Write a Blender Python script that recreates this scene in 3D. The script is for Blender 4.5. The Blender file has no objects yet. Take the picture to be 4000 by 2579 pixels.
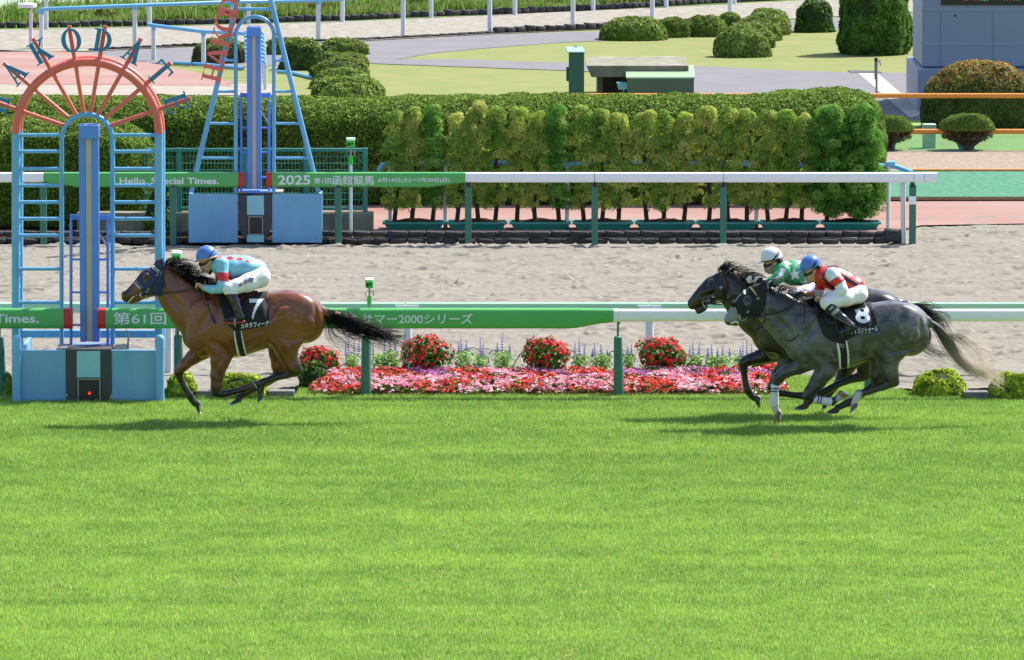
import bpy, math, random
import numpy as np
import openvdb
from mathutils import Vector, Matrix

# ------------------------------------------------------------------ camera, sky, sun, exposure
scene = bpy.context.scene
W_PX, H_PX = 4000.0, 2579.0            # the photograph's own pixels: every (px, py) below is in these
F_PX, CAM_H, PITCH = 26430.0, 8.9, math.radians(5.93)
cam_data = bpy.data.cameras.new('camera')
cam_data.sensor_width = 36.0
cam_data.lens = F_PX * 36.0 / W_PX
cam_data.clip_start = 1.0
cam_data.clip_end = 5000.0
cam = bpy.data.objects.new('camera', cam_data)
scene.collection.objects.link(cam)
cam.location = (0, 0, CAM_H)
cam.rotation_euler = (math.pi / 2 - PITCH, 0, 0)
scene.camera = cam

SUN_DIR = Vector((0.62, 0.50, 1.0)).normalized()        # towards the sun: behind the scene, to the right
SUN_EL = math.asin(SUN_DIR.z)
SUN_AZ = math.atan2(SUN_DIR.x, SUN_DIR.y)
world = bpy.data.worlds.new('World')
scene.world = world
world.use_nodes = True
wn = world.node_tree.nodes
wn.clear()
w_out = wn.new('ShaderNodeOutputWorld')
w_bg = wn.new('ShaderNodeBackground')
w_sky = wn.new('ShaderNodeTexSky')
w_sky.sky_type = 'NISHITA'
w_sky.sun_disc = False
w_sky.sun_elevation = SUN_EL
w_sky.sun_rotation = SUN_AZ
w_sky.air_density = 1.0
w_sky.dust_density = 1.5
w_bg.inputs['Strength'].default_value = 0.12
world.node_tree.links.new(w_sky.outputs['Color'], w_bg.inputs['Color'])
world.node_tree.links.new(w_bg.outputs['Background'], w_out.inputs['Surface'])

sun_data = bpy.data.lights.new('sun', 'SUN')
sun_data.energy = 4.4
sun_data.angle = math.radians(0.53)
sun_data.color = (1.0, 0.95, 0.86)
sun = bpy.data.objects.new('sun', sun_data)
scene.collection.objects.link(sun)
sun.rotation_euler = SUN_DIR.to_track_quat('Z', 'Y').to_euler()
sun.location = (30, 120, 60)
scene.view_settings.view_transform = 'Standard'
scene.view_settings.look = 'None'
scene.view_settings.exposure = 1.02
scene.view_settings.gamma = 1.0
scene.cycles.max_bounces = 8
scene.cycles.transparent_max_bounces = 12

# ------------------------------------------------------------------ pixel <-> world
SP, CP = math.sin(PITCH), math.cos(PITCH)
def P(px, py, Y):
    """point in the world at depth Y seen at photograph pixel px, py"""
    u = (px - W_PX / 2) / F_PX
    v = (py - H_PX / 2) / F_PX
    t = Y / (CP - v * SP)
    return Vector((u * t, Y, CAM_H - t * (SP + v * CP)))
def G(px, py, z=0.0):
    """point on the ground (height z) seen at photograph pixel px, py"""
    u = (px - W_PX / 2) / F_PX
    v = (py - H_PX / 2) / F_PX
    t = (CAM_H - z) / (SP + v * CP)
    return Vector((u * t, t * (CP - v * SP), z))
def GY(py, z=0.0):
    return G(2000, py, z).y
def S(Y):
    return F_PX / Y                     # pixels per metre at depth Y
def proj(v):
    """array of world points -> photograph pixels"""
    v = np.asarray(v)
    x, y, z = v[:, 0], v[:, 1], v[:, 2] - CAM_H
    fw = y * CP - z * SP
    up = y * SP + z * CP
    return np.stack([W_PX / 2 + F_PX * x / fw, H_PX / 2 - F_PX * up / fw], 1)

rnd = random.Random(7)
rng = np.random.default_rng(11)

# ------------------------------------------------------------------ colours and materials
def C(h):
    h = h.lstrip('#')
    c = [int(h[i:i + 2], 16) / 255 for i in (0, 2, 4)]
    return tuple((x / 12.92 if x <= 0.04045 else ((x + 0.055) / 1.055) ** 2.4) for x in c)

MATS = {}
def mat(name, col=None, rough=0.6, attr=False, var=0.0, vscale=6.0, bump=0.0, bscale=40.0, trans=0.0, metal=0.0,
        spec=0.5, coat=0.0, col2=None, emit=None, stretch=(1, 1, 1), sheen=0.0, detail=4.0):
    """Principled material: base colour (or the mesh's own colour attribute), uneven tint, grain, leaf translucency"""
    if name in MATS:
        return MATS[name]
    m = bpy.data.materials.new(name)
    m.use_nodes = True
    nt = m.node_tree
    nd, ln = nt.nodes, nt.links
    nd.clear()
    out = nd.new('ShaderNodeOutputMaterial')
    b = nd.new('ShaderNodeBsdfPrincipled')
    b.inputs['Roughness'].default_value = rough
    b.inputs['Metallic'].default_value = metal
    b.inputs['Specular IOR Level'].default_value = spec
    b.inputs['Coat Weight'].default_value = coat
    b.inputs['Coat Roughness'].default_value = 0.15
    b.inputs['Sheen Weight'].default_value = sheen
    ln.new(b.outputs[0], out.inputs['Surface'])
    csock = None
    if attr:
        a = nd.new('ShaderNodeAttribute')
        a.attribute_name = 'Col'
        csock = a.outputs['Color']
    else:
        b.inputs['Base Color'].default_value = (*col, 1)
    geo = None
    if var or bump or col2:
        tc = nd.new('ShaderNodeTexCoord')
        mp = nd.new('ShaderNodeMapping')
        mp.inputs['Scale'].default_value = stretch
        ln.new(tc.outputs['Object'], mp.inputs['Vector'])
        geo = mp.outputs['Vector']
    if var or col2:
        n = nd.new('ShaderNodeTexNoise')
        n.inputs['Scale'].default_value = vscale
        n.inputs['Detail'].default_value = detail
        n.inputs['Roughness'].default_value = 0.6
        ln.new(geo, n.inputs['Vector'])
        mr = nd.new('ShaderNodeMapRange')
        mr.inputs['From Min'].default_value = 0.3
        mr.inputs['From Max'].default_value = 0.7
        ln.new(n.outputs['Fac'], mr.inputs['Value'])
        mx = nd.new('ShaderNodeMix')
        mx.data_type = 'RGBA'
        ln.new(mr.outputs['Result'], mx.inputs['Factor'])
        if attr:
            mx.blend_type = 'MULTIPLY'
            mx.inputs['Factor'].default_value = 1.0
            for l in list(mx.inputs['Factor'].links):
                ln.remove(l)
            ln.new(csock, mx.inputs['A'])
            rp = nd.new('ShaderNodeMapRange')
            rp.inputs['From Min'].default_value = 0.3
            rp.inputs['From Max'].default_value = 0.7
            rp.inputs['To Min'].default_value = 1 - var
            rp.inputs['To Max'].default_value = 1 + var
            ln.new(n.outputs['Fac'], rp.inputs['Value'])
            cb = nd.new('ShaderNodeCombineColor')
            for i in range(3):
                ln.new(rp.outputs['Result'], cb.inputs[i])
            ln.new(cb.outputs[0], mx.inputs['B'])
        else:
            ca = col if col2 else tuple(min(1, c * (1 + var)) for c in col)
            cb_ = col2 if col2 else tuple(c * (1 - var) for c in col)
            mx.inputs['A'].default_value = (*ca, 1)
            mx.inputs['B'].default_value = (*cb_, 1)
        csock = mx.outputs['Result']
    if csock:
        ln.new(csock, b.inputs['Base Color'])
    if bump:
        n2 = nd.new('ShaderNodeTexNoise')
        n2.inputs['Scale'].default_value = bscale
        n2.inputs['Detail'].default_value = 5
        ln.new(geo, n2.inputs['Vector'])
        bp = nd.new('ShaderNodeBump')
        bp.inputs['Strength'].default_value = bump
        bp.inputs['Distance'].default_value = 0.02
        ln.new(n2.outputs['Fac'], bp.inputs['Height'])
        ln.new(bp.outputs[0], b.inputs['Normal'])
    if trans:
        t = nd.new('ShaderNodeBsdfTranslucent')
        if csock:
            ln.new(csock, t.inputs['Color'])
        else:
            t.inputs['Color'].default_value = (*col, 1)
        ms = nd.new('ShaderNodeMixShader')
        ms.inputs['Fac'].default_value = trans
        ln.new(b.outputs[0], ms.inputs[1])
        ln.new(t.outputs[0], ms.inputs[2])
        ln.new(ms.outputs[0], out.inputs['Surface'])
    if emit:
        b.inputs['Emission Color'].default_value = (*emit[0], 1)
        b.inputs['Emission Strength'].default_value = emit[1]
    MATS[name] = m
    return m

# ------------------------------------------------------------------ objects
COL = scene.collection.objects
def tag(o, label=None, cat=None, group=None, kind=None):
    if label: o['label'] = label
    if cat: o['category'] = cat
    if group: o['group'] = group
    if kind: o['kind'] = kind
    return o
def world_loc(o):
    v = Vector((0, 0, 0))
    while o is not None:
        v = v + o.location
        o = o.parent
    return v
def thing(name, label, cat, loc, group=None):
    o = bpy.data.objects.new(name, None)
    o.empty_display_size = 0.2
    COL.link(o)
    o.location = loc
    return tag(o, label, cat, group)
def make(name, verts, faces, m, parent=None, origin=None, cols=None, smooth=None, bevel=0.0):
    """one mesh object from world-space vertices; placed under its parent or at its own origin"""
    v = np.asarray(verts, dtype=np.float32).reshape(-1, 3)
    base = world_loc(parent) if parent is not None else (Vector(origin) if origin is not None else Vector((0, 0, 0)))
    v = v - np.array(base, dtype=np.float32)
    me = bpy.data.meshes.new(name)
    if isinstance(faces, np.ndarray):
        nf, k = faces.shape
        me.vertices.add(len(v))
        me.vertices.foreach_set('co', v.ravel())
        me.loops.add(nf * k)
        me.loops.foreach_set('vertex_index', faces.astype(np.int32).ravel())
        me.polygons.add(nf)
        me.polygons.foreach_set('loop_start', np.arange(0, nf * k, k, dtype=np.int32))
        me.update(calc_edges=True)
    else:
        me.from_pydata(v.tolist(), [], faces)
        me.update()
    if cols is not None:
        at = me.color_attributes.new('Col', 'FLOAT_COLOR', 'POINT')
        c = np.ones((len(v), 4), dtype=np.float32)
        c[:, :3] = cols
        at.data.foreach_set('color', c.ravel())
    if isinstance(m, (list, tuple)):
        for x in m: me.materials.append(x)
    else:
        me.materials.append(m)
    if smooth is not None:
        me.polygons.foreach_set('use_smooth', np.ones(len(me.polygons), dtype=bool))
        if smooth < 3.1:
            me.set_sharp_from_angle(angle=smooth)
    o = bpy.data.objects.new(name, me)
    COL.link(o)
    if parent is not None:
        o.parent = parent
    elif origin is not None:
        o.location = origin
    if bevel:
        bv = o.modifiers.new('bevel', 'BEVEL')
        bv.width = bevel
        bv.segments = 2
        bv.limit_method = 'ANGLE'
    return o
def copy_tree(o, loc=None, parent=None, label=None):
    c = o.copy()
    COL.link(c)
    c.parent = parent
    if loc is not None: c.location = loc
    if label: c['label'] = label
    for ch in [x for x in bpy.data.objects if x.parent == o and x is not c]:
        copy_tree(ch, None, c)
    return c

class MB:
    """collects shapes that belong to ONE part or thing, in world coordinates"""
    def __init__(s):
        s.v, s.f = [], []
    def add(s, vs, fs):
        n = len(s.v)
        s.v += [tuple(p) for p in vs]
        s.f += [tuple(i + n for i in f) for f in fs]
        return s
    def box(s, lo, hi):
        x0, y0, z0 = lo; x1, y1, z1 = hi
        return s.add([(x0,y0,z0),(x1,y0,z0),(x1,y1,z0),(x0,y1,z0),(x0,y0,z1),(x1,y0,z1),(x1,y1,z1),(x0,y1,z1)],
                     [(3,2,1,0),(4,5,6,7),(0,1,5,4),(1,2,6,5),(2,3,7,6),(3,0,4,7)])
    def obox(s, c, ax, ay, az):
        c, ax, ay, az = map(Vector, (c, ax, ay, az))
        vs = [c + ax*i + ay*j + az*k for k in (-1, 1) for j, i in ((-1,-1),(-1,1),(1,1),(1,-1))]
        return s.add(vs, [(3,2,1,0),(4,5,6,7),(0,1,5,4),(1,2,6,5),(2,3,7,6),(3,0,4,7)])
    def prism(s, poly, y0, y1):
        """outline of (x, z) points, pushed from y0 to y1"""
        n = len(poly)
        vs = [(x, y0, z) for x, z in poly] + [(x, y1, z) for x, z in poly]
        fs = [tuple(range(n)), tuple(range(2*n-1, n-1, -1))]
        fs += [(i, i+n, (i+1) % n + n, (i+1) % n) for i in range(n)]
        return s.add(vs, fs)
    def tube(s, pts, r, seg=12, cap=True, flat=1.0):
        """round bar along a path; r is one radius or one per point; flat squeezes it across the path's side"""
        pts = [Vector(p) for p in pts]
        n = len(pts)
        rs = r if isinstance(r, (list, tuple)) else [r] * n
        rings = []
        prev = None
        for i, p in enumerate(pts):
            d = (pts[min(i+1, n-1)] - pts[max(i-1, 0)]).normalized()
            if prev is None:
                a = Vector((0, 1, 0)) if abs(d.y) < 0.9 else Vector((1, 0, 0))
            else:
                a = prev
            a = (a - d * a.dot(d)).normalized()
            prev = a
            b = d.cross(a)
            rings.append([p + (a * math.cos(2*math.pi*k/seg) * flat + b * math.sin(2*math.pi*k/seg)) * rs[i] for k in range(seg)])
        vs = [q for ring in rings for q in ring]
        fs = []
        for i in range(n-1):
            for k in range(seg):
                k2 = (k+1) % seg
                fs.append((i*seg+k, i*seg+k2, (i+1)*seg+k2, (i+1)*seg+k))
        if cap:
            fs.append(tuple(range(seg-1, -1, -1)))
            fs.append(tuple((n-1)*seg+k for k in range(seg)))
        return s.add(vs, fs)
    def ball(s, c, rx, ry=None, rz=None, seg=16, rings=10):
        ry = rx if ry is None else ry
        rz = rx if rz is None else rz
        c = Vector(c)
        vs = [c + Vector((0, 0, rz))]
        for i in range(1, rings):
            a = math.pi * i / rings
            for k in range(seg):
                b = 2 * math.pi * k / seg
                vs.append(c + Vector((rx*math.sin(a)*math.cos(b), ry*math.sin(a)*math.sin(b), rz*math.cos(a))))
        vs.append(c - Vector((0, 0, rz)))
        fs = [(0, 1+k, 1+(k+1) % seg) for k in range(seg)]
        for i in range(rings-2):
            for k in range(seg):
                k2 = (k+1) % seg
                fs.append((1+i*seg+k, 1+(i+1)*seg+k, 1+(i+1)*seg+k2, 1+i*seg+k2))
        l = len(vs)-1
        o = 1+(rings-2)*seg
        fs += [(l, o+(k+1) % seg, o+k) for k in range(seg)]
        return s.add(vs, fs)
    def build(s, name, m, parent=None, origin=None, smooth=0.7, bevel=0.0):
        return make(name, s.v, s.f, m, parent, origin, None, smooth, bevel)

def sheet(name, pix, z, m, label=None, kind='structure', sub=0):
    """flat piece of ground whose corners are given as photograph pixels"""
    pts = [G(x, y, z) for x, y in pix]
    o = make(name, pts, [tuple(range(len(pts)))], m)
    if o.data.polygons[0].normal.z < 0:
        o.data.flip_normals()
    return tag(o, label, None, None, kind)

def text_verts(body, bold=0.0):
    cu = bpy.data.curves.new('lettering', 'FONT')
    cu.body = body
    cu.size = 1.0
    cu.offset = bold
    cu.resolution_u = 4
    o = bpy.data.objects.new('lettering', cu)
    COL.link(o)
    bpy.context.view_layer.update()
    dg = bpy.context.evaluated_depsgraph_get()
    me = bpy.data.meshes.new_from_object(o.evaluated_get(dg))
    v = np.array([x.co[:] for x in me.vertices], dtype=np.float64)
    f = [tuple(p.vertices) for p in me.polygons]
    bpy.data.objects.remove(o)
    bpy.data.curves.remove(cu)
    bpy.data.meshes.remove(me)
    return v, f
def cut_text(body, bold, nu=14, nv=6):
    """lettering cut into small facets so that it can follow a curved surface"""
    import bmesh
    v, f = text_verts(body, bold)
    bm = bmesh.new()
    bv = [bm.verts.new(p) for p in v]
    for q in f:
        try: bm.faces.new([bv[i] for i in q])
        except ValueError: pass
    lo, hi = v.min(0), v.max(0)
    nu = max(4, int(round(nu*(hi[0]-lo[0])/(hi[1]-lo[1])/2)))
    for n, ax in ((nu, 0), (nv, 1)):
        for i in range(1, n):
            co = [0, 0, 0]; no = [0, 0, 0]
            co[ax] = lo[ax] + (hi[ax]-lo[ax])*i/n; no[ax] = 1
            bmesh.ops.bisect_plane(bm, geom=bm.verts[:] + bm.edges[:] + bm.faces[:], plane_co=co, plane_no=no)
    bmesh.ops.triangulate(bm, faces=bm.faces[:])
    bm.verts.index_update()
    v = np.array([x.co[:] for x in bm.verts]); f = [tuple(w.index for w in q.verts) for q in bm.faces]
    bm.free()
    return v, f
def text_fit(body, x0, y0, x1, y1, Y, m, parent, bold=0.012, name='lettering', slant=0.0):
    """flat lettering filling the pixel box x0..x1, y0..y1 on an upright face at depth Y"""
    v, f = text_verts(body, bold)
    lo, hi = v.min(0), v.max(0)
    a, b = P(x0, y1, Y), P(x1, y0, Y)
    tx = (v[:, 0] - lo[0]) / (hi[0] - lo[0])
    tz = (v[:, 1] - lo[1]) / (hi[1] - lo[1])
    out = np.stack([a.x + tx * (b.x - a.x) + slant * tz * (b.z - a.z), np.full(len(v), Y), a.z + tz * (b.z - a.z)], 1)
    o = make(name, out, f, m, parent)
    return o

# ------------------------------------------------------------------ leaves
def leaf_mesh(Pn, N, size, aspect=0.55, tilt=0.7, R=rng, jit=0.35):
    """rhombus leaves at points Pn facing roughly along N -> (verts, faces)"""
    n = len(Pn)
    N = N + tilt * R.normal(size=(n, 3))
    N /= np.linalg.norm(N, axis=1, keepdims=True) + 1e-9
    t = R.normal(size=(n, 3))
    t -= N * (t * N).sum(1, keepdims=True)
    t /= np.linalg.norm(t, axis=1, keepdims=True) + 1e-9
    b = np.cross(N, t)
    s = (size * (1 + jit * R.normal(size=n))).clip(size * 0.4, size * 2)[:, None]
    v = np.stack([Pn - t * s, Pn + b * s * aspect, Pn + t * s, Pn - b * s * aspect], 1).reshape(-1, 3)
    f = np.arange(4 * n, dtype=np.int32).reshape(n, 4)
    return v, f
def pick(pal, n, R=rng, spread=0.15, w=None):
    pal = np.array(pal)
    c = pal[R.choice(len(pal), n, p=w)] * (1 + spread * R.normal(size=(n, 1)))
    return c.clip(0, 1)
def per_leaf(c):
    return np.repeat(c, 4, axis=0)
def vnoise(p, scale, seed=0):
    """cheap smooth 3-D value noise in 0..1"""
    q = np.asarray(p) * scale
    i = np.floor(q).astype(np.int64)
    f = q - i
    f = f * f * (3 - 2 * f)
    def h(a):
        n = (a[:, 0] * 374761393 + a[:, 1] * 668265263 + a[:, 2] * 2147483647 + seed * 1274126177) & 0xffffffff
        n = ((n ^ (n >> 13)) * 1274126177) & 0xffffffff
        return ((n ^ (n >> 16)) & 0xffff) / 65535.0
    r = 0
    for dx in (0, 1):
        for dy in (0, 1):
            for dz in (0, 1):
                w = (f[:, 0] if dx else 1-f[:, 0]) * (f[:, 1] if dy else 1-f[:, 1]) * (f[:, 2] if dz else 1-f[:, 2])
                r = r + w * h(i + np.array([dx, dy, dz]))
    return r
# ================================================================== THE SETTING
# ---- ground sheets
m_ground = mat('ground earth', C('#6f7a45'), 0.95, var=0.25, vscale=0.6)
o = make('ground', [(-900, 20, -0.1), (900, 20, -0.1), (900, 2500, -0.1), (-900, 2500, -0.1)], [(0, 1, 2, 3)], m_ground)
tag(o, kind='structure')

m_lawn = mat('dry lawn', C('#717f4a'), 0.95, var=0.0, vscale=1.1, col2=C('#868459'), bump=0.3, bscale=60, detail=9, spec=0.1)
m_asph = mat('asphalt', C('#6a696d'), 0.9, vscale=0.9, col2=C('#767477'), bump=0.15, bscale=120, detail=8, spec=0.3)
m_red = mat('red paving', C('#8d635c'), 0.95, vscale=0.5, col2=C('#978078'), bump=0.1, bscale=60, detail=9, stretch=(0.35, 1.2, 1), spec=0.2)
m_sandfar = mat('far sand', C('#a5a096'), 0.98, vscale=7.0, col2=C('#6f6a62'), bump=1.0, bscale=9, detail=9, stretch=(0.6, 1, 1), spec=0.05)
m_palesand = mat('pale sand', C('#a0988d'), 0.98, vscale=1.5, col2=C('#918980'), bump=0.4, bscale=14, spec=0.05)
m_verge = mat('verge grass', C('#547430'), 0.95, vscale=1.2, col2=C('#708a44'), bump=0.6, bscale=30, detail=8, spec=0.1)
m_farturf = mat('far turf', C('#8b9d84'), 0.95, vscale=0.7, col2=C('#97a690'), spec=0.1)
m_bark = mat('wood chips', C('#776a5c'), 0.98, vscale=14, col2=C('#a5968a'), bump=1.0, bscale=22, detail=8, spec=0.05)
m_greenstrip = mat('green strip', C('#326e56'), 0.95, vscale=9, col2=C('#5f8c74'), bump=0.8, bscale=40, detail=9, spec=0.15)
m_tile = mat('paving tile', C('#b5b2a8'), 0.9, vscale=2, col2=C('#a19e95'), spec=0.2)
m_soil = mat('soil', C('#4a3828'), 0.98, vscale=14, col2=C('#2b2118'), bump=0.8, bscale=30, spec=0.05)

sheet('lawn', [(-3000, 470), (7000, 470), (7000, -300), (-3000, -100)], 0.0, m_lawn)
sheet('far_turf', [(-4000, 60), (-300, 60), (1500, 40), (3300, -60), (4300, -120), (9000, -300), (9000, -700), (-4000, -700)], 0.012, m_farturf)
sheet('verge', [(-300, 120), (560, 104), (1400, 81), (2400, 37), (3100, 2), (4200, -60), (4200, -110), (3100, -45), (2400, 0), (1400, 30), (560, 42), (-300, 60)], 0.020, m_verge)
sheet('sand_track', [(-300, 205), (330, 200), (750, 180), (1430, 158), (1900, 133), (2400, 112), (3300, 62), (4200, 10), (4200, -60), (3100, 2), (2400, 37), (1400, 81), (560, 104), (-300, 120)], 0.016, m_sandfar)
sheet('road', [(300, 206), (560, 193), (750, 184), (1430, 161), (1900, 136), (2400, 120), (3300, 68), (4200, 16), (4200, 60), (3300, 116), (3080, 126), (2340, 160), (2200, 166), (2050, 176), (1900, 188), (1700, 206), (1560, 230), (1445, 246), (900, 262), (560, 245)], 0.008, m_asph)
sheet('path', [(1400, 246), (1560, 231), (1800, 231), (2000, 240), (2210, 244), (2720, 258), (3000, 272), (3310, 283), (4300, 290), (4300, 470), (2500, 470), (2500, 330), (2400, 284), (2210, 275), (2000, 268), (1700, 257)], 0.012, m_asph)
sheet('tile_path', [(3352, 286), (3428, 286), (3620, 450), (3552, 458)], 0.018, m_tile)
sheet('paving', [(-300, 197), (0, 197), (330, 205), (560, 240), (780, 288), (920, 322), (900, 334), (400, 332), (-300, 325)], 0.016, m_red, sub=0)
sheet('sand_verge', [(-300, 326), (400, 333), (920, 323), (1075, 330), (1085, 372), (-300, 372)], 0.012, m_palesand)
sheet('grass_bank', [(3430, 600), (4300, 600), (4300, 470), (3380, 470)], 0.008, mat('shaded grass', C('#739652'), 0.95, vscale=2.0, col2=C('#8ca466'), bump=0.5, bscale=40, spec=0.1))
sheet('bark_track', [(2600, 668), (4300, 668), (4300, 588), (2600, 588)], 0.016, m_bark)
sheet('green_strip', [(2600, 775), (4300, 772), (4300, 667), (2600, 667)], 0.020, m_greenstrip)
sheet('running_lane', [(900, 905), (3480, 905), (3600, 880), (4300, 868), (4300, 774), (2600, 777), (900, 800)], 0.004, m_red)
sheet('soil_edge', [(2600, 784), (4300, 780), (4300, 768), (2600, 770)], 0.024, m_soil)
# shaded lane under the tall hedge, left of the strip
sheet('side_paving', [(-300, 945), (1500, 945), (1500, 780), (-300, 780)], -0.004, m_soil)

# ---- dirt track: real hoof marks and furrows
def dirt_track():
    y0, y1 = GY(1485), GY(846)
    nx, ny = 760, 520
    X = np.linspace(-7.6, 8.4, nx)
    Yv = y0 - 0.6 + (np.linspace(0, 1, ny)) * (y1 - y0 + 0.6)
    XX, YY = np.meshgrid(X, Yv, indexing='ij')
    p = np.stack([XX.ravel(), YY.ravel(), np.zeros(XX.size)], 1)
    z = 0.016 * (vnoise(p * [0.55, 1.2, 1], 1.1, 1) - .5) + 0.018 * (vnoise(p * [0.5, 1.2, 1], 3.0, 2) - .5)
    z += 0.013 * (vnoise(p * [0.6, 1.3, 1], 7.0, 3) - .5) + 0.012 * (vnoise(p, 17.0, 4) - .5) + 0.010 * (vnoise(p, 31.0, 5) - .5)
    z = z.reshape(nx, ny)
    R = np.random.default_rng(5)
    hx, hy = X[1] - X[0], Yv[1] - Yv[0]
    for _ in range(1500):                                   # hoof prints: a pit with a thrown-up rim
        cx, cy = R.uniform(-7.6, 8.4), R.uniform(y0, y1)
        rx, ry = R.uniform(.04, .15), R.uniform(.05, .12)
        dpt = R.uniform(.010, .05)
        i0, i1 = int((cx-3*rx+7.6)/hx), int((cx+3*rx+7.6)/hx)+2
        j0, j1 = int((cy-3*ry-Yv[0])/hy), int((cy+3*ry-Yv[0])/hy)+2
        i0, j0 = max(i0, 0), max(j0, 0)
        gx, gy = XX[i0:i1, j0:j1], YY[i0:i1, j0:j1]
        if gx.size == 0: continue
        q = ((gx-cx)/rx)**2 + ((gy-cy)/ry)**2
        z[i0:i1, j0:j1] += -dpt*np.exp(-q) + 0.6*dpt*np.exp(-(np.sqrt(q)-1.5)**2*3)
    for _ in range(5200):                                   # small sharp clods and toe marks
        cx, cy = R.uniform(-7.6, 8.4), R.uniform(y0, y1)
        rx, ry = R.uniform(.025, .075), R.uniform(.03, .07)
        dpt = R.uniform(-.018, .034)
        i0, i1 = max(0, int((cx-2.2*rx+7.6)/hx)), int((cx+2.2*rx+7.6)/hx)+2
        j0, j1 = max(0, int((cy-2.2*ry-Yv[0])/hy)), int((cy+2.2*ry-Yv[0])/hy)+2
        gx, gy = XX[i0:i1, j0:j1], YY[i0:i1, j0:j1]
        if gx.size: z[i0:i1, j0:j1] -= dpt*np.exp(-((gx-cx)/rx)**2 - ((gy-cy)/ry)**2)
    fade = np.clip((y1 - YY) / 3.0, 0, 1)
    side = np.where(XX > 5.6, 1, 1)
    z = z * (0.25 + 0.75 * fade) * side - 0.035 + 0.037 * (1 - fade)
    # behind the kerb stones it dips under the paving
    z = np.where((YY > GY(948)) & (XX < 5.5), -0.08, z)
    v = np.stack([XX, YY, z], -1).reshape(-1, 3)
    a = np.arange(nx*ny).reshape(nx, ny)
    f = np.stack([a[:-1, :-1], a[1:, :-1], a[1:, 1:], a[:-1, 1:]], -1).reshape(-1, 4)
    m = mat('dirt', C('#8f8a80'), 0.98, vscale=2.6, col2=C('#7b766e'), bump=0.55, bscale=75, detail=9, spec=0.05, stretch=(.35, 1.6, 1))
    tag(make('dirt_track', v, f, m, smooth=4), kind='structure')
dirt_track()

# ---- turf course: soil sheet, then every blade
EDGE = [(-200, 1553), (60, 1548), (640, 1552), (770, 1556), (1050, 1556), (1150, 1556), (1170, 1520), (1185, 1480), (1300, 1478), (2950, 1478), (3100, 1466), (3250, 1480),
        (3400, 1503), (3500, 1522), (3560, 1535), (3770, 1549), (3860, 1556), (4200, 1560)]
m_turfsoil = mat('turf soil', C('#72883c'), 0.95, vscale=1.2, col2=C('#82944a'), detail=8, spec=0.1)
pts = [G(x, y) for x, y in EDGE] + [Vector((60, 78, 0)), Vector((60, 40, 0)), Vector((-60, 40, 0)), Vector((-60, 78, 0))]
o = make('turf', pts, [tuple(range(len(pts)))], m_turfsoil)
if o.data.polygons[0].normal.z < 0: o.data.flip_normals()
tag(o, kind='structure')
def blades(name, x0, x1, ya, yb, n, h, wdt, pal, edge=None, R=rng, lean=0.45, z=0.0, mask=None):
    x = R.uniform(x0, x1, n); y = R.uniform(ya, yb, n)
    keep = np.abs(x) < y * (2000 / F_PX) + 2.2
    if edge is not None:
        ex = np.array([G(*e).x for e in edge]); ey = np.array([G(*e).y for e in edge])
        keep &= y < np.interp(x, ex, ey) + R.normal(size=n) * 0.05
    if mask is not None: keep &= mask(x, y)
    x, y = x[keep], y[keep]
    n = len(x)
    p = np.stack([x, y, np.zeros(n)], 1)
    big = vnoise(p * [.25, 1.1, 1], 1.0, 21) * .6 + vnoise(p * [.4, .9, 1], 3.3, 22) * .4
    fine = vnoise(p, 9.0, 23)
    hh = h * (0.6 + 0.5 * R.random(n) + 0.45 * fine) * (.8 + .4 * big)
    tear = vnoise(p * [1, .7, 1], 4.2, 27) > .93              # thin, torn spots
    hh = np.where(tear, hh * .45, hh)
    ang = R.uniform(0, 2*np.pi, n)
    wx, wy = np.cos(ang) * wdt * .5, np.sin(ang) * wdt * .5
    ln_ = hh * lean * R.normal(size=n); la = R.uniform(0, 2*np.pi, n)
    b0 = np.stack([x - wx, y - wy, np.full(n, z)], 1)
    b1 = np.stack([x + wx, y + wy, np.full(n, z)], 1)
    tp = np.stack([x + ln_*np.cos(la), y + ln_*np.sin(la), z + hh], 1)
    v = np.stack([b0, b1, tp], 1).reshape(-1, 3)
    f = np.arange(3*n, dtype=np.int32).reshape(n, 3)
    pal = np.array(pal)
    mid = vnoise(p * [.7, 1.0, 1], 2.2, 24)
    mown = .5 + .5*np.tanh((67.2 + .25*np.sin(x*.9) - y)/.8)     # two mowing lanes of different lay
    lump = vnoise(p * [1, .8, 1], 6.0, 25)
    streak = vnoise(p * [.07, 2.1, 1], 1.0, 26)
    bb = np.clip((streak - .5)*.5 + .38 + .22*mown + (big - .5)*.55 + (mid - .5)*.65 + (lump - .5)*.55, 0, 1)
    c = pal[0] * (1-bb[:, None]) + pal[1] * bb[:, None]
    dry = (R.random(n) < .03 + .12 * (fine > .72))
    c = np.where(dry[:, None], pal[2], c)
    c = np.where((tear & (R.random(n) < .45))[:, None], np.array(C('#8a8450')), c)
    c = c * (1 + .22 * R.normal(size=(n, 1)))
    return v, f, np.repeat(c.clip(0.004, 1), 3, axis=0)
m_blade = mat('grass blade', None, 0.42, attr=True, trans=0.45, spec=0.35)
v, f, c = blades('turf_grass', -8.6, 8.6, 56.0, 81.5, 2100000, 0.033, 0.0080, [C('#7fa34a'), C('#9fc057'), C('#bfbc88')], EDGE)
tag(make('turf_grass', v, f, m_blade, cols=c), 'short green turf grass covering the near half of the course', 'grass', None, 'stuff')

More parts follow.
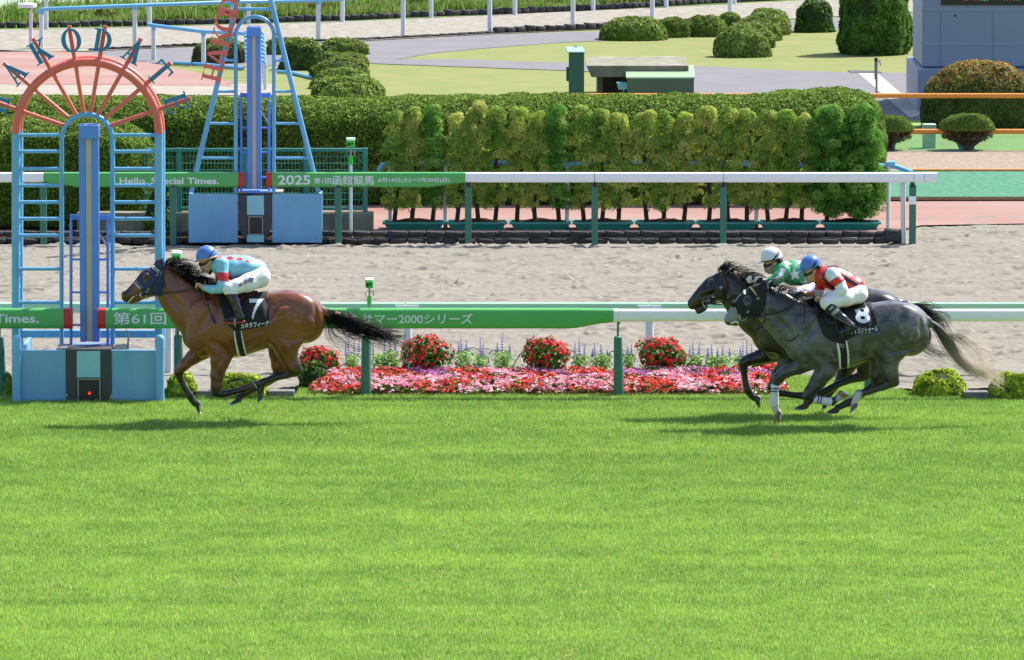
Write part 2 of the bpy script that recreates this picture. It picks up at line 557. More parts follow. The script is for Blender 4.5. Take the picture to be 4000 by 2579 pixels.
# ---- black kerb stones
m_stone = mat('kerb stone', C('#5a585a'), 0.9, vscale=9, col2=C('#38373a'), bump=1.0, bscale=25, detail=8, spec=0.2)
def stone_mesh(seed, sx, sy, sz):
    R = random.Random(seed)
    b = MB(); b.ball((0, 0, 0), 1, seg=14, rings=9)
    vs = []
    for x, y, z in b.v:
        sgn = lambda q: math.copysign(abs(q) ** 0.45, q)
        q = Vector((sgn(x), sgn(y), sgn(z)))
        k = 0.82 + 0.12 * math.sin(3*x + R.random()*.5 + seed) * math.cos(2.6*z + seed) + R.uniform(-.04, .04)
        vs.append((q.x*sx*.5*min(1.0, k+.12), q.y*sy*.5*k, (q.z*k*.5 + .5)*sz))
    b.v = vs
    return b
STONE = {}
def stone(loc, sx, sy, sz, label, group, rz=0.0, k=None):
    k = rnd.randrange(4) if k is None else k
    if k not in STONE:
        STONE[k] = stone_mesh(k, 1, 1, 1).build('kerb_stone', m_stone, None, (0, 0, 0), 1.0)
        o = STONE[k]
    else:
        o = STONE[k].copy(); COL.link(o)
    o.location = loc
    o.scale = (sx, sy, sz)
    o.rotation_euler = (rnd.uniform(-.04, .04), rnd.uniform(-.05, .05), rz + rnd.uniform(-.06, .06))
    tag(o, label, 'kerb stone', group)
Yk = GY(945) + 0.16
x = P(-40, 945, Yk).x
while x < P(3455, 945, Yk).x:
    w = rnd.uniform(.21, .29)
    stone((x + w/2, Yk + rnd.uniform(-.03, .03), -0.05), w*1.12, .24, .105, 'black kerb stone in the lower course under the far white rail', 'kerb stones of the far rail, lower course')
    x += w
x = P(-40, 945, Yk).x
while x < P(3455, 945, Yk).x:
    w = rnd.uniform(.21, .29)
    stone((x + w/2, Yk + 0.06 + rnd.uniform(-.03, .03), 0.05), w*1.12, .22, .10, 'black kerb stone in the upper course under the far white rail', 'kerb stones of the far rail, upper course')
    x += w
stone((P(3490, 945, Yk).x, Yk, -0.04), .30, .3, .25, 'large black kerb stone at the right end of the far kerb row', None, k=1)
def stone_row(pix, w_, h_, d_, label, group):
    pts = [G(x, y) for x, y in pix]
    for a, b in zip(pts, pts[1:]):
        n = max(1, round((b-a).length / w_))
        rz = math.atan2(b.y-a.y, b.x-a.x)
        for i in range(n):
            q = a.lerp(b, (i+.5)/n)
            stone(q, w_*1.0, d_, h_*rnd.uniform(.85, 1.1), label, group, rz)
stone_row([(-20, 114), (560, 104), (1000, 93), (1400, 81), (1700, 67), (2000, 57), (2400, 38), (2800, 16), (3090, 2)], .24, .17, .25,
          'black stone edging the grass verge behind the far sand track', 'stones along the far grass verge')
stone_row([(350, 199), (750, 181), (1430, 158), (1930, 132)], .26, .07, .2, 'low grey stone along the near edge of the far sand track', 'low stones along the far sand track')
stone_row([(1930, 132), (2400, 113), (2800, 92)], .27, .17, .25, 'tall dark stone along the near edge of the far sand track', 'tall stones along the far sand track')
m_kerb = mat('kerb concrete', C('#7c7a78'), 0.9, vscale=6, col2=C('#5c5a5b'), bump=.5, bscale=30)
for (xa, xb, py, lab) in ((765, 838, 1556, 'dark kerb block between two clipped bushes under the bay horse'), (1045, 1150, 1556, 'dark kerb block between the clipped bush and the flower bed'),
                          (3765, 3862, 1560, 'dark kerb block between the two right-hand clipped bushes')):
    a, b_ = G(xa, py), G(xb, py)
    o = MB().box((a.x, a.y, -.05), (b_.x, a.y + .22, .085)).build('kerb_block', m_kerb, None, None, None, .012)
    tag(o, lab, 'kerb')
# ================================================================== BUILT THINGS
m_blue = mat('light blue paint', C('#67a5d2'), 0.42, var=0.17, vscale=5.0, bump=0.12, bscale=18, detail=9, stretch=(1, 1, .35))
m_blue2 = mat('weathered blue panel', C('#5f96c0'), 0.5, vscale=2.6, col2=C('#76abd0'), bump=0.08, bscale=20, detail=10, stretch=(1, 1, .5))
m_deep = mat('strong blue paint', C('#5785dc'), 0.4, var=0.06, vscale=4.0)
m_coral = mat('coral red paint', C('#d66658'), 0.4, var=0.07, vscale=4.0)
m_teal = mat('dark blue letter paint', C('#22709f'), 0.4, var=0.05)
m_cream = mat('cream strip', C('#d9cdb4'), 0.45, vscale=3, col2=C('#c6bea8'))
m_white = mat('white plastic', C('#eaeaf0'), 0.38, var=0.03, vscale=2.0, spec=0.5)
m_palegreen = mat('pale green plastic', C('#a0d0aa'), 0.4, var=0.04, vscale=2.0)
m_sign = mat('green sign face', C('#4fa556'), 0.4, var=0.05, vscale=1.2)
m_signred = mat('red sign end', C('#b8222e'), 0.42, var=0.05)
m_letter = mat('white lettering', C('#d9dde4'), 0.5)
m_post = mat('dark green post', C('#376f5e'), 0.5, var=0.12, vscale=4, bump=.1)
m_steel = mat('grey steel', C('#8c9092'), 0.35, metal=0.6, var=.1)
m_black = mat('black plastic', C('#16171a'), 0.45)
m_dark = mat('charcoal panel', C('#3a3a40'), 0.6, var=.1)
m_aqua = mat('pale aqua panel', C('#79b7c8'), 0.35, vscale=5, col2=C('#8cc4d0'))
m_grey = mat('grey cover', C('#8d8880'), 0.7, var=.15, vscale=5)
m_boxgreen = mat('bright green plastic', C('#38b33c'), 0.45)
m_fence = mat('fence green paint', C('#2f8072'), 0.5, var=.08)
m_conc = mat('concrete', C('#8d897b'), 0.9, vscale=3.0, col2=C('#66644f'), bump=.4, bscale=25, detail=8)
m_whitepole = mat('white painted pole', C('#cfd3d6'), 0.5, var=.06, vscale=8)
m_skyblue = mat('sky blue pipe', C('#6fb3e2'), 0.4, var=.06)
m_redlamp = mat('red lamp', C('#ff3020'), 0.4, emit=(C('#ff2a1a'), 1.0))
m_orange = mat('orange rail paint', C('#d98a35'), 0.42, var=.05)
m_cab = mat('cabinet green', C('#2b5a4c'), 0.5, var=.06)
m_cabroof = mat('cabinet roof', C('#8fb5a8'), 0.4, var=.05)
m_housing = mat('olive green steel', C('#4f6448'), 0.5, var=.06)
m_housingroof = mat('housing roof', C('#8fa886'), 0.45, var=.05)
m_board = mat('grey blue cladding', C('#838fa6'), 0.45, var=.03, vscale=1)
m_screen = mat('dark screen', C('#101318'), 0.3)

def rung_lerp(a, b, t): return a + (b - a) * t
def arc(cx, cy, r, a0, a1, n, Y, ry=None):
    ry = r if ry is None else ry
    return [P(cx + r*math.cos(math.radians(a0 + (a1-a0)*i/n)), cy - ry*math.sin(math.radians(a0 + (a1-a0)*i/n)), Y) for i in range(n+1)]
def ell(cx, cy, rx, ry, a0, a1, n):
    return [(cx + rx*math.cos(math.radians(a0+(a1-a0)*i/n)), cy + ry*math.sin(math.radians(a0+(a1-a0)*i/n))) for i in range(n+1)]
def box2(x0, y0, x1, y1): return [(x0, y0), (x1, y0), (x1, y1), (x0, y1)]
def ring_quads(o, i_): return [[o[k], o[k+1], i_[k+1], i_[k]] for k in range(len(o)-1)]
GLYPH = {
 'H': [box2(.14,.05,.34,.95), box2(.66,.05,.86,.95), box2(.34,.45,.66,.55), box2(0,0,.46,.06), box2(.54,0,1,.06), box2(0,.94,.46,1), box2(.54,.94,1,1)],
 'A': [[(.10,.05),(.20,.05),(.53,1),(.44,1)], [(.44,1),(.58,1),(.92,.05),(.68,.05)], box2(.24,.27,.76,.35), box2(0,0,.34,.06), box2(.56,0,1.02,.06)],
 'K': [box2(.14,.05,.36,.95), [(.36,.40),(.36,.52),(.74,.95),(.86,.95)], [(.46,.50),(.58,.66),(.98,.05),(.72,.05)], box2(0,0,.48,.06), box2(0,.94,.48,1), box2(.62,.94,1,1), box2(.64,0,1.06,.06)],
 'O': ring_quads(ell(.5,.5,.52,.53,0,360,28), ell(.5,.5,.29,.45,0,360,28)),
 'D': [box2(.14,.05,.36,.95), box2(0,0,.36,.07), box2(0,.93,.36,1)] + ring_quads(ell(.36,.5,.62,.5,-90,90,16), ell(.36,.5,.38,.425,-90,90,16)),
 'T': [box2(.39,.05,.62,.93), box2(.02,.91,.98,1), [(.02,.70),(.08,.70),(.14,.91),(.02,.91)], [(.92,.70),(.98,.70),(.98,.91),(.86,.91)], box2(.26,0,.76,.06)],
 'E': [box2(.14,.05,.37,.95), box2(0,0,.9,.07), box2(0,.93,.86,1), box2(.37,.46,.68,.54), [(.80,.07),(.90,.07),(.96,.3),(.90,.3)], [(.76,.93),(.86,.93),(.88,.72),(.82,.72)], box2(.64,.36,.70,.64)],
}
def letter(ch, c, size, ang, m, parent, thick=0.02, aspect=0.84):
    """serif letter plate, centre c, its top pointing along ang (degrees from the right)"""
    b = MB()
    a = math.radians(ang - 90)
    ca, sa = math.cos(a), math.sin(a)
    for i, poly in enumerate(GLYPH[ch]):
        pts = []
        for u, v in poly:
            u = (u - .5) * size * aspect; v = (v - .5) * size
            pts.append((c.x + u*ca - v*sa, c.z + u*sa + v*ca))
        area = sum(pts[k][0]*pts[(k+1) % len(pts)][1] - pts[(k+1) % len(pts)][0]*pts[k][1] for k in range(len(pts)))
        if area < 0: pts = pts[::-1]
        b.prism(pts, c.y - thick - .0012*(i % 9), c.y + .0012*(i % 9))
    return b.build('letter', m, parent, None, 0.5)

# ---- near winning arch
Yg = 77.7
def near_arch():
    YF, YA, YB = Yg, Yg + 0.82, Yg + 1.44          # foot front (before the rail), arch, its twin behind
    base = P(340, 1570, Yg); base.z = 0
    t = thing('winning_arch', 'big blue and coral arch with ladder sides and spoked top', 'finish arch', base)
    s = S(Yg)
    for Y, n in ((YA, 0), (YB, 1)):
        for cx in (62, 621):
            a = P(cx, 522, YA); b_ = P(cx, 1530 if n == 0 else 1380, YA)
            a.y = b_.y = Y; 
            MB().tube([b_, a], 16.6/s if n == 0 else 14/s, 20).build('column', m_blue, t)
        pts = arc(341.5, 522, 279.5, 0, 180, 40, YA)
        for p in pts: p.y = Y
        MB().tube(pts, 16.8/s if n == 0 else 13/s, 20).build('arch', m_coral, t)
    # inner gate
    inner = [P(241, 1345, YA), P(241, 546, YA)] + arc(340.5, 546, 99.5, 180, 0, 28, YA)[1:] + [P(440, 1345, YA)]
    MB().tube(inner, 9.2/s, 14).build('inner_arch', m_blue, t)
    for y in (528, 592, 660, 725, 790, 855, 920, 1051, 1182):
        for xa, xb in ((68, 238), (443, 615)):
            MB().tube([P(xa, y, YA), P(xb, y, YA)], 7.2/s, 12).build('rung', m_blue, t)
    for y in (640, 900, 1010, 1140):
        for xc in (62, 621):
            a = P(xc, y, YA); b_ = a.copy(); b_.y = YB
            MB().tube([a, b_], 5/s, 8).build('tie_bar', m_blue, t)
    cx, cy = 340.5, 522
    word = 'HAKODATE'
    for i, ang in enumerate((161, 139.8, 119.6, 99.5, 80.5, 60.4, 40.2, 18.8)):
        r = math.radians(ang)
        q = lambda rad: P(cx + rad*math.cos(r), cy - rad*math.sin(r), YA)
        # spokes run from the small arch to the big one, then on as letter posts
        r0 = 84 if 60 < ang < 120 else 96
        MB().tube([q(r0), q(268)], 8.2/s, 12).build('spoke', m_coral, t)
        MB().tube([q(292), q(428)], 9.0/s, 12).build('letter_post', m_coral, t)
        c = q(370); c.y = YA - 0.045
        letter(word[i], c, 90/s, ang, m_teal, t)
    # foot
    def pl(x0, y0, x1, y1, dy0, dy1, name, m, bev=.006):
        a, b_ = P(x0, y1, YF), P(x1, y0, YF)
        z0 = min(a.z, 5)
        return MB().box((a.x, YF+dy0, z0), (b_.x, YF+dy1, b_.z)).build(name, m, t, None, .6, bev)
    pl(84, 1366, 259, 1574, -.06, 0.0, 'side_panel', m_blue2)
    pl(437, 1366, 612, 1574, -.06, 0.0, 'side_panel', m_blue2)
    # curved middle housing
    a, b_ = P(261, 1574, YF), P(435, 1362, YF)
    w = b_.x - a.x; h = b_.z - a.z
    prof = [(a.x, b_.z), (a.x, a.z + .22*h), (a.x + .05*w, a.z + .08*h), (a.x + .12*w, a.z), (b_.x - .12*w, a.z), (b_.x - .05*w, a.z + .08*h), (b_.x, a.z + .22*h), (b_.x, b_.z)]
    MB().prism(prof, YF - .075, YF + .45).build('middle_housing', m_dark, t, None, .6)
    pl(302, 1369, 393, 1472, -.083, -.07, 'aqua_panel', m_aqua, .003)
    # lamp recess: frame, dark well, red lamp
    a, b_ = P(306, 1571, YF), P(394, 1476, YF)
    f = MB(); e = .012
    for lo, hi in (((a.x, a.z), (b_.x, a.z+e)), ((a.x, b_.z-e), (b_.x, b_.z)), ((a.x, a.z+e), (a.x+e, b_.z-e)), ((b_.x-e, a.z+e), (b_.x, b_.z-e))):
        f.box((lo[0], YF-.10, lo[1]), (hi[0], YF-.07, hi[1]))
    fo = f.build('recess_frame', m_steel, t)
    MB().box((a.x+e, YF-.079, a.z+e), (b_.x-e, YF-.073, b_.z-e)).build('recess_well', m_black, t)
    c = P(351, 1533, YF); c.y = YF - .083
    MB().box((c.x-.012, c.y-.006, c.z-.014), (c.x+.012, c.y, c.z+.014)).build('lamp', m_redlamp, t)
    for cx_ in (67.5, 626):
        a = P(cx_, 1567, YF); b_ = P(cx_, 1322, YF)
        a.y = b_.y = YF - .09
        MB().tube([a, b_], 18/s, 18, False).ball(b_, 18/s).build('corner_post', m_blue, t)
    # rear beam and side walls of the foot
    a, b_ = P(85, 1319, YB), P(612, 1290, YB)
    MB().box((a.x, YB-.03, a.z), (b_.x, YB+.03, b_.z)).build('rear_beam', m_blue, t, None, .6, .006)
    for cx_ in (85, 612):
        a = P(cx_, 1574, YF)
        MB().box((a.x-.02, YF+.004, max(a.z, -.02)), (a.x+.02, YB-.035, P(0, 1366, YF).z)).build('end_panel', m_blue2, t)
    for xa, xb in ((218, 262), (440, 492)):
        a, b_ = P(xa, 1366, YF), P(xb, 1366, YF)
        MB().box((a.x, YF+.09, a.z-.03), (b_.x, YF+.6, a.z+.005)).build('cover_plate', m_grey, t)
    pts = [P(492, 1290, YF+.35), P(502, 1315, YF+.35), P(499, 1366, YF+.35)]
    MB().tube(pts, 4/s, 8).build('cable_pipe', m_steel, t)
    return t
near_arch()
def slit_post(name, label, cx, Y, top, bot, halfw, capw, caph, fx0, fx1, fy0, fy1, bars, strip, base_z_py):
    """upright finish-line post with its cream slit and its bolted side frame"""
    s = S(Y)
    b0 = P(cx, bot, Y)
    t = thing(name, label, 'finish post', b0)
    a, b_ = P(cx-halfw, bot, Y), P(cx+halfw, top, Y)
    s0, s1 = P(strip[0], bot-12, Y), P(strip[1], top+caph+8, Y)
    m = MB()
    m.box((a.x, Y-.09, a.z), (s0.x, Y+.09, b_.z)).box((s1.x, Y-.09, a.z), (b_.x, Y+.09, b_.z))
    m.build('post', m_deep, t, None, .6, .006)
    MB().box((s0.x+.002, Y-.05, a.z), (s1.x-.002, Y+.05, b_.z)).build('cream_strip', m_cream, t)
    a2, b2 = P(cx-capw, top+caph, Y), P(cx+capw, top, Y)
    MB().box((a2.x, Y-.14, a2.z), (b2.x, Y+.14, b2.z)).build('cap', m_deep, t, None, .6, .008)
    for fx in (fx0, fx1):
        p0, p1 = P(fx, fy1, Y), P(fx, fy0, Y)
        p0.y = p1.y = Y - .03
        MB().tube([p0, p1], 6.2*s/340/s, 14).ball(p1, 6.2*s/340/s).build('frame_pole', m_deep, t)
    for y in bars:
        for xa, xb in ((fx0, cx-halfw), (cx+halfw, fx1)):
            p0, p1 = P(xa, y, Y), P(xb, y, Y)
            p0.y = p1.y = Y - .03
            MB().tube([p0, p1], 4.2*s/340/s, 8).build('frame_bar', m_deep, t)
    p0, p1 = P(fx0, fy0-24, Y), P(fx1, fy0-24, Y)
    m = MB()
    for fx in (fx0, fx1):
        q = P(fx, fy0-20, Y); q.y = Y-.03
        m.tube([q - Vector((0,0,.06)), q + Vector((0,0,.05))], .012, 8)
    q0, q1 = P(fx0-6, fy0-17, Y), P(fx1+6, fy0-23, Y)
    m.box((q0.x, Y+.095, q0.z-.02), (q1.x, Y+.12, q1.z+.02))
    m.build('frame_bracket', m_deep, t)
    p0, p1 = P(cx+halfw, fy0+40, Y+.12), P(fx1, fy0+95, Y+.12)
    MB().tube([p0, p1], .012, 8).build('stay_rod', m_steel, t)
    q0, q1 = P(fx0-10, fy1+3, Y), P(fx1+10, fy1-12, Y)
    MB().box((q0.x, Y-.12, q0.z), (q1.x, Y+.25, q0.z+.03)).build('foot_plate', m_deep, t)
    return t
slit_post('finish_line_post', 'strong blue finish post with a cream slit inside the big near arch', 350, Yg+.74, 486, 1333, 35, 38, 54, 278, 422, 872, 1356, (1013, 1141, 1269), (338, 358), 1360)

# ---- far winning arch
Yf = GY(946) + 0.12
def far_arch():
    s = S(Yf)
    base = P(998, 945, Yf); base.z = 0
    t = thing('winning_arch', 'slim blue A-shaped arch with coral letters up its left leg', 'finish arch', base)
    lx = lambda y: 747 + (929-747)*(748-y)/748.0
    rx = lambda y: 1243 + (1058-1243)*(748-y)/748.0
    for fn in (lx, rx):
        MB().tube([P(fn(752), 752, Yf), P(fn(-160), -160, Yf)], 10/s, 16).build('leg', m_blue, t)
    MB().tube([P(lx(-160), -160, Yf), P(rx(-160), -160, Yf)], 10/s, 16).build('top_bar', m_blue, t)
    pts = [P(921, 752, Yf), P(921, 140, Yf)] + arc(995.5, 140, 74.5, 180, 0, 24, Yf)[1:] + [P(1070, 752, Yf)]
    MB().tube(pts, 7.8/s, 14).build('inner_arch', m_blue, t)
    for y in (135, 236, 358, 483, 618):
        MB().tube([P(lx(y), y, Yf), P(921, y, Yf)], 5.6/s, 10).build('rung', m_blue, t)
        MB().tube([P(1070, y, Yf), P(rx(y), y, Yf)], 5.6/s, 10).build('rung', m_blue, t)
    MB().tube([P(lx(36), 36, Yf), P(rx(36), 36, Yf)], 6.5/s, 10).build('rung', m_blue, t)
    for ch, y, dx in zip('HAKODATE', (288, 223, 153, 88, 28, -40, -105, -165), (-30,)*8):
        c = P(lx(y) + dx + 3, y - 5, Yf); c.y = Yf - .06
        letter(ch, c, 76/s, 166, m_coral, t, aspect=1.0)
    def pl(x0, y0, x1, y1, dy0, dy1, name, m, bev=.006):
        a, b_ = P(x0, y1, Yf), P(x1, y0, Yf)
        return MB().box((a.x, Yf+dy0, max(a.z, -.02)), (b_.x, Yf+dy1, b_.z)).build(name, m, t, None, .6, bev)
    pl(738, 757, 930, 946, -.10, -.04, 'side_panel', m_blue2)
    pl(1065, 757, 1258, 946, -.10, -.04, 'side_panel', m_blue2)
    a, b_ = P(932, 946, Yf), P(1063, 760, Yf); a.z = max(a.z, -.02)
    w = b_.x-a.x; h = b_.z-a.z
    prof = [(a.x, b_.z), (a.x, a.z+.42*h), (a.x+.08*w, a.z+.2*h), (a.x+.2*w, a.z+.05*h), (a.x+.3*w, a.z), (b_.x-.3*w, a.z), (b_.x-.2*w, a.z+.05*h), (b_.x-.08*w, a.z+.2*h), (b_.x, a.z+.42*h), (b_.x, b_.z)]
    MB().prism(prof, Yf-.085, Yf+.4).build('middle_housing', m_dark, t, None, .6)
    pl(966, 763, 1032, 838, -.1, -.08, 'aqua_panel', m_aqua, .003)
    a, b_ = P(972, 915, Yf), P(1028, 843, Yf)
    f = MB(); e = .012
    for lo, hi in (((a.x, a.z), (b_.x, a.z+e)), ((a.x, b_.z-e), (b_.x, b_.z)), ((a.x, a.z+e), (a.x+e, b_.z-e)), ((b_.x-e, a.z+e), (b_.x, b_.z-e))):
        f.box((lo[0], Yf-.11, lo[1]), (hi[0], Yf-.08, hi[1]))
    f.build('recess_frame', m_steel, t)
    MB().box((a.x+e, Yf-.092, a.z+e), (b_.x-e, Yf-.087, b_.z-e)).build('recess_well', m_black, t)
    pl(966, 916, 1032, 944, -.1, -.087, 'aqua_panel', m_aqua, .003)
    for x0, x1 in ((930, 960), (1040, 1104)):
        a, b_ = P(x0, 757, Yf), P(x1, 757, Yf)
        MB().box((a.x, Yf-.02, a.z+.006), (b_.x, Yf+.45, a.z+.03)).build('cover_plate', m_grey, t)
    for x in (745, 1251):
        a = P(x, 946, Yf)
        MB().box((a.x-.02, Yf-.036, -.02), (a.x+.02, Yf+.5, P(x, 757, Yf).z)).build('end_panel', m_blue2, t)
    return t
far_arch()
slit_post('finish_line_post', 'strong blue finish post inside the slim far arch, in front of the tall hedge', 993, Yf+.12, 104, 737, 26, 26, 36, 943, 1051, 394, 750, (499, 595, 693), (985, 1001), 750)

# ---- running rails
def loft(secs, m, name, parent, n=5):
    """rounded bar along x through sections (x, y centre, z bottom, z top, half depth, corner)"""
    rings = []
    for x, yc, z0, z1, hd, r in secs:
        ring = []
        r = min(r, (z1-z0)/2*.98, hd*.98)
        for cx, cz, a0 in ((yc-hd+r, z0+r, 180), (yc+hd-r, z0+r, 270), (yc+hd-r, z1-r, 0), (yc-hd+r, z1-r, 90)):
            for i in range(n):
                a = math.radians(a0 + 90*i/(n-1))
                ring.append((x, cx + r*math.cos(a), cz + r*math.sin(a)))
        rings.append(ring)
    k = len(rings[0])
    b = MB()
    fs = [(i*k+j, i*k+(j+1) % k, (i+1)*k+(j+1) % k, (i+1)*k+j) for i in range(len(rings)-1) for j in range(k)]
    fs += [tuple(range(k-1, -1, -1)), tuple((len(rings)-1)*k+j for j in range(k))]
    b.add([p for r_ in rings for p in r_], fs)
    o = b.build(name, m, parent, None, .6)
    return o
def section(px, yt, yb, Y, hd=.07, r=.04):
    a, b_ = P(px, yb, Y), P(px, yt, Y)
    return (a.x, Y, a.z, b_.z, hd, r)
Yr = 78.25
m_railwhite = m_white
def near_post(parent, px, ytop, ybot, lean=0, stem_top=1256):
    s = S(Yr)
    a, b_ = P(px + lean, ybot, Yr), P(px, ytop, Yr)
    a.y = b_.y = Yr + .02
    a.z = -.03
    po = MB().tube([a, b_, b_ + Vector((0, 0, .012))], [22/s, 16.5/s, 10/s], 18).build('post', m_post, parent)
    c = P(px, stem_top, Yr); c.y = Yr + .02
    MB().tube([b_, c], 4.5/s, 10).build('stem', m_post, parent)
    MB().tube([c - Vector((0,0,.02)), c - Vector((-.03,.02,.02))], .008, 8).build('wing_screw', m_black, parent)
def near_rail():
    g = P(381, 1549, Yr); g.z = 0
    t = thing('running_rail', 'near rail behind the horses, long green sign panel tapering into a white bar', 'rail', g)
    loft([section(x, 1204, 1283, Yr, .075, .05) for x in (414, 2222)] + [section(2250, 1204, 1281, Yr, .075, .05), section(2340, 1205.5, 1264, Yr, .072, .05), section(2396, 1206, 1258.5, Yr, .07, .045)], m_sign, 'sign_panel', t)
    loft([section(381, 1204, 1283, Yr, .076, .05), section(413.5, 1204, 1283, Yr, .076, .05)], m_signred, 'end_cap', t)
    loft([section(2397, 1207, 1259, Yr, .074, .045), section(2414, 1207, 1259, Yr, .074, .045)], m_white, 'joint_sleeve', t)
    for xa, xb in ((2415, 3398), (3401, 4390)):
        loft([section(xa, 1208, 1255, Yr, .07, .04), section(xb, 1208, 1255, Yr, .07, .04)], m_white, 'rail_bar', t)
    for px, yt, lean in ((695, 1312, 6), (1429, 1322, 0), (2414, 1318, 4), (3400, 1318, -4)):
        near_post(t, px, yt, 1556, lean)
    Yt = Yr - .0775
    text_fit('第61回', 442, 1220, 649, 1268, Yt, m_letter, t, .012)
    text_fit('農', 674, 1229, 706, 1259, Yt, m_letter, t, .012)
    text_fit('サマー2000シリーズ', 1413, 1225, 1846, 1265, Yt, m_letter, t, .012)
    # emblem: a red running horse over a red band on a pale ground
    em = MB()
    def pp(l): return [(P(x, y, Yt).x, P(x, y, Yt).z) for x, y in l]
    em.prism(pp([(1352,1222),(1368,1219),(1392,1232),(1394,1246),(1386,1252),(1346,1254),(1340,1246)][::-1]), Yt-.002, Yt)
    em.build('emblem_ground', m_letter, t)
    em = MB()
    em.prism(pp([(1354,1226),(1362,1222),(1368,1226),(1380,1230),(1376,1234),(1364,1236),(1356,1232)][::-1]), Yt-.005, Yt-.0025)
    em.prism(pp([(1346,1242),(1388,1238),(1390,1246),(1348,1250)][::-1]), Yt-.005, Yt-.0025)
    em.build('emblem', m_signred, t)
    # left of the line
    g = P(285, 1549, Yr); g.z = 0
    t = thing('running_rail', 'near rail left of the finish line, green sign panel with white lettering', 'rail', g)
    loft([section(x, 1204, 1283, Yr, .075, .05) for x in (-900, 250)], m_sign, 'sign_panel', t)
    loft([section(250.5, 1204, 1283, Yr, .076, .05), section(284, 1204, 1283, Yr, .076, .05)], m_signred, 'end_cap', t)
    text_fit('Hello, Special Times.', -390, 1227, 151, 1272, Yt, m_letter, t, .022)
    near_post(t, -2, 1322, 1556, 8)
near_rail()
# second, pale rail on the dirt side
Y2 = 81.1
def second_rail():
    g = P(1590, 1480, Y2); g.z = 0
    t = thing('running_rail', 'pale green plastic rail on white posts along the dirt side behind the flower bed', 'rail', g)
    for xa, xb in ((-700, 600), (603, 1583), (1588, 2533), (2538, 3478), (3482, 4600)):
        loft([section(xa, 1182, 1222, Y2, .06, .03), section(xb, 1182, 1222, Y2, .06, .03)], m_palegreen, 'rail_bar', t)
    for px in (657, 1592, 2537, 3485):
        s = S(Y2)
        a, b_ = P(px, 1484, Y2), P(px, 1215, Y2)
        a.z = -.08
        MB().tube([a, b_], 16/s, 16).build('post', m_whitepole, t)
        q0, q1 = P(px-48, 1206, Y2), P(px+44, 1191, Y2)
        prof = [(q0.x+.03, q0.z), (q1.x, q0.z), (q1.x, q1.z), (q0.x, q1.z)]
        MB().prism(prof, Y2-.085, Y2-.062).build('joint_bracket', m_white, t, None, .5)
second_rail()
# far rail
Y3 = GY(945) + .02
def far_post(t, px, yb=945, m=None):
    s = S(Y3)
    a, b_ = P(px, yb, Y3), P(px, 722, Y3)
    a.z = -.05
    MB().box((a.x-13/s, Y3-.05, a.z), (a.x+13/s, Y3+.05, b_.z)).build('post', m or m_post, t, None, .6, .008)
    q = P(px, 716, Y3)
    MB().box((q.x-8/s, Y3-.058, q.z-.055), (q.x+8/s, Y3+.03, q.z+.01)).build('clamp', m_black, t)
def far_rail():
    Yt = Y3 - .063
    g = P(2300, 945, Y3); g.z = 0
    t = thing('running_rail', 'far running rail with long green sign and white bar in front of the potted conifers', 'rail', g)
    loft([section(x, 673, 731, Y3, .06, .035) for x in (1063.5, 1680)] + [section(1760, 673, 719, Y3, .06, .035), section(1817, 673, 713, Y3, .06, .03)], m_sign, 'sign_panel', t)
    loft([section(1040, 673, 731, Y3, .061, .035), section(1063, 673, 731, Y3, .061, .035)], m_signred, 'end_cap', t)
    for xa, xb in ((1818, 1825), (1826, 2321.5), (2324, 2824.5), (2827, 3568), (3570, 3610), (3611.5, 3660)):
        loft([section(xa, 674, 712.5, Y3, .06, .03), section(xb, 674, 712.5, Y3, .06, .03)], m_white, 'rail_bar', t)
    for px in (1322, 1829, 2323, 2825):
        far_post(t, px)
    far_post(t, 3564)
    s = S(Y3)
    a, b_ = P(3564, 798, Y3), P(3564, 766, Y3)
    MB().box((a.x-13.6/s, Y3-.053, a.z), (a.x+13.6/s, Y3+.053, b_.z)).build('white_band', m_white, t)
    a, b_ = P(3530, 945, Y3+.05), P(3527, 712, Y3+.05); a.z = -.03
    MB().tube([a, b_], 10/s, 12).build('end_pole', m_whitepole, t)
    text_fit('2025', 1085, 685, 1212, 722, Yt, m_letter, t, .018)
    text_fit('第1回', 1226, 695, 1293, 718, Yt, m_letter, t, .012)
    text_fit('函館競馬', 1299, 686, 1461, 723, Yt, m_letter, t, .012)
    text_fit('6月14日(土)〜7月20日(日)', 1478, 694, 1757, 715, Yt, m_letter, t, .012)
    g = P(500, 945, Y3); g.z = 0
    t = thing('running_rail', 'far rail left of the slim arch, white bar then green sign', 'rail', g)
    loft([section(-700, 674, 712.5, Y3, .06, .03), section(171, 674, 712.5, Y3, .06, .03)], m_white, 'rail_bar', t)
    loft([section(174, 673, 713, Y3, .06, .03), section(230, 673, 718, Y3, .06, .035), section(300, 673, 731, Y3, .06, .035), section(930.5, 673, 731, Y3, .06, .035)], m_sign, 'sign_panel', t)
    loft([section(931, 673, 731, Y3, .061, .035), section(954.5, 673, 731, Y3, .061, .035)], m_signred, 'end_cap', t)
    text_fit('Hello, Special Times.', 467, 694, 855, 728, Yt, m_letter, t, .026)
    for px in (-330, 170, 677):
        far_post(t, px)
far_rail()

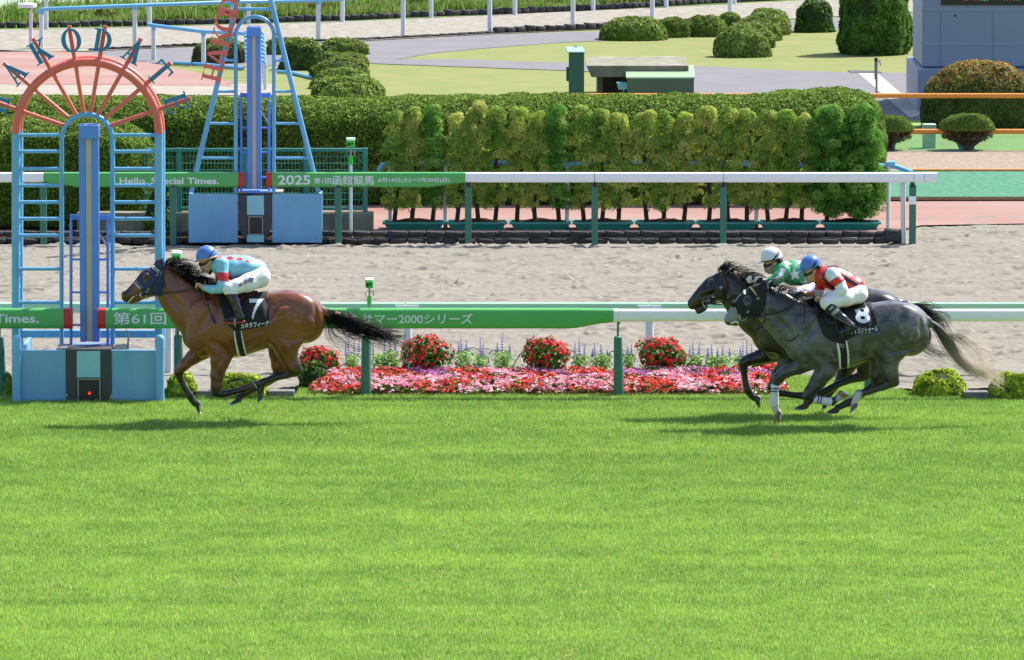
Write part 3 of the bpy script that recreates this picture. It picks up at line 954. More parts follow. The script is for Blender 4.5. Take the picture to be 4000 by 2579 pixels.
# ---- camera boxes on poles
def camera_pole(px, ytop, ybot, Y, k, label, pole_m, low_py):
    g = P(px, low_py, Y); g.z = 0
    t = thing('track_camera', label, 'camera', g)
    s = S(Y)
    x0 = P(px, ytop, Y)
    a = P(px, ytop + 95*k, Y)
    base = a.copy(); base.z = 0
    MB().tube([base, a], 6.2*k/s, 12).build('pole', pole_m, t)
    MB().tube([a - Vector((0,0,.02)), P(px, ytop + 68*k, Y)], 9*k/s, 12).build('clamp', m_boxgreen, t)
    m = MB().tube([P(px, ytop+68*k, Y), P(px, ytop+30*k, Y)], 4*k/s, 10)
    m.tube([P(px-14*k, ytop+72*k, Y), P(px-16*k, ytop+55*k, Y), P(px-6*k, ytop+44*k, Y)], 1.6*k/s, 6)
    m.tube([P(px+4*k, ytop+50*k, Y), P(px+16*k, ytop+48*k, Y), P(px+15*k, ytop+66*k, Y)], 3*k/s, 8)
    m.build('bracket', m_steel, t)
    c0, c1 = P(px-15*k, ytop+33*k, Y), P(px+15*k, ytop+5*k, Y)
    MB().box((c0.x, Y-.12*k, c0.z), (c1.x, Y+.12*k, c1.z)).build('housing', m_boxgreen, t, None, .6, .008)
    c0, c1 = P(px-17*k, ytop+7*k, Y), P(px+17*k, ytop-2*k, Y)
    MB().box((c0.x, Y-.15*k, c0.z), (c1.x, Y+.13*k, c1.z)).build('hood', mat('pale green lid', C('#a8e0b4'), .4), t, None, .6, .006)
    c = P(px-6*k, ytop+20*k, Y); c.y = Y - .12*k
    MB().tube([c, c - Vector((0, .03, 0))], 6*k/s, 14).build('lens', m_black, t)
    c = P(px+8*k, ytop+17*k, Y); c.y = Y - .121*k
    MB().box((c.x-4*k/s, c.y-.004, c.z-3*k/s), (c.x+4*k/s, c.y, c.z+3*k/s)).build('window', m_black, t)
    return t
camera_pole(690, 985, 0, Yr + .14, 1.12, 'green boxed track camera above the mane of the leading bay horse', m_steel, 1556)
camera_pole(1443, 1090, 0, Yr + .14, .98, 'green boxed track camera on a pole behind the bay tail', m_steel, 1556)
camera_pole(1370, 542, 0, Y3 + .35, 1.0, 'green boxed track camera on a white pole by the mesh fence', m_whitepole, 905)

# ---- green mesh fence on its concrete footing
def mesh_fence():
    Y = GY(905) + .1
    s = S(Y)
    g = P(1440, 905, Y); g.z = 0
    t = thing('mesh_fence', 'dark green wire mesh fence behind the slim arch in front of the hedge', 'fence', g)
    a, b_ = P(560, 905, Y), P(1432, 583, Y)
    tz, bz = P(0, 586, Y).z, P(0, 815, Y).z
    x0, x1 = P(560, 0, Y).x, P(1432, 0, Y).x
    m = MB()
    for z in (tz, bz):
        m.box((x0, Y-.03, z-.025), (x1, Y+.03, z+.025))
    m.build('frame_rail', m_fence, t, None, .6, .006)
    for px in (700, 956, 1195, 1427):
        q = P(px, 815, Y)
        MB().box((q.x-.035, Y-.036, .28), (q.x+.035, Y+.036, tz+.03)).build('post', m_fence, t, None, .6, .006)
    m = MB()
    x = x0
    while x < x1:
        m.tube([(x, Y, bz), (x, Y, tz)], .0045, 4, False)
        x += .052
    for py in (612, 638, 664, 690, 730, 755, 780):
        z = P(0, py, Y).z
        m.tube([(x0, Y-.006, z), (x1, Y-.006, z)], .006, 4, False)
    m.build('mesh_panel', m_fence, t)
    q = P(1459, 820, Y)
    o = MB().box((x0-1, Y-.12, -.05), (q.x, Y+.16, bz-.05)).build('footing_wall', m_conc, None, (x0, Y, 0), .6, .02)
    tag(o, 'grey concrete footing wall under the green mesh fence', 'footing wall')
mesh_fence()

# ---- light blue rail on white posts, behind the potted conifers
def blue_rail():
    Y = GY(893)
    s = S(Y)
    g = P(2500, 893, Y); g.z = 0
    t = thing('pipe_rail', 'sky blue pipe rail on white posts running behind the potted conifers', 'rail', g)
    pts = [P(1478, 668, Y), P(1492, 645, Y), P(1520, 640, Y), P(2500, 637, Y), P(3440, 648, Y), P(3500, 652, Y), P(3545, 668, Y-.4), P(3566, 677, Y-.6)]
    MB().tube(pts, 9.5/s, 14).build('rail_pipe', m_skyblue, t)
    q = P(3452, 652, Y)
    for px in (1524, 1740, 2215, 2955, 3470):
        a, b_ = P(px, 893, Y), P(px, 645, Y); a.z = -.01
        MB().tube([a, b_], 8/s, 12).build('post', m_whitepole, t)
    for px in (2215, 2930, 3480):
        a = P(px, 641, Y)
        MB().tube([a - Vector((.06,0,0)), a + Vector((.06,0,0))], 13/s, 14).build('joint', m_skyblue, t)
    # stub of another pipe poking out beside the hedge
    Yb = GY(815)
    a, b_ = P(3380, 546, Yb), P(3428, 546, Yb)
    t = thing('pipe_rail', 'short sky blue pipe end poking out beside the round end of the hedge', 'rail', Vector((b_.x, Yb, 0)))
    MB().tube([a, b_ - Vector((.03,0,0)), b_], [7/S(Yb), 12/S(Yb), 11/S(Yb)], 14).ball(b_, 11.5/S(Yb)).build('rail_pipe', m_skyblue, t)
    c = b_.copy(); c.z = 0; c.x -= .2
    MB().tube([c, a.lerp(b_, .3)], 7/S(Yb), 10).build('post', m_whitepole, t)
blue_rail()

# ---- orange rail fence with its green net
def orange_fence():
    Y = GY(589)
    s = S(Y)
    g = P(3800, 589, Y); g.z = 0
    t = thing('orange_fence', 'two-bar orange rail fence with green net right of the tall hedge', 'fence', g)
    for py, r in ((374, 9.5), (514, 10)):
        a, b_ = P(2100, py, Y), P(4500, py, Y)
        MB().tube([a, b_], r/s, 16).build('rail_pipe', m_orange, t)
    for px in (2400, 3000, 4250):
        a, b_ = P(px, 589, Y+.05), P(px, 374, Y+.05); a.z = 0
        MB().tube([a, b_], 8/s, 12).build('post', m_orange, t)
    nm = bpy.data.materials.new('green net')
    nm.use_nodes = True
    nt = nm.node_tree; nt.nodes.clear()
    out = nt.nodes.new('ShaderNodeOutputMaterial'); mx = nt.nodes.new('ShaderNodeMixShader')
    tr = nt.nodes.new('ShaderNodeBsdfTransparent'); df = nt.nodes.new('ShaderNodeBsdfPrincipled')
    df.inputs['Base Color'].default_value = (*C('#7accae'), 1); df.inputs['Roughness'].default_value = .6
    mx.inputs['Fac'].default_value = .45
    nt.links.new(tr.outputs[0], mx.inputs[1]); nt.links.new(df.outputs[0], mx.inputs[2]); nt.links.new(mx.outputs[0], out.inputs['Surface'])
    a, b_ = P(2100, 589, Y), P(4500, 520, Y)
    n = 60
    vs, fs = [], []
    for i in range(n+1):
        x = a.x + (b_.x-a.x)*i/n
        vs += [(x, Y + .015*math.sin(i*1.7), .01), (x, Y + .01*math.sin(i*1.1), b_.z)]
    fs = [(2*i, 2*i+2, 2*i+3, 2*i+1) for i in range(n)]
    make('net', vs, fs, nm, t)
    Yo = GY(669, .02)
    so = S(Yo)
    t = thing('low_kerb_rail', 'low orange kerb pipe between the wood chips and the green strip', 'rail', P(3900, 669, Yo))
    for i in range(18):
        xa = 3560 + i*62
        MB().tube([P(xa, 666, Yo), P(xa+60, 666, Yo)], 6.5/so, 10).build('pipe_length', m_orange, t)
orange_fence()

# ---- far left rails and loops
def post_line(name, label, posts, rail, rpx, m_rail, cap=True, group=None):
    g = G(*posts[0][:2])
    t = thing(name, label, 'rail', g, group)
    for bx, by, ty in posts:
        q = G(bx, by)
        b_ = P(bx, ty, q.y)
        s = S(q.y)
        MB().tube([q, b_], 9/s, 12).build('post', m_whitepole, t)
        if cap:
            MB().tube([P(bx, ty+14, q.y), P(bx, ty-1, q.y)], 9.6/s, 12).build('post_cap', m_rail, t)
    if rail:
        pts = [P(x, y, G(*bb).y) for x, y, bb in rail]
        MB().tube(pts, rpx/S(pts[0].y), 12).build('rail_pipe', m_rail, t)
    return t
post_line('running_rail', 'blue topped rail on white posts along the near side of the far sand track', 
          [(162, 190, 42), (527, 186, 24), (908, 176, 12), (1243, 161, 5), (1575, 147, -14), (1913, 131, -28), (2238, 112, -42), (2548, 92, -60), (2852, 72, -76)],
          [(150, 52, (162, 190)), (156, 40, (162, 190)), (175, 36, (162, 190)), (527, 22, (527, 186)), (908, 8, (908, 176)), (1243, 1, (1243, 161)), (1575, -18, (1575, 147)), (2238, -48, (2238, 112)), (2852, -82, (2852, 72))], 7.5, m_skyblue)
post_line('running_rail', 'white posts of the rail along the grass verge beyond the far sand track',
          [(180, 116, -20), (583, 106, -25), (970, 97, -30), (1337, 88, -45), (1684, 72, -62), (2011, 60, -75), (2316, 44, -85), (2602, 32, -100), (2868, 18, -115)],
          [(180, -24, (180, 116)), (970, -34, (970, 97)), (1684, -66, (1684, 72)), (2868, -119, (2868, 18))], 7.5, m_whitepole, False)
post_line('pipe_rail', 'sloping sky blue rail on white posts beside the red paving at the far left',
          [(600, 236, 104), (795, 255, 126)], [(575, 95, (600, 236)), (600, 100, (600, 236)), (795, 124, (795, 255)), (975, 133, (975, 268))], 7.5, m_skyblue)
# a rail seen nearly end-on: hoops one behind the other
def hoop_rail():
    t = thing('pipe_rail', 'sky blue and white hoop rail seen end-on behind the slim arch', 'rail', G(1035, 350))
    for i in range(8):
        f = i / 7
        by = 352 - 92*f
        q = G(1036 - 8*f, by); s = S(q.y)
        ty = 248 - 112*f
        a = q.copy(); b_ = P(1036 - 8*f, ty, q.y); c = P(1008 - 8*f, ty - 10, q.y)
        MB().tube([a, b_], 7/s, 10).build('post', m_whitepole, t)
        MB().tube([b_ - Vector((0,0,.1)), b_, P(1030 - 8*f, ty-9, q.y), c, c - Vector((.25,0,0))], 7/s, 10).build('hoop', m_skyblue, t)
hoop_rail()
def ground_pipe(pix, label):
    pts = [G(x, y, .04) for x, y in pix]
    o = MB().tube(pts, .035, 10).build('pipe', m_skyblue, None, pts[0])
    tag(o, label, 'pipe')
ground_pipe([(680, 246), (800, 252), (950, 268)], 'sky blue pipe lying on the grass edge at the upper left')
ground_pipe([(1085, 280), (1140, 284), (1215, 302)], 'sky blue pipe lying on the grass behind the slim arch')
def disc_lamp():
    g = G(120, 195); s = S(g.y)
    t = thing('disc_lamp', 'round white disc lamp on a pinkish pole at the upper left corner', 'lamp', g)
    top = P(120, 30, g.y)
    MB().tube([g, top], 7/s, 12).build('pole', mat('pinkish white pole', C('#d8c4d0'), .5), t)
    c = P(106, 22, g.y)
    MB().tube([c - Vector((0,0,8/s)), c - Vector((0,0,6/s)), c + Vector((0,0,7/s)), c + Vector((0,0,9/s))], [30/s, 37/s, 37/s, 33/s], 28).build('disc', m_white, t)
    MB().tube([top, P(110, 36, g.y)], 9/s, 10).build('bracket', m_steel, t)
disc_lamp()

# ---- cabinet, concrete slab shelter, green housing
def shelter():
    Y = GY(392)
    s = S(Y)
    def bx(x0, y0, x1, y1, Y0, Y1, name, m, t, bev=.01, z0=None):
        a, b_ = P(x0, y1, Y0), P(x1, y0, Y0)
        return MB().box((a.x, Y0, a.z if z0 is None else z0), (b_.x, Y1, b_.z)).build(name, m, t, None, .6, bev)
    Yc = Y - .3
    t = thing('cabinet', 'tall narrow dark green cabinet with pale sloped top left of the concrete slab', 'cabinet', P(2250, 392, Yc))
    bx(2222, 208, 2282, 392, Yc, Yc+.4, 'body', m_cab, t, .006, 0)
    a, b_ = P(2217, 206, Yc), P(2286, 206, Yc)
    m = MB()
    zt = P(0, 206, Yc).z
    vs = [(a.x, Yc-.04, zt), (b_.x, Yc-.04, zt), (b_.x, Yc-.04, zt+.02), (a.x, Yc-.04, zt+.02),
          (a.x-.03, Yc+.44, zt+.03), (b_.x-.05, Yc+.44, zt+.03), (b_.x-.05, Yc+.44, zt+.085), (a.x-.03, Yc+.44, zt+.085)]
    m.add(vs, [(0,1,2,3), (5,4,7,6), (3,2,6,7), (1,0,4,5), (0,3,7,4), (2,1,5,6)])
    m.build('roof', m_cabroof, t, None, .5)
    for px, py in ((2248, 183), (2260, 199)):
        q = P(px, py, Yc+.2)
        ring = [q + Vector((.02*math.cos(k*.5236), 0, .02*math.sin(k*.5236))) for k in range(13)]
        MB().tube(ring, .006, 6).build('lifting_ring', m_dark, t)
    a = P(2216, 290, Yc+.15)
    MB().box((a.x-.02, Yc+.1, a.z-.13), (a.x+.04, Yc+.3, a.z+.13)).build('side_box', m_cab, t)
    t = thing('concrete_shelter', 'weathered concrete slab on a low wall beside the green housing', 'shelter', P(2450, 392, Y+.4))
    a, b_ = P(2290, 302, Y), P(2690, 257, Y)
    z0, z1 = a.z, b_.z
    xl, xr = a.x, b_.x
    back = Y + 2.6
    prof = [(xl+.10, z0), (xr, z0), (xr, z1), (xl, z1)]
    MB().prism(prof, Y, back).build('slab', m_conc, t, None, .5, .01)
    wl, wr = P(2335, 360, Y).x, P(2560, 360, Y).x
    MB().box((wl, Y+.35, 0), (wl+.10, Y+2.2, z0-.002)).box((wl+.1, Y+1.0, 0), (wr, Y+1.2, z0-.002)).build('wall', m_conc, t)
    # white weather stains on the slab, as thin flaking paint
    R = random.Random(3)
    m = MB()
    for i in range(13):
        cx, cy = R.uniform(xl+.1, xr-.1), R.choice((Y+.12, Y+.2, back-.2, back-.12, R.uniform(Y, back)))
        w, d = R.uniform(.08, .4), R.uniform(.04, .14)
        cx = min(max(cx, xl+w), xr-w); cy = min(max(cy, Y+d+.01), back-d-.01)
        ring = [(cx + w*math.cos(k*.785)*R.uniform(.5, 1), cy + d*math.sin(k*.785)*R.uniform(.5, 1), z1+.004+i*.0004) for k in range(8)]
        m.add(ring, [tuple(range(8))])
    m.build('flaking_paint', mat('flaking white paint', C('#b3b1aa'), .9), t)
    Yh = Y - .5
    t = thing('machine_housing', 'low olive green steel housing with pale sloped roof in front of the concrete slab', 'housing', P(2580, 392, Yh))
    a, b_ = P(2450, 392, Yh), P(2711, 302, Yh)
    zt = b_.z
    D = 1.0
    zr = P(0, 255, Yh+D).z
    MB().box((a.x, Yh, 0), (b_.x, Yh+D, zt-.01)).build('body', m_housing, t, None, .6, .006)
    e = .02
    m = MB()
    vs = [(a.x-e, Yh-e, zt-.03), (b_.x+e, Yh-e, zt-.03), (b_.x+e, Yh-e, zt), (a.x-e, Yh-e, zt), (a.x-e, Yh+D, zt-.03), (b_.x+e, Yh+D, zt-.03), (b_.x+e, Yh+D, zr), (a.x-e, Yh+D, zr)]
    m.add(vs, [(0,1,2,3), (5,4,7,6), (3,2,6,7), (1,0,4,5), (0,3,7,4), (2,1,5,6)])
    m.build('roof', m_housingroof, t, None, .5)
    q = P(2425, 336, Yh+.2)
    MB().prism([(q.x-.08, q.z+.06), (q.x-.04, q.z-.07), (q.x+.12, q.z-.07), (q.x+.12, q.z+.06)], Yh+.2, Yh+.5).tube([(q.x+.06, Yh+.3, 0), (q.x+.06, Yh+.3, q.z)], .02, 8).build('side_hopper', m_aqua, t)
shelter()

# ---- big results board
def board():
    Y = 125.0
    a = P(3602, 262, Y); top = 6.4
    t = thing('results_board', 'huge grey blue clad results board on a plinth at the upper right', 'scoreboard', (a.x + 4, Y, 0))
    xr = a.x + 14
    MB().box((a.x, Y, a.z), (xr, Y+3.0, top)).build('cladding', m_board, t, None, .6, .02)
    for py in (38, 172):
        z = P(0, py, Y).z
        MB().box((a.x-.012, Y-.012, z-.012), (xr, Y+3.0, z+.012)).build('seam_trim', mat('seam trim', C('#93a0b4'), .5), t)
    for px in (3675, 3880):
        q = P(px, 0, Y)
        MB().box((q.x-.004, Y-.006, a.z), (q.x+.004, Y, P(0, 40, Y).z)).build('panel_joint', mat('panel joint', C('#68778f'), .5), t)
    p0 = P(3676, 20, Y)
    MB().box((p0.x, Y-.03, p0.z), (p0.x+9.5, Y+.01, top-.3)).build('screen', m_screen, t)
    # lit characters along the foot of the screen
    R = random.Random(9)
    for name, col, xs in (('red_lit_text', '#ff4a5a', (3762, 3798, 3915, 3935)), ('green_lit_text', '#39e06a', (3830, 3838, 3960))):
        m = MB()
        for x in xs:
            for k in range(5):
                q = P(x + k*4.6, R.uniform(-3, 2), Y)
                m.box((q.x, Y-.036, q.z), (q.x+R.uniform(.008, .02), Y-.031, q.z+R.uniform(.008, .03)))
        m.build(name, mat(name, C(col), .5, emit=(C(col), .35)), t)
    q = P(3731, 61, Y)
    MB().tube([(q.x, Y-.02, q.z), (q.x, Y, q.z)], .02, 12).build('vent_hole', m_black, t)
    b0 = P(3584, 270, Y-.35)
    MB().box((b0.x, Y-.35, 0), (xr, Y+3.2, b0.z)).build('plinth', m_board, t, None, .6, .02)
board()
# ---- standpipe with a tap, grating, bollard
def small_things():
    q = G(3424, 372); s = S(q.y)
    t = thing('standpipe', 'thin dark standpipe with a silver tap beside the tiled strip', 'standpipe', q)
    MB().tube([q, P(3424, 300, q.y)], 4.6/s, 10).build('lower_pipe', m_steel, t)
    MB().tube([P(3422, 310, q.y), P(3422, 238, q.y)], 6.5/s, 12).build('sleeve', mat('grey sleeve', C('#7d7f88'), .4, metal=.4), t)
    MB().tube([P(3422, 240, q.y), P(3422, 226, q.y)], 6.8/s, 12).build('cap', m_black, t)
    m = MB().tube([P(3424, 242, q.y), P(3437, 242, q.y), P(3440, 256, q.y)], 2.6/s, 8).tube([P(3434, 242, q.y), P(3434, 234, q.y), P(3442, 235, q.y)], 1.6/s, 8)
    m.build('tap', m_steel, t)
    a = [G(3312, 274, .02), G(3430, 277, .02), G(3452, 284, .02), G(3322, 284, .02)]
    t = thing('drain_grate', 'grey steel drain grating set in the asphalt beside the lawn', 'grating', a[0])
    n = 14
    m = MB()
    for i in range(n):
        f = (i+.2)/n; g_ = (i+.75)/n
        m.add([a[0].lerp(a[1], f), a[0].lerp(a[1], g_), a[3].lerp(a[2], g_), a[3].lerp(a[2], f)], [(0,1,2,3)])
    m.build('bar', m_steel, t)
    make('channel', [p - Vector((0,0,.004)) for p in a], [(0,1,2,3)], m_dark, t)
    q = GY(580); s = S(q)
    p0, p1 = P(3604, 580, q), P(3654, 484, q)
    t = thing('bollard', 'square pale green bollard behind the green net', 'bollard', Vector(((p0.x+p1.x)/2, q, 0)))
    mb = mat('pale bollard paint', C('#a5bfae'), .5, var=.06)
    MB().box((p0.x, q-.11, 0), (p1.x, q+.11, p1.z-.05)).build('shaft', mb, t, None, .6, .01)
    MB().box((p0.x-.006, q-.116, p1.z-.049), (p1.x+.006, q+.116, p1.z)).build('cap', mb, t, None, .6, .015)
    q = G(1105, 1549)
    t = thing('sprinkler_cover', 'pale round sprinkler cover in the turf edge left of the flower bed', 'sprinkler', q)
    MB().tube([q, q + Vector((0,0,.03)), q + Vector((0,0,.045))], [.085, .08, .05], 18).build('lid', mat('pale lid', C('#cfe0d4'), .4), t)
    MB().tube([q - Vector((0,0,.02)), q + Vector((0,0,.012))], .10, 18).build('collar', m_dark, t)
small_things()
# ================================================================== PLANTS
m_leaf = mat('foliage', None, 0.6, attr=True, trans=0.32, spec=0.18)
m_hedge = mat('hedge leaf', None, 0.7, attr=True, trans=0.18, spec=0.1)
m_conifer = mat('conifer spray', None, 0.7, attr=True, trans=0.42, spec=0.12)
m_core = mat('inner twigs', C('#2c3a1c'), 0.95, vscale=20, col2=C('#3d3a22'), bump=.6, bscale=40, spec=0.05)
m_petal = mat('petals', None, 0.55, attr=True, trans=0.35, spec=0.2)
m_trunk = mat('trunk bark', C('#4b4038'), 0.95, vscale=12, col2=C('#2f2822'), bump=.8, bscale=40, spec=0.1)
HEDGE = [C('#4c661e'), C('#5e7826'), C('#41591d'), C('#738a34')]
YEW = [C('#667c34'), C('#7a8c40'), C('#56702e'), C('#909e4e')]
GOLD = [C('#98b030'), C('#b6c542'), C('#7c9628'), C('#ccd25e')]
CONI = [C('#8aaa48'), C('#a8b856'), C('#729a3c'), C('#c2c866')]
CONI_Y = [C('#a2b852'), C('#b8c060'), C('#88a44c'), C('#cccc72')]
CONI_G = [C('#64963e'), C('#7eae4c'), C('#558832'), C('#96ba5c')]
BROWN = [C('#6a5640'), C('#574535'), C('#7c6a4c'), C('#5d6a34')]
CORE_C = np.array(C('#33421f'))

def join(parts):
    """[(verts, quads, colours)] -> one"""
    vs, fs, cs, n = [], [], [], 0
    for v, f, c in parts:
        vs.append(v); fs.append(f + n); cs.append(np.broadcast_to(c, v.shape) if np.ndim(c) == 1 else c); n += len(v)
    return np.concatenate(vs), np.concatenate(fs), np.concatenate(cs)
def grid_faces(nu, nv):
    a = np.arange(nu*nv).reshape(nu, nv)
    return np.stack([a[:-1, :-1], a[1:, :-1], a[1:, 1:], a[:-1, 1:]], -1).reshape(-1, 4).astype(np.int32)

class SupEll:
    """clipped-shrub shape: superellipsoid half resting on the ground; returns surface points and normals"""
    def __init__(s, c, rx, ry, rz, e=2.6, under=0.0, taper=0.0):
        s.c = np.array(c); s.r = np.array([rx, ry, rz]); s.e = e; s.under = under; s.taper = taper
    def sample(s, n, R=rng, zmin=0.0):
        d = R.normal(size=(n, 3)); d /= np.linalg.norm(d, axis=1, keepdims=True)
        d[:, 2] = np.where(d[:, 2] < -s.under, -d[:, 2], d[:, 2])
        return s.surf(d)
    def surf(s, d, k=1.0):
        t = (np.abs(d / s.r) ** s.e).sum(1) ** (-1/s.e)
        p = d * t[:, None] * k
        nrm = np.sign(p) * np.abs(p / s.r) ** (s.e - 1) / s.r
        nrm /= np.linalg.norm(nrm, axis=1, keepdims=True) + 1e-9
        if s.taper:
            f = 1 - s.taper * np.clip(p[:, 2] / s.r[2], 0, 1)
            p[:, 0] *= f; p[:, 1] *= f
        return p + s.c, nrm
    def core(s, k=.93, nu=28, nv=14):
        a = np.linspace(0, 2*np.pi, nu); b = np.linspace(-np.arcsin(min(.99, s.under)) if s.under else -0.05, np.pi/2 - .001, nv)
        A, B = np.meshgrid(a, b, indexing='ij')
        d = np.stack([np.cos(A)*np.cos(B), np.sin(A)*np.cos(B), np.sin(B)], -1).reshape(-1, 3)
        p, _ = s.surf(d, k)
        return p, grid_faces(nu, nv), CORE_C
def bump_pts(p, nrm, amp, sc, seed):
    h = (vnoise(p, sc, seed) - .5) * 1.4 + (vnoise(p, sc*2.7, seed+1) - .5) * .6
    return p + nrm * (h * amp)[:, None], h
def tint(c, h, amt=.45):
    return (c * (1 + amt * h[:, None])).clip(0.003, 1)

def clipped_shrub(name, label, x0, x1, ytop, ybase, n, size, pal, cat='shrub', group=None, depth=0.9, e=2.6, amp=.05, sc=7.0, spread=.2, top_pal=None, z0=0.0, yoff=0.0, wpal=None):
    q = G((x0+x1)/2, ybase)
    rx = (x1-x0)/2 / S(q.y)
    ry = rx*depth
    Yc = q.y + ry*.85 + yoff
    rx *= Yc/q.y
    zt = P((x0+x1)/2, ytop, Yc + ry*.2).z
    c = (P((x0+x1)/2, ybase, Yc).x, Yc, z0)
    sh = SupEll(c, rx, ry, zt - z0, e)
    R = np.random.default_rng(int(x0*7 + ytop*13) % 99991)
    p, nr = sh.sample(n, R)
    p, h = bump_pts(p, nr, amp, sc, int(x0) % 97)
    p = p - nr * (R.random(n) ** 2 * .07)[:, None]
    v, f = leaf_mesh(p, nr, size, R=R, tilt=.5)
    col = pick(pal, n, R, spread, wpal)
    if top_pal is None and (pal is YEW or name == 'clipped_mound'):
        top_pal = [C('#748a3a'), C('#879748'), C('#667c34')]  # paler up-facing leaves paint a sunlit top onto the mounds
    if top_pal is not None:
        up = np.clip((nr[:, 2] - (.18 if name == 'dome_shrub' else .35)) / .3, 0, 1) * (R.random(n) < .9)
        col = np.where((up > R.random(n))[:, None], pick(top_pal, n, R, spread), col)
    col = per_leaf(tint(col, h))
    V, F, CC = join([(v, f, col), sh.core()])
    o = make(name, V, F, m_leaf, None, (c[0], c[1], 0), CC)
    tag(o, label, cat, group)
    return o

# ---- bed of dark earth under hedge and fence
sheet('hedge_bed', [(-600, 800), (3500, 800), (3500, 455), (-600, 455)], -0.012, m_soil)

# ---- the tall hedge and the lower rounded hedge
def swept_hedge(name, label, xa, xb, yc, hd, prof, n, size, pal, Ytop, endr=.7, seed=1, zb=0.0, enda=None):
    """clipped hedge along x; prof: [(px, py)] of its top line in the photograph"""
    R = np.random.default_rng(seed)
    px = np.array([p[0] for p in prof]); 
    wx = np.array([P(p[0], p[1], Ytop).x for p in prof]); wz = np.array([P(p[0], p[1], Ytop).z for p in prof])
    X0, X1 = xa, xb
    def shape(x, a, k=1.0):
        h = np.interp(x, wx, wz) * (1 + .006*np.sin(x*3.1) + .005*np.sin(x*7.7+1))
        t = np.clip((x - (X1-endr)) / endr, 0, 1)
        s = np.sqrt(np.clip(1 - t**2.6, 0, 1))
        hh = h * (.55 + .45*s**.7); d = hd * (.12 + .88*s)
        ca, sa = np.cos(a), np.sin(a)
        y = yc - d*k * np.sign(ca)*np.abs(ca)**.5
        z = hh*k * np.abs(sa)**.5
        ny = -np.sign(ca)*np.abs(ca)**1.5 / hd; nz = np.abs(sa)**1.5 / 1.6
        nx = t**3 * 1.4
        nr = np.stack([nx, ny, nz], 1); nr /= np.linalg.norm(nr, axis=1, keepdims=True) + 1e-9
        return np.stack([x, y, z], 1), nr
    aa = np.linspace(.0005, np.pi-.0005, 400)
    pp, _ = shape(np.full(400, (X0+X1)/2), aa)
    cl = np.concatenate([[0], np.cumsum(np.linalg.norm(np.diff(pp, axis=0), axis=1))])
    a = np.interp(R.random(n) * cl[-1] * .82, cl, aa)
    x = X0 + (X1-X0) * R.random(n)
    m_ = int(n*.06)                                        # more on the rounded end
    x[:m_] = X1 - endr * R.random(m_)**1.6
    p, nr = shape(x, a)
    p, h = bump_pts(p, nr, .035, 5.5, seed*7)
    p = p - nr * (R.random(n)**2 * .10)[:, None]
    v, f = leaf_mesh(p, nr, size, aspect=.45, tilt=.5, R=R)
    c = pick(pal, n, R, .2)
    new = (nr[:, 2] > .6) & (R.random(n) < .6)                # sunlit top painted into the colour: paler up-facing leaves
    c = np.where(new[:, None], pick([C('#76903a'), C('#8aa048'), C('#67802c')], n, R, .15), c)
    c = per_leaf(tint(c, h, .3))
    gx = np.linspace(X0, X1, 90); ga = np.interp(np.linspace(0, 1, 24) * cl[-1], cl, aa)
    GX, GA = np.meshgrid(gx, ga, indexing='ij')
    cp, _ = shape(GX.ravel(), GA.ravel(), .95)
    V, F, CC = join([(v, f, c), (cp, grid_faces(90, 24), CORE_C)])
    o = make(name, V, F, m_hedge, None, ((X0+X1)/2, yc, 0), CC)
    tag(o, label, 'hedge')
    return o
Yh0 = 104.4
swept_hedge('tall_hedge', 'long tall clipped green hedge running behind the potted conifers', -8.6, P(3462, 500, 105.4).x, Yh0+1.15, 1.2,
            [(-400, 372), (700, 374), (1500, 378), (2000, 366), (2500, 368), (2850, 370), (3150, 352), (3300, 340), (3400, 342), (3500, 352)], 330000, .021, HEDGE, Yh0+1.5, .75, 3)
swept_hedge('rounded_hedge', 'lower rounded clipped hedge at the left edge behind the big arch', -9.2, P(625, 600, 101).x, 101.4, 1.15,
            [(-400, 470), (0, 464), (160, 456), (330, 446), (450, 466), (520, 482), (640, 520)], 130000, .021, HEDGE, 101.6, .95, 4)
# yellow-green sprig at its right foot
clipped_shrub('leafy_shrub', 'loose yellow green shrub at the right foot of the rounded hedge', 560, 668, 725, 908, 2600, .03, [C('#6c8530'), C('#84943a'), C('#54722a')], e=2.0, amp=.12, depth=.5)

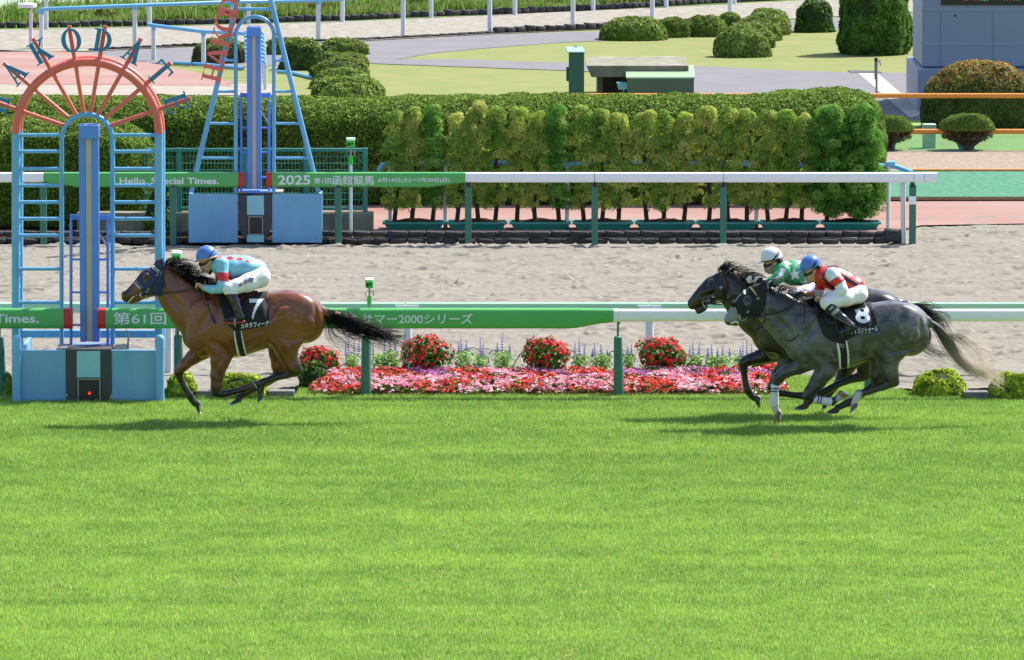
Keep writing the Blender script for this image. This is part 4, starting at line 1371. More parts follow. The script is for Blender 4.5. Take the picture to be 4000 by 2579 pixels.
# ---- conifers in planter boxes
m_plant = mat('teal planter', C('#2a8a80'), 0.45, var=.08, vscale=4)
Yp = GY(899)
def planter(xa, xb, label):
    a, b_ = P(xa, 899, Yp), P(xb, 899, Yp)
    top = P(0, 868, Yp).z
    t = thing('planter_box', label, 'planter', ((a.x+b_.x)/2, Yp+.2, 0), 'teal planter boxes along the far kerb')
    d = .40
    m = MB()
    x0, x1, z0, z1 = a.x+.03, b_.x-.03, 0, top-.03
    vs = [(x0+.05, Yp+.04, z0), (x1-.05, Yp+.04, z0), (x1-.05, Yp+d-.04, z0), (x0+.05, Yp+d-.04, z0), (x0, Yp, z1), (x1, Yp, z1), (x1, Yp+d, z1), (x0, Yp+d, z1)]
    m.add(vs, [(0,1,5,4), (1,2,6,5), (2,3,7,6), (3,0,4,7), (3,2,1,0)])
    m.build('tub', m_plant, t)
    m = MB()
    m.box((a.x, Yp-.03, top-.035), (b_.x, Yp, top)).box((a.x, Yp+d, top-.035), (b_.x, Yp+d+.03, top)).box((a.x, Yp, top-.035), (a.x+.03, Yp+d, top)).box((b_.x-.03, Yp, top-.035), (b_.x, Yp+d, top))
    m.build('rim', m_plant, t, None, .6, .004)
    nx, ny = 12, 6
    vs = []
    for i in range(nx+1):
        for j in range(ny+1):
            u, w = i/nx, j/ny
            vs.append((a.x+.03+(b_.x-a.x-.06)*u, Yp+d*w, top-.03 + .075*math.sin(math.pi*u)*math.sin(math.pi*w) + rnd.uniform(-.008, .008)))
    fs = [(i*(ny+1)+j, (i+1)*(ny+1)+j, (i+1)*(ny+1)+j+1, i*(ny+1)+j+1) for i in range(nx) for j in range(ny)]
    make('soil', vs, fs, m_soil, t, smooth=4)
for k, (xa, xb) in enumerate(((1494, 1738), (1743, 1982), (1989, 2231), (2236, 2475), (2480, 2717), (2720, 2961), (2964, 3201), (3206, 3442))):
    planter(xa, xb, ['teal planter box at the left end of the row, beside the fence footing', 'teal planter box left of the first white rail post, second in the row', 'teal planter box, third in the row from the fence footing', 'teal planter box, fourth in the row from the fence footing',
                     'teal planter box left of the third dark rail post, fifth in the row', 'teal planter box behind the third dark rail post, sixth in the row', 'teal planter box next to the bushy corner conifer, seventh in the row', 'teal planter box under the dense dark conifer at the right end'][k])
def conifer(px, ytop, wpx, pal, label, dense=1.0, group='conifers in the teal planter boxes', lean=0, ybot=812):
    R = np.random.default_rng(int(px))
    Y = Yp + .2 + float(R.uniform(-.05, .05))
    s = S(Y)
    g = P(px, 880, Y); zb = P(px, 868, Y).z
    t = thing('potted_conifer', label, 'conifer', (g.x, Y, zb), group)
    top = P(px + lean, ytop, Y)
    z0 = P(px, ybot, Y).z
    H = top.z - z0
    # trunk and limbs
    m = MB()
    tr = []
    for i in range(8):
        f = i/7
        tr.append(Vector((g.x + (top.x-g.x)*f + .035*math.sin(f*5+px), Y + .03*math.cos(f*4+px), zb - .03 + (top.z-zb-.12)*f)))
    m.tube(tr, [.036*(1-.72*i/7) for i in range(8)], 8)
    W = wpx*.84/2/s
    puffs = []
    n = int(84*dense)
    for i in range(n):
        f = R.random()**.85
        zz = z0 + H*f
        wv = W * (1.0 - .55*max(0, f-.72)/.28) * (.72 + .28*min(1, f/.2))
        ang = R.uniform(0, 2*np.pi); rr = wv * np.sqrt(R.random()) * 1.02
        fx = np.interp(zz, [zb, top.z], [g.x, top.x])
        c = np.array([fx + rr*np.cos(ang), Y + .85*rr*np.sin(ang), zz])
        puffs.append((c, R.uniform(.06, .115)))
        if i % 5 == 0:
            f0 = max(.08, min(.95, (zz - zb - .12)/(top.z-zb)))
            j = f0*7; k = min(int(j), 6)
            m.tube([tr[k].lerp(tr[k+1], j-k), Vector(c)], [.011, .004], 5)
    m.build('trunk', m_trunk, t)
    P_, N_, C_, base = [], [], [], []
    for c, r in puffs:
        k = int(215*(r/.075)**2)
        d = R.normal(size=(k, 3)); d /= np.linalg.norm(d, axis=1, keepdims=True)
        d[:, 2] = np.where(d[:, 2] < -.45, -d[:, 2], d[:, 2])
        rad = r * (.72 + .32*R.random((k, 1)))
        P_.append(c + d*rad*[1, 1, 1.05]); N_.append(d)
        fz = (c[2]-z0)/H
        bc = pick(pal, 1, R, .10, [.4, .25, .2, .15])
        C_.append(np.repeat(bc, k, 0) * (1 + .16*R.normal(size=(k, 1))))
    Pn = np.concatenate(P_); Nn = np.concatenate(N_)
    v, f = leaf_mesh(Pn, Nn + [0, 0, .25], 0.0108, aspect=.6, tilt=.5, R=R)
    make('crown', v, f, m_conifer, t, None, per_leaf(np.concatenate(C_).clip(.004, 1)))
TREES = [(1545, 432, 104, CONI, 'olive potted conifer at the left end of the row'), (1614, 412, 104, CONI_Y, 'yellowish potted conifer between the left-end one and a dark green one'), (1690, 402, 96, CONI_G, 'dark green potted conifer near the left end, taller than its neighbours'),
         (1790, 424, 110, CONI_Y, 'yellowish potted conifer right of the dark green left-end one'), (1862, 396, 110, CONI_Y, 'sparse pointed yellowish conifer behind the end of the green sign'), (1935, 412, 104, CONI, 'olive potted conifer just right of the sparse pointed one'),
         (2028, 414, 112, CONI_Y, 'yellow topped potted conifer with a bare dark stem'), (2096, 428, 96, CONI_Y, 'yellowish potted conifer just left of the tallest green one'), (2176, 390, 120, CONI_G, 'tallest fresh green potted conifer right of the first dark rail posts'),
         (2277, 410, 112, CONI, 'olive potted conifer right of the tallest green one'), (2350, 418, 104, CONI, 'olive green potted conifer behind the second dark rail post'), (2424, 430, 100, CONI_Y, 'low yellowish potted conifer right of the second dark rail post'),
         (2522, 422, 110, CONI_Y, 'broad yellowish potted conifer below the concrete slab'), (2600, 420, 104, CONI, 'olive potted conifer with a reddish dead twig below the green housing'), (2676, 430, 96, CONI_Y, 'yellowish potted conifer below the right edge of the green housing'),
         (2765, 412, 112, CONI_Y, 'yellow tipped potted conifer left of the third dark rail post'), (2850, 414, 108, CONI, 'green tipped potted conifer behind the third dark rail post'), (2926, 428, 104, CONI_Y, 'yellowish potted conifer right of the third dark rail post'),
         (3000, 424, 104, CONI_Y, 'gold tipped potted conifer in the seventh box, left one'), (3072, 424, 104, CONI, 'olive potted conifer in the seventh box, middle one'), (3140, 432, 90, CONI_Y, 'slim yellowish conifer touching the dense dark corner one')]
for px, yt, w, pal, lab in TREES:
    conifer(px, yt + 24, w, pal, lab)
conifer(3235, 432, 190, CONI_G, 'dense dark green potted conifer, left of the two at the right end', 3.0, ybot=850)
conifer(3358, 428, 205, CONI_G, 'dense dark green potted conifer at the right end of the row', 3.6, ybot=850, lean=6)

# ---- clipped bushes on the turf edge
for x0, x1, yt, yb, lab in ((-55, 50, 1450, 1548, 'clipped yellow green bush half hidden left of the big arch'), (650, 768, 1457, 1556, 'clipped yellow green bush between the big arch and the bay foreleg'),
                            (825, 1052, 1455, 1560, 'wide clipped yellow green bush between the bay legs'), (3566, 3776, 1446, 1552, 'round clipped yellow green bush behind the grey tail'), (3856, 4060, 1455, 1562, 'round clipped yellow green bush at the right edge')):
    clipped_shrub('box_bush', lab, x0, x1, yt, yb, 9000, .020, GOLD, 'bush', None, e=2.3, amp=.05, sc=8, wpal=[.35, .25, .25, .15])

# ---- flower bed
def flower_bed():
    R = np.random.default_rng(42)
    ya, yb = GY(1547), GY(1547) + 1.15
    xa, xb = G(1222, 1520).x, G(3062, 1520).x
    def zf(x, y):
        u = np.clip((y - ya)/(yb-ya), 0, 1)
        ends = np.clip((x-xa)/.25, 0, 1)*np.clip((xb-x)/.25, 0, 1)
        return (.05 + .10*u)*np.sqrt(np.clip(u*5, 0, 1))*(.3+.7*ends)
    gx = np.linspace(xa-.05, xb+.05, 80); gy = np.linspace(ya-.05, yb+.3, 14)
    A, B = np.meshgrid(gx, gy, indexing='ij')
    vs = np.stack([A.ravel(), B.ravel(), zf(A.ravel(), B.ravel())*.7 + .004], 1)
    tag(make('soil_bed', vs, grid_faces(80, 14), m_soil, smooth=4), kind='structure')
    nc = 3600                                            # flower heads, several petals each
    n = nc*8
    x = np.repeat(R.uniform(xa, xb, nc), 8) + R.normal(size=n)*.017; y = np.repeat(ya + (yb-ya)*R.random(nc)**.9, 8) + R.normal(size=n)*.017
    p = np.stack([x, y, np.zeros(n)], 1)
    lump = vnoise(p, 9, 3)
    z = zf(x, y) + .05*lump + .012 + np.repeat(.03*R.random(nc), 8) + .010*R.random(n)
    pts = np.stack([x, y, z], 1)
    patch = .9*np.sin(x*6.1 + 1.6*np.sin(y*5 + x) + 1.3*np.sin(x*2.3)) + 2.6*(vnoise(p, 5.5, 8)-.5) + np.repeat(.45*R.normal(size=nc), 8)
    back = (y-ya)/(yb-ya)
    isred = patch > .28
    isflower = np.repeat(R.random(nc) < .68, 8) & (R.random(n) < .86)
    pink = np.repeat(pick([C('#ee9cb0'), C('#f4b8c6'), C('#e488a2'), C('#f8d6dc')], nc, R, .08), 8, 0)
    red = np.repeat(pick([C('#d63a2c'), C('#e05540'), C('#c23038'), C('#ea7058')], nc, R, .08), 8, 0)
    pur = pick([C('#b565a0'), C('#c77fb4')], n, R, .08)
    leaf = pick([C('#6f8a22'), C('#3f5d1c'), C('#8aa02e'), C('#5a3a26')], n, R, .15)
    c = np.where(isred[:, None], red, pink)
    c = np.where(((back > .62) & (vnoise(p, 2.2, 5) > .5) & ~isred)[:, None], pur, c)
    c = np.where(isflower[:, None], c, leaf)
    pts[:, 2] -= np.where(isflower, 0, .022)
    N = np.tile([0, -.45, .8], (n, 1))
    v, f = leaf_mesh(pts, N, .0155, aspect=.85, tilt=.55, R=R, jit=.25)
    o = make('begonia_bed', v, f, m_petal, None, None, per_leaf(c.clip(0, 1)))
    tag(o, 'long bed of small pink and red begonias along the turf edge under the near rail', 'flower bed', None, 'stuff')
flower_bed()
def red_mound(x0, x1, yt, yb, label, Y, leafy=0.0, ztrim=0):
    R = np.random.default_rng(int(x0))
    s = S(Y)
    c = P((x0+x1)/2, (yt+yb)/2, Y)
    rx, rz = (x1-x0)/2/s, (yb-yt)/2/s
    g = Vector((c.x, Y, 0))
    t = thing('red_flower_mound', label, 'flower mound', g, 'round mounds of red flowers in the bed')
    sh = SupEll(c, rx*.92, rx*.8, rz*.92, 2.2, under=.75)
    n = 1800
    d = R.normal(size=(n, 3)); d /= np.linalg.norm(d, axis=1, keepdims=True)
    p, nr = sh.surf(d)
    p, h = bump_pts(p, nr, .09, 9, 3)
    p -= nr*(R.random(n)**2*.12)[:, None]
    v, f = leaf_mesh(p, nr, .022, R=R)
    make('foliage', v, f, m_leaf, t, None, per_leaf(pick([C('#4a6a24'), C('#6d8a30'), C('#35521c')], n, R, .15)))
    m = MB().tube([g + Vector((0, 0, 0)), c], [.05, .10], 10)
    m.build('stem', m_core, t)
    n = 330
    d = R.normal(size=(n, 3)); d /= np.linalg.norm(d, axis=1, keepdims=True)
    keep = R.random(n) < np.clip(.62 + .55*d[:, 2] - leafy, .10, 1)
    d = d[keep]; n = len(d)
    p, nr = sh.surf(d, 1.06)
    p, h = bump_pts(p, nr, .09, 9, 3)
    # each blossom: five petals round its centre
    a = R.normal(size=(n, 3)); a -= nr*(a*nr).sum(1, keepdims=True); a /= np.linalg.norm(a, axis=1, keepdims=True)
    b = np.cross(nr, a)
    vs = []
    col = pick([C('#d4202c'), C('#e2323a'), C('#c21a30'), C('#ea4a44')], n, R, .08)
    nn = nr + .35*R.normal(size=(n, 3)); 
    for k in range(5):
        w = 2*np.pi*k/5
        dr = a*np.cos(w) + b*np.sin(w); sd = -a*np.sin(w) + b*np.cos(w)
        r = (.024*(1 + .2*R.normal(size=(n, 1))))
        lift = nr*.006*R.normal(size=(n, 1))
        vs.append(np.stack([p, p + dr*r*.6 + sd*r*.5 + lift, p + dr*r*1.15 + lift*1.5, p + dr*r*.6 - sd*r*.5 + lift], 1))
    v = np.concatenate(vs, 0).reshape(-1, 3)
    f = np.arange(len(v), dtype=np.int32).reshape(-1, 4)
    make('blossoms', v, f, m_petal, t, None, per_leaf(np.concatenate([col]*5)))
Yb = GY(1534) + .95
red_mound(1160, 1322, 1350, 1490, 'leftmost red flower mound, beside the bay hind leg', Yb-.05, .12)
red_mound(1560, 1772, 1320, 1462, 'round mound of red flowers right of the bay tail', Yb)
red_mound(2028, 2234, 1318, 1462, 'round mound of red flowers in the middle of the bed', Yb)
red_mound(2484, 2688, 1318, 1460, 'round mound of red flowers left of the dark horse foreleg', Yb)
red_mound(2925, 3075, 1415, 1500, 'low red flower mound at the right end of the bed, behind the racing forelegs', Yb, .2)
# dark green skirt under the left mound
clipped_shrub('leafy_shrub', 'dark leafy skirt under the leftmost red flower mound', 1172, 1300, 1420, 1530, 2500, .02, [C('#3a5a22'), C('#567a2c'), C('#2c4519')], e=2.0, amp=.08, depth=.6, yoff=.3)
def salvia(x0, x1, yt, yb, spikes, label):
    R = np.random.default_rng(int(x0)*3)
    Y = Yb + .12 + float(R.uniform(0, .2))
    s = S(Y)
    c = P((x0+x1)/2, (yt+yb)/2, Y)
    t = thing('salvia_plant', label, 'salvia', (c.x, Y, 0), 'blue salvia plants at the back of the bed')
    n = int(900*(x1-x0)/70)
    z0, z1 = P(0, yb+25, Y).z, P(0, yt, Y).z
    p = np.stack([c.x + (x1-x0)/2/s*R.normal(size=n)*.5, Y + .10*R.normal(size=n), z0 + (z1-z0)*R.random(n)**.8], 1)
    N = np.stack([R.normal(size=n)*.5, -.35 + R.normal(size=n)*.5, np.full(n, .9)], 1)
    v, f = leaf_mesh(p, N, .022, aspect=.42, tilt=.3, R=R)
    make('leaves', v, f, m_leaf, t, None, per_leaf(pick([C('#7ca04e'), C('#98b868'), C('#5d843e'), C('#b0c88a')], n, R, .15)))
    for sx, sy in spikes:
        m = MB()
        a = P(sx, yt + 20, Y); b_ = P(sx + float(R.uniform(-4, 4)), sy, Y)
        m.tube([a, b_], [.004, .002], 5)
        L = (b_-a)
        k = 0
        f0 = .30
        while f0 < 1:
            q = a + L*f0
            r = .015*(1.15-f0*.75)
            for j in range(4):
                w = j*1.57 + k
                m.ball(q + Vector((r*math.cos(w), r*math.sin(w), 0)), r*.44, r*.44, r*.6, 6, 4)
            k += .6; f0 += .11
        m.build('flower_spike', mat('salvia blue', C('#6b5fc4'), .6, var=.2, vscale=30), t)
SAL = [(1350, 1402, 1388, 1430, ((1350, 1330), (1362, 1310), (1383, 1318), (1400, 1322))), (1455, 1520, 1385, 1440, ((1458, 1330), (1500, 1318))), (1500, 1562, 1372, 1440, ((1525, 1300), (1545, 1332))),
       (1780, 1842, 1372, 1438, ((1793, 1335), (1803, 1318), (1822, 1330))), (1848, 1908, 1390, 1445, ((1877, 1318), (1886, 1336))), (1930, 2000, 1375, 1440, ((1945, 1338), (1961, 1303), (1990, 1345))),
       (2240, 2300, 1390, 1450, ((2246, 1335), (2265, 1318), (2283, 1345))), (2312, 2386, 1385, 1455, ((2312, 1365), (2325, 1340), (2348, 1345), (2374, 1366))), (2436, 2476, 1385, 1440, ((2450, 1352), (2466, 1342))),
       (2682, 2746, 1388, 1452, ((2692, 1352), (2708, 1335), (2729, 1336))), (2750, 2860, 1388, 1452, ((2768, 1358), (2782, 1346), (2803, 1360), (2822, 1352), (2850, 1358))), (2872, 2930, 1392, 1440, ((2890, 1350), (2900, 1338), (2917, 1330), (2936, 1346)))]
LABS = ['salvia with four faint blue spikes left of the second rail post', 'salvia right of the rail post under the bay tail', 'leafy salvia touching the left side of the second red mound', 'salvia with three blue spikes right of the second red mound', 'small salvia with one tall spike between two red mounds', 'salvia with the tallest blue spike, left of the middle red mound',
        'salvia just right of the middle red mound', 'salvia with several spikes left of the tapered sign post', 'narrow salvia just right of the post under the sign end', 'salvia just right of the third full red mound', 'widest salvia, with five spikes, near the dark horse', 'salvia with spikes just left of the dark horse forearm']
for s_, l_ in zip(SAL, LABS):
    salvia(*s_, l_)
def hoses():
    Y = Yb + .3
    for pts, lab in (([(1310, 1450), (1330, 1430), (1350, 1418)], 'thin hose loop left of the second rail post in the bed'), ([(1800, 1390), (1815, 1366), (1845, 1358), (1872, 1366), (1893, 1385)], 'thin hose loop arching between two salvias'),
                     ([(1910, 1420), (1906, 1390), (1920, 1370), (1945, 1366), (1965, 1374)], 'thin curled hose loop left of the tallest salvia spike'), ([(1998, 1440), (2010, 1420), (2030, 1385), (2060, 1365)], 'thin hose rising to the middle red mound'),
                     ([(2200, 1360), (2235, 1368), (2255, 1384)], 'thin hose coming off the middle red mound'), ([(2365, 1395), (2385, 1375), (2420, 1366), (2455, 1372), (2474, 1384), (2480, 1420)], 'thin hose loop behind the post at the sign end'), ([(2640, 1448), (2668, 1436), (2690, 1424)], 'dark hose end right of the third full red mound')):
        o = MB().tube([P(x, y, Y) for x, y in pts], .007, 7).build('hose', mat('hose', C('#5d7d78'), .5), None, (P(*pts[0], Y).x, Y, 0))
        tag(o, lab, 'hose')
hoses()

# ---- right side: dome shrub, mushroom shrubs
RED_TOP = [C('#a8784a'), C('#a49148'), C('#8f9a42'), C('#b08a58')]
clipped_shrub('dome_shrub', 'huge dome shrub with reddish young leaves on top before the results board', 3600, 4060, 240, 500, 42000, .028, [C('#44582a'), C('#52652e'), C('#5a5232')], e=2.9, amp=.06, sc=3, top_pal=RED_TOP, depth=.62, yoff=-.4)
def mushroom(x0, x1, yt, ym, yb, label):
    R = np.random.default_rng(int(x0))
    Y = GY(yb)
    s = S(Y)
    c = P((x0+x1)/2, ym, Y)
    t = thing('parasol_shrub', label, 'shrub', (c.x, Y, 0))
    rx = (x1-x0)/2/s; rz = (ym-yt)/s
    sh = SupEll(c, rx, rx*.75, rz, 2.1, under=0)
    n = 9000
    p, nr = sh.sample(n, R)
    p, h = bump_pts(p, nr, .03, 9, 2)
    v, f = leaf_mesh(p, nr, .02, R=R)
    make('crown', *join([(v, f, per_leaf(pick(YEW[:2] + [C('#7f9a3e')], n, R, .15))), sh.core(.95)])[:2], m_leaf, t, None, join([(v, f, per_leaf(pick(YEW[:2] + [C('#7f9a3e')], n, R, .15))), sh.core(.95)])[2])
    # bare brown twigs below
    m = MB()
    for i in range(46):
        a = R.uniform(0, 2*np.pi); r = rx*.92*np.sqrt(R.random())
        q = Vector((c.x + r*math.cos(a), Y + r*.7*math.sin(a), c.z + .02))
        mid = Vector((c.x + r*.55*math.cos(a), Y + r*.4*math.sin(a), c.z*.45))
        m.tube([Vector((c.x + R.uniform(-.12, .12), Y + R.uniform(-.05, .05), 0)), mid, q], [.022, .012, .006], 5)
    m.build('twigs', mat('bare twigs', C('#6b5848'), .95, vscale=20, col2=C('#4f4036')), t)
    n = 2600
    d = R.uniform(-1, 1, (n, 3)); d = d[(d[:, 0]**2 + d[:, 1]**2) < 1]; n = len(d)
    p = np.stack([c.x + d[:, 0]*rx*.93, Y + d[:, 1]*rx*.7, c.z - .02 - (d[:, 2]+1)*.5*rz*.85*(1-.5*(d[:, 0]**2 + d[:, 1]**2))], 1)
    v, f = leaf_mesh(p, np.tile([0, 0, 1.0], (n, 1)), .02, tilt=1.2, R=R)
    make('dry_underside', v, f, m_leaf, t, None, per_leaf(pick(BROWN[:3], n, R, .2)))
mushroom(3670, 3888, 446, 506, 588, 'low parasol shrub with brown underside right of the bollard')
mushroom(3360, 3570, 452, 510, 588, 'low parasol shrub half hidden by the hedge end, left of the bollard')

# ---- far lawn shrubs
SH = [(2342, 2608, 65, 160, 'largest clipped mound at the left end of the back row on the far lawn'), (2565, 2702, 66, 148, 'clipped mound second from the left in the back row on the far lawn'), (2668, 2840, 58, 145, 'clipped mound third from the left in the back row on the far lawn'),
      (2800, 2905, 50, 128, 'small clipped mound at the right end of the back row on the far lawn'), (2912, 3090, 36, 112, 'rearmost clipped mound of the receding row'), (2882, 3086, 52, 140, 'clipped mound second from the rear of the receding row'), (2835, 3056, 70, 162, 'clipped mound in the middle of the receding row'),
      (2806, 3030, 93, 190, 'clipped mound second from the front of the receding row'), (2786, 3008, 112, 226, 'frontmost clipped mound of the receding row on the far lawn')]
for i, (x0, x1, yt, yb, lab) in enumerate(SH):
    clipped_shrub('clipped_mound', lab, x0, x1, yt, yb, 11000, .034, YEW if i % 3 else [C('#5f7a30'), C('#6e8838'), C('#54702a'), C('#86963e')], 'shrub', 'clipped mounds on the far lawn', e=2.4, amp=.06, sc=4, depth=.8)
SL = [(750, 970, 148, 250, BROWN[:2] + [C('#4c5a2a'), C('#5d6a34')], 'brownish dark mound left of the slim arch post'), (1040, 1168, 143, 215, YEW, 'mound behind the right leg of the slim arch'), (1095, 1275, 150, 275, [C('#3f5a28'), C('#5a5a38'), C('#4a6a2c')], 'dark ragged mound right of the slim arch leg'),
      (1245, 1437, 153, 218, HEDGE, 'dark green mound at the rear right of the left shrub group'), (1218, 1440, 206, 272, BROWN + [C('#6f8238')], 'brown and green mound behind the stepped mounds'), (1212, 1448, 226, 312, HEDGE, 'rear stepped green mound above the hedge'),
      (1206, 1466, 272, 350, YEW, 'middle stepped green mound above the hedge'), (1215, 1500, 300, 385, HEDGE, 'wide stepped green mound just above the hedge'), (1245, 1480, 330, 400, YEW, 'frontmost stepped green mound touching the hedge top')]
FARH = [C('#5f7a30'), C('#708a3a'), C('#526c2a'), C('#84983f')]
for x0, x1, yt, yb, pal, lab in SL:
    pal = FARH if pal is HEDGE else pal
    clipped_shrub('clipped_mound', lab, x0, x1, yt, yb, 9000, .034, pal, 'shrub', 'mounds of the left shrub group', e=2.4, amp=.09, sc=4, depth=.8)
clipped_shrub('round_shrub', 'round dark shrub on short stems left of the big cone tree', 3106, 3258, -2, 128, 9000, .032, [C('#3f5f22'), C('#567a2a'), C('#31501c')], e=2.3, amp=.1, sc=4)
def cone_tree():
    R = np.random.default_rng(77)
    q = G(3415, 218); s = S(q.y)
    rx = 146/s; Yc = q.y + rx*.8
    Hh = 2.1
    c = np.array([P(3415, 218, Yc).x, Yc, 0])
    n = 60000
    a = R.uniform(0, 2*np.pi, n); z = Hh*(1 - R.random(n)**1.3)
    prof = np.interp(z/Hh, [0, .04, .12, .5, .8, .93, 1], [.90, .97, 1.0, .90, .70, .45, .05])
    lobes = 1 + .05*np.sin(a*5 + .5) + .03*np.sin(a*11)
    r = rx*prof*lobes
    nr = np.stack([np.cos(a), np.sin(a), np.full(n, .25)], 1)
    p = np.stack([c[0] + r*np.cos(a), c[1] + r*np.sin(a)*.92, z], 1)
    p, h = bump_pts(p, nr, .14, 3.0, 9)
    p -= nr*(R.random(n)**2*.1)[:, None]
    v, f = leaf_mesh(p, nr, .034, aspect=.4, tilt=.7, R=R)
    A, Z = np.meshgrid(np.linspace(0, 2*np.pi, 30), np.linspace(0, Hh*.99, 20), indexing='ij')
    rr = rx*.9*np.interp(Z/Hh, [0, .04, .12, .5, .8, .93, 1], [.90, .97, 1.0, .90, .70, .45, .05])
    cp = np.stack([c[0] + rr*np.cos(A), c[1] + rr*np.sin(A)*.92, Z], -1).reshape(-1, 3)
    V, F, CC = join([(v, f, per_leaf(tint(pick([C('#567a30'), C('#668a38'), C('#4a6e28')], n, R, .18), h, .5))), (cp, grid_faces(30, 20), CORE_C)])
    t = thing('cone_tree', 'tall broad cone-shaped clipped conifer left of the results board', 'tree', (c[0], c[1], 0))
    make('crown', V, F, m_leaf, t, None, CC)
    MB().tube([(c[0], c[1], 0), (c[0], c[1], Hh*.9)], [.14, .03], 10).build('trunk', m_trunk, t)
cone_tree()
# ---- loose shrubs and tall grass on the verge
LO = [(15, 150, 42, 108, 'bright'), (185, 245, 36, 100, 'olive'), (292, 345, 44, 98, 'thin'), (360, 470, 34, 98, 'olive'), (598, 720, 24, 92, 'olive'), (715, 870, 14, 90, 'bright'), (1000, 1100, 18, 84, 'olive'), (1185, 1300, 6, 80, 'brown'), (1395, 1480, 0, 72, 'bright'), (1585, 1672, -2, 62, 'brown'), (2020, 2200, -16, 42, 'olive'), (2250, 2330, -26, 30, 'brown')]
WHERE = ['at the far left corner below the disc lamp', 'just right of the disc lamp pole', 'left of the first tall white post gap', 'over the big arch letters', 'left of the coral letters', 'behind the coral letters and slim arch', 'right of the slim arch top', 'beside the second blue-topped post', 'right of the third white post', 'left of the middle white posts', 'behind the middle white posts', 'above the tall cabinet']
for (x0, x1, yt, yb, k), w in zip(LO, WHERE):
    pal = {'bright': [C('#6f9a34'), C('#8db045'), C('#55802a')], 'olive': [C('#7a8438'), C('#94964a'), C('#5f7230')], 'thin': [C('#7d9240'), C('#98a855')], 'brown': [C('#7c7440'), C('#8f8348'), C('#666a36')]}[k]
    R = np.random.default_rng(x0)
    q = G((x0+x1)/2, yb - 14); s = S(q.y)
    t = thing('verge_shrub', {'bright': 'bright green', 'olive': 'olive', 'thin': 'thin pale', 'brown': 'brownish'}[k] + ' loose shrub on the verge ' + w, 'shrub', q)
    rx, H = (x1-x0)/2/s, P(0, yt, q.y).z
    m = MB()
    for i in range(7):
        a = R.uniform(0, 6.28)
        m.tube([q + Vector((.05*math.cos(a), .05*math.sin(a), 0)), q + Vector((rx*.6*math.cos(a), rx*.5*math.sin(a), H*.75))], [.018, .005], 5)
    m.build('stems', m_trunk, t)
    n = 1500 if k != 'thin' else 500
    d = R.normal(size=(n, 3)); d /= np.linalg.norm(d, axis=1, keepdims=True)
    rad = R.random((n, 1))**.45
    p = np.array(q) + d*rad*[rx, rx*.7, H*.5] + [0, 0, H*.52]
    p += (vnoise(p, 5, 3)[:, None]-.5)*.15
    v, f = leaf_mesh(p, d, .034, R=R, tilt=1.0)
    make('foliage', v, f, m_leaf, t, None, per_leaf(pick(pal, n, R, .18)))
def verge_grass():
    R = np.random.default_rng(8)
    n = 60000
    line = [(-60, 106), (560, 96), (1000, 86), (1400, 73), (1700, 60), (2000, 50), (2400, 30), (2800, 8), (3090, -6)]
    w = [G(*p_) for p_ in line]
    k = R.integers(0, len(w)-1, n); f = R.random((n, 1))
    A = np.array([list(x) for x in w])
    p = A[k]*(1-f) + A[k+1]*f
    p[:, 1] += R.random(n)**1.3*7 + .1
    hh = R.uniform(.10, .34, n)*(.5+vnoise(p, 1.2, 3))
    a = R.uniform(0, 6.28, n)
    wv = np.stack([np.cos(a), np.sin(a), np.zeros(n)], 1)*.022
    tip = p + np.stack([R.normal(size=n)*.07, R.normal(size=n)*.07, hh], 1)
    v = np.stack([p-wv, p+wv, tip], 1).reshape(-1, 3)
    ff = np.arange(3*n, dtype=np.int32).reshape(n, 3)
    c = pick([C('#5f8030'), C('#789840'), C('#4d6d28'), C('#9c9e62')], n, R, .2)
    tag(make('verge_tall_grass', v, ff, m_blade, cols=np.repeat(c, 3, 0)), 'tall bright grass on the verge beyond the far sand track', 'grass', None, 'stuff')
verge_grass()
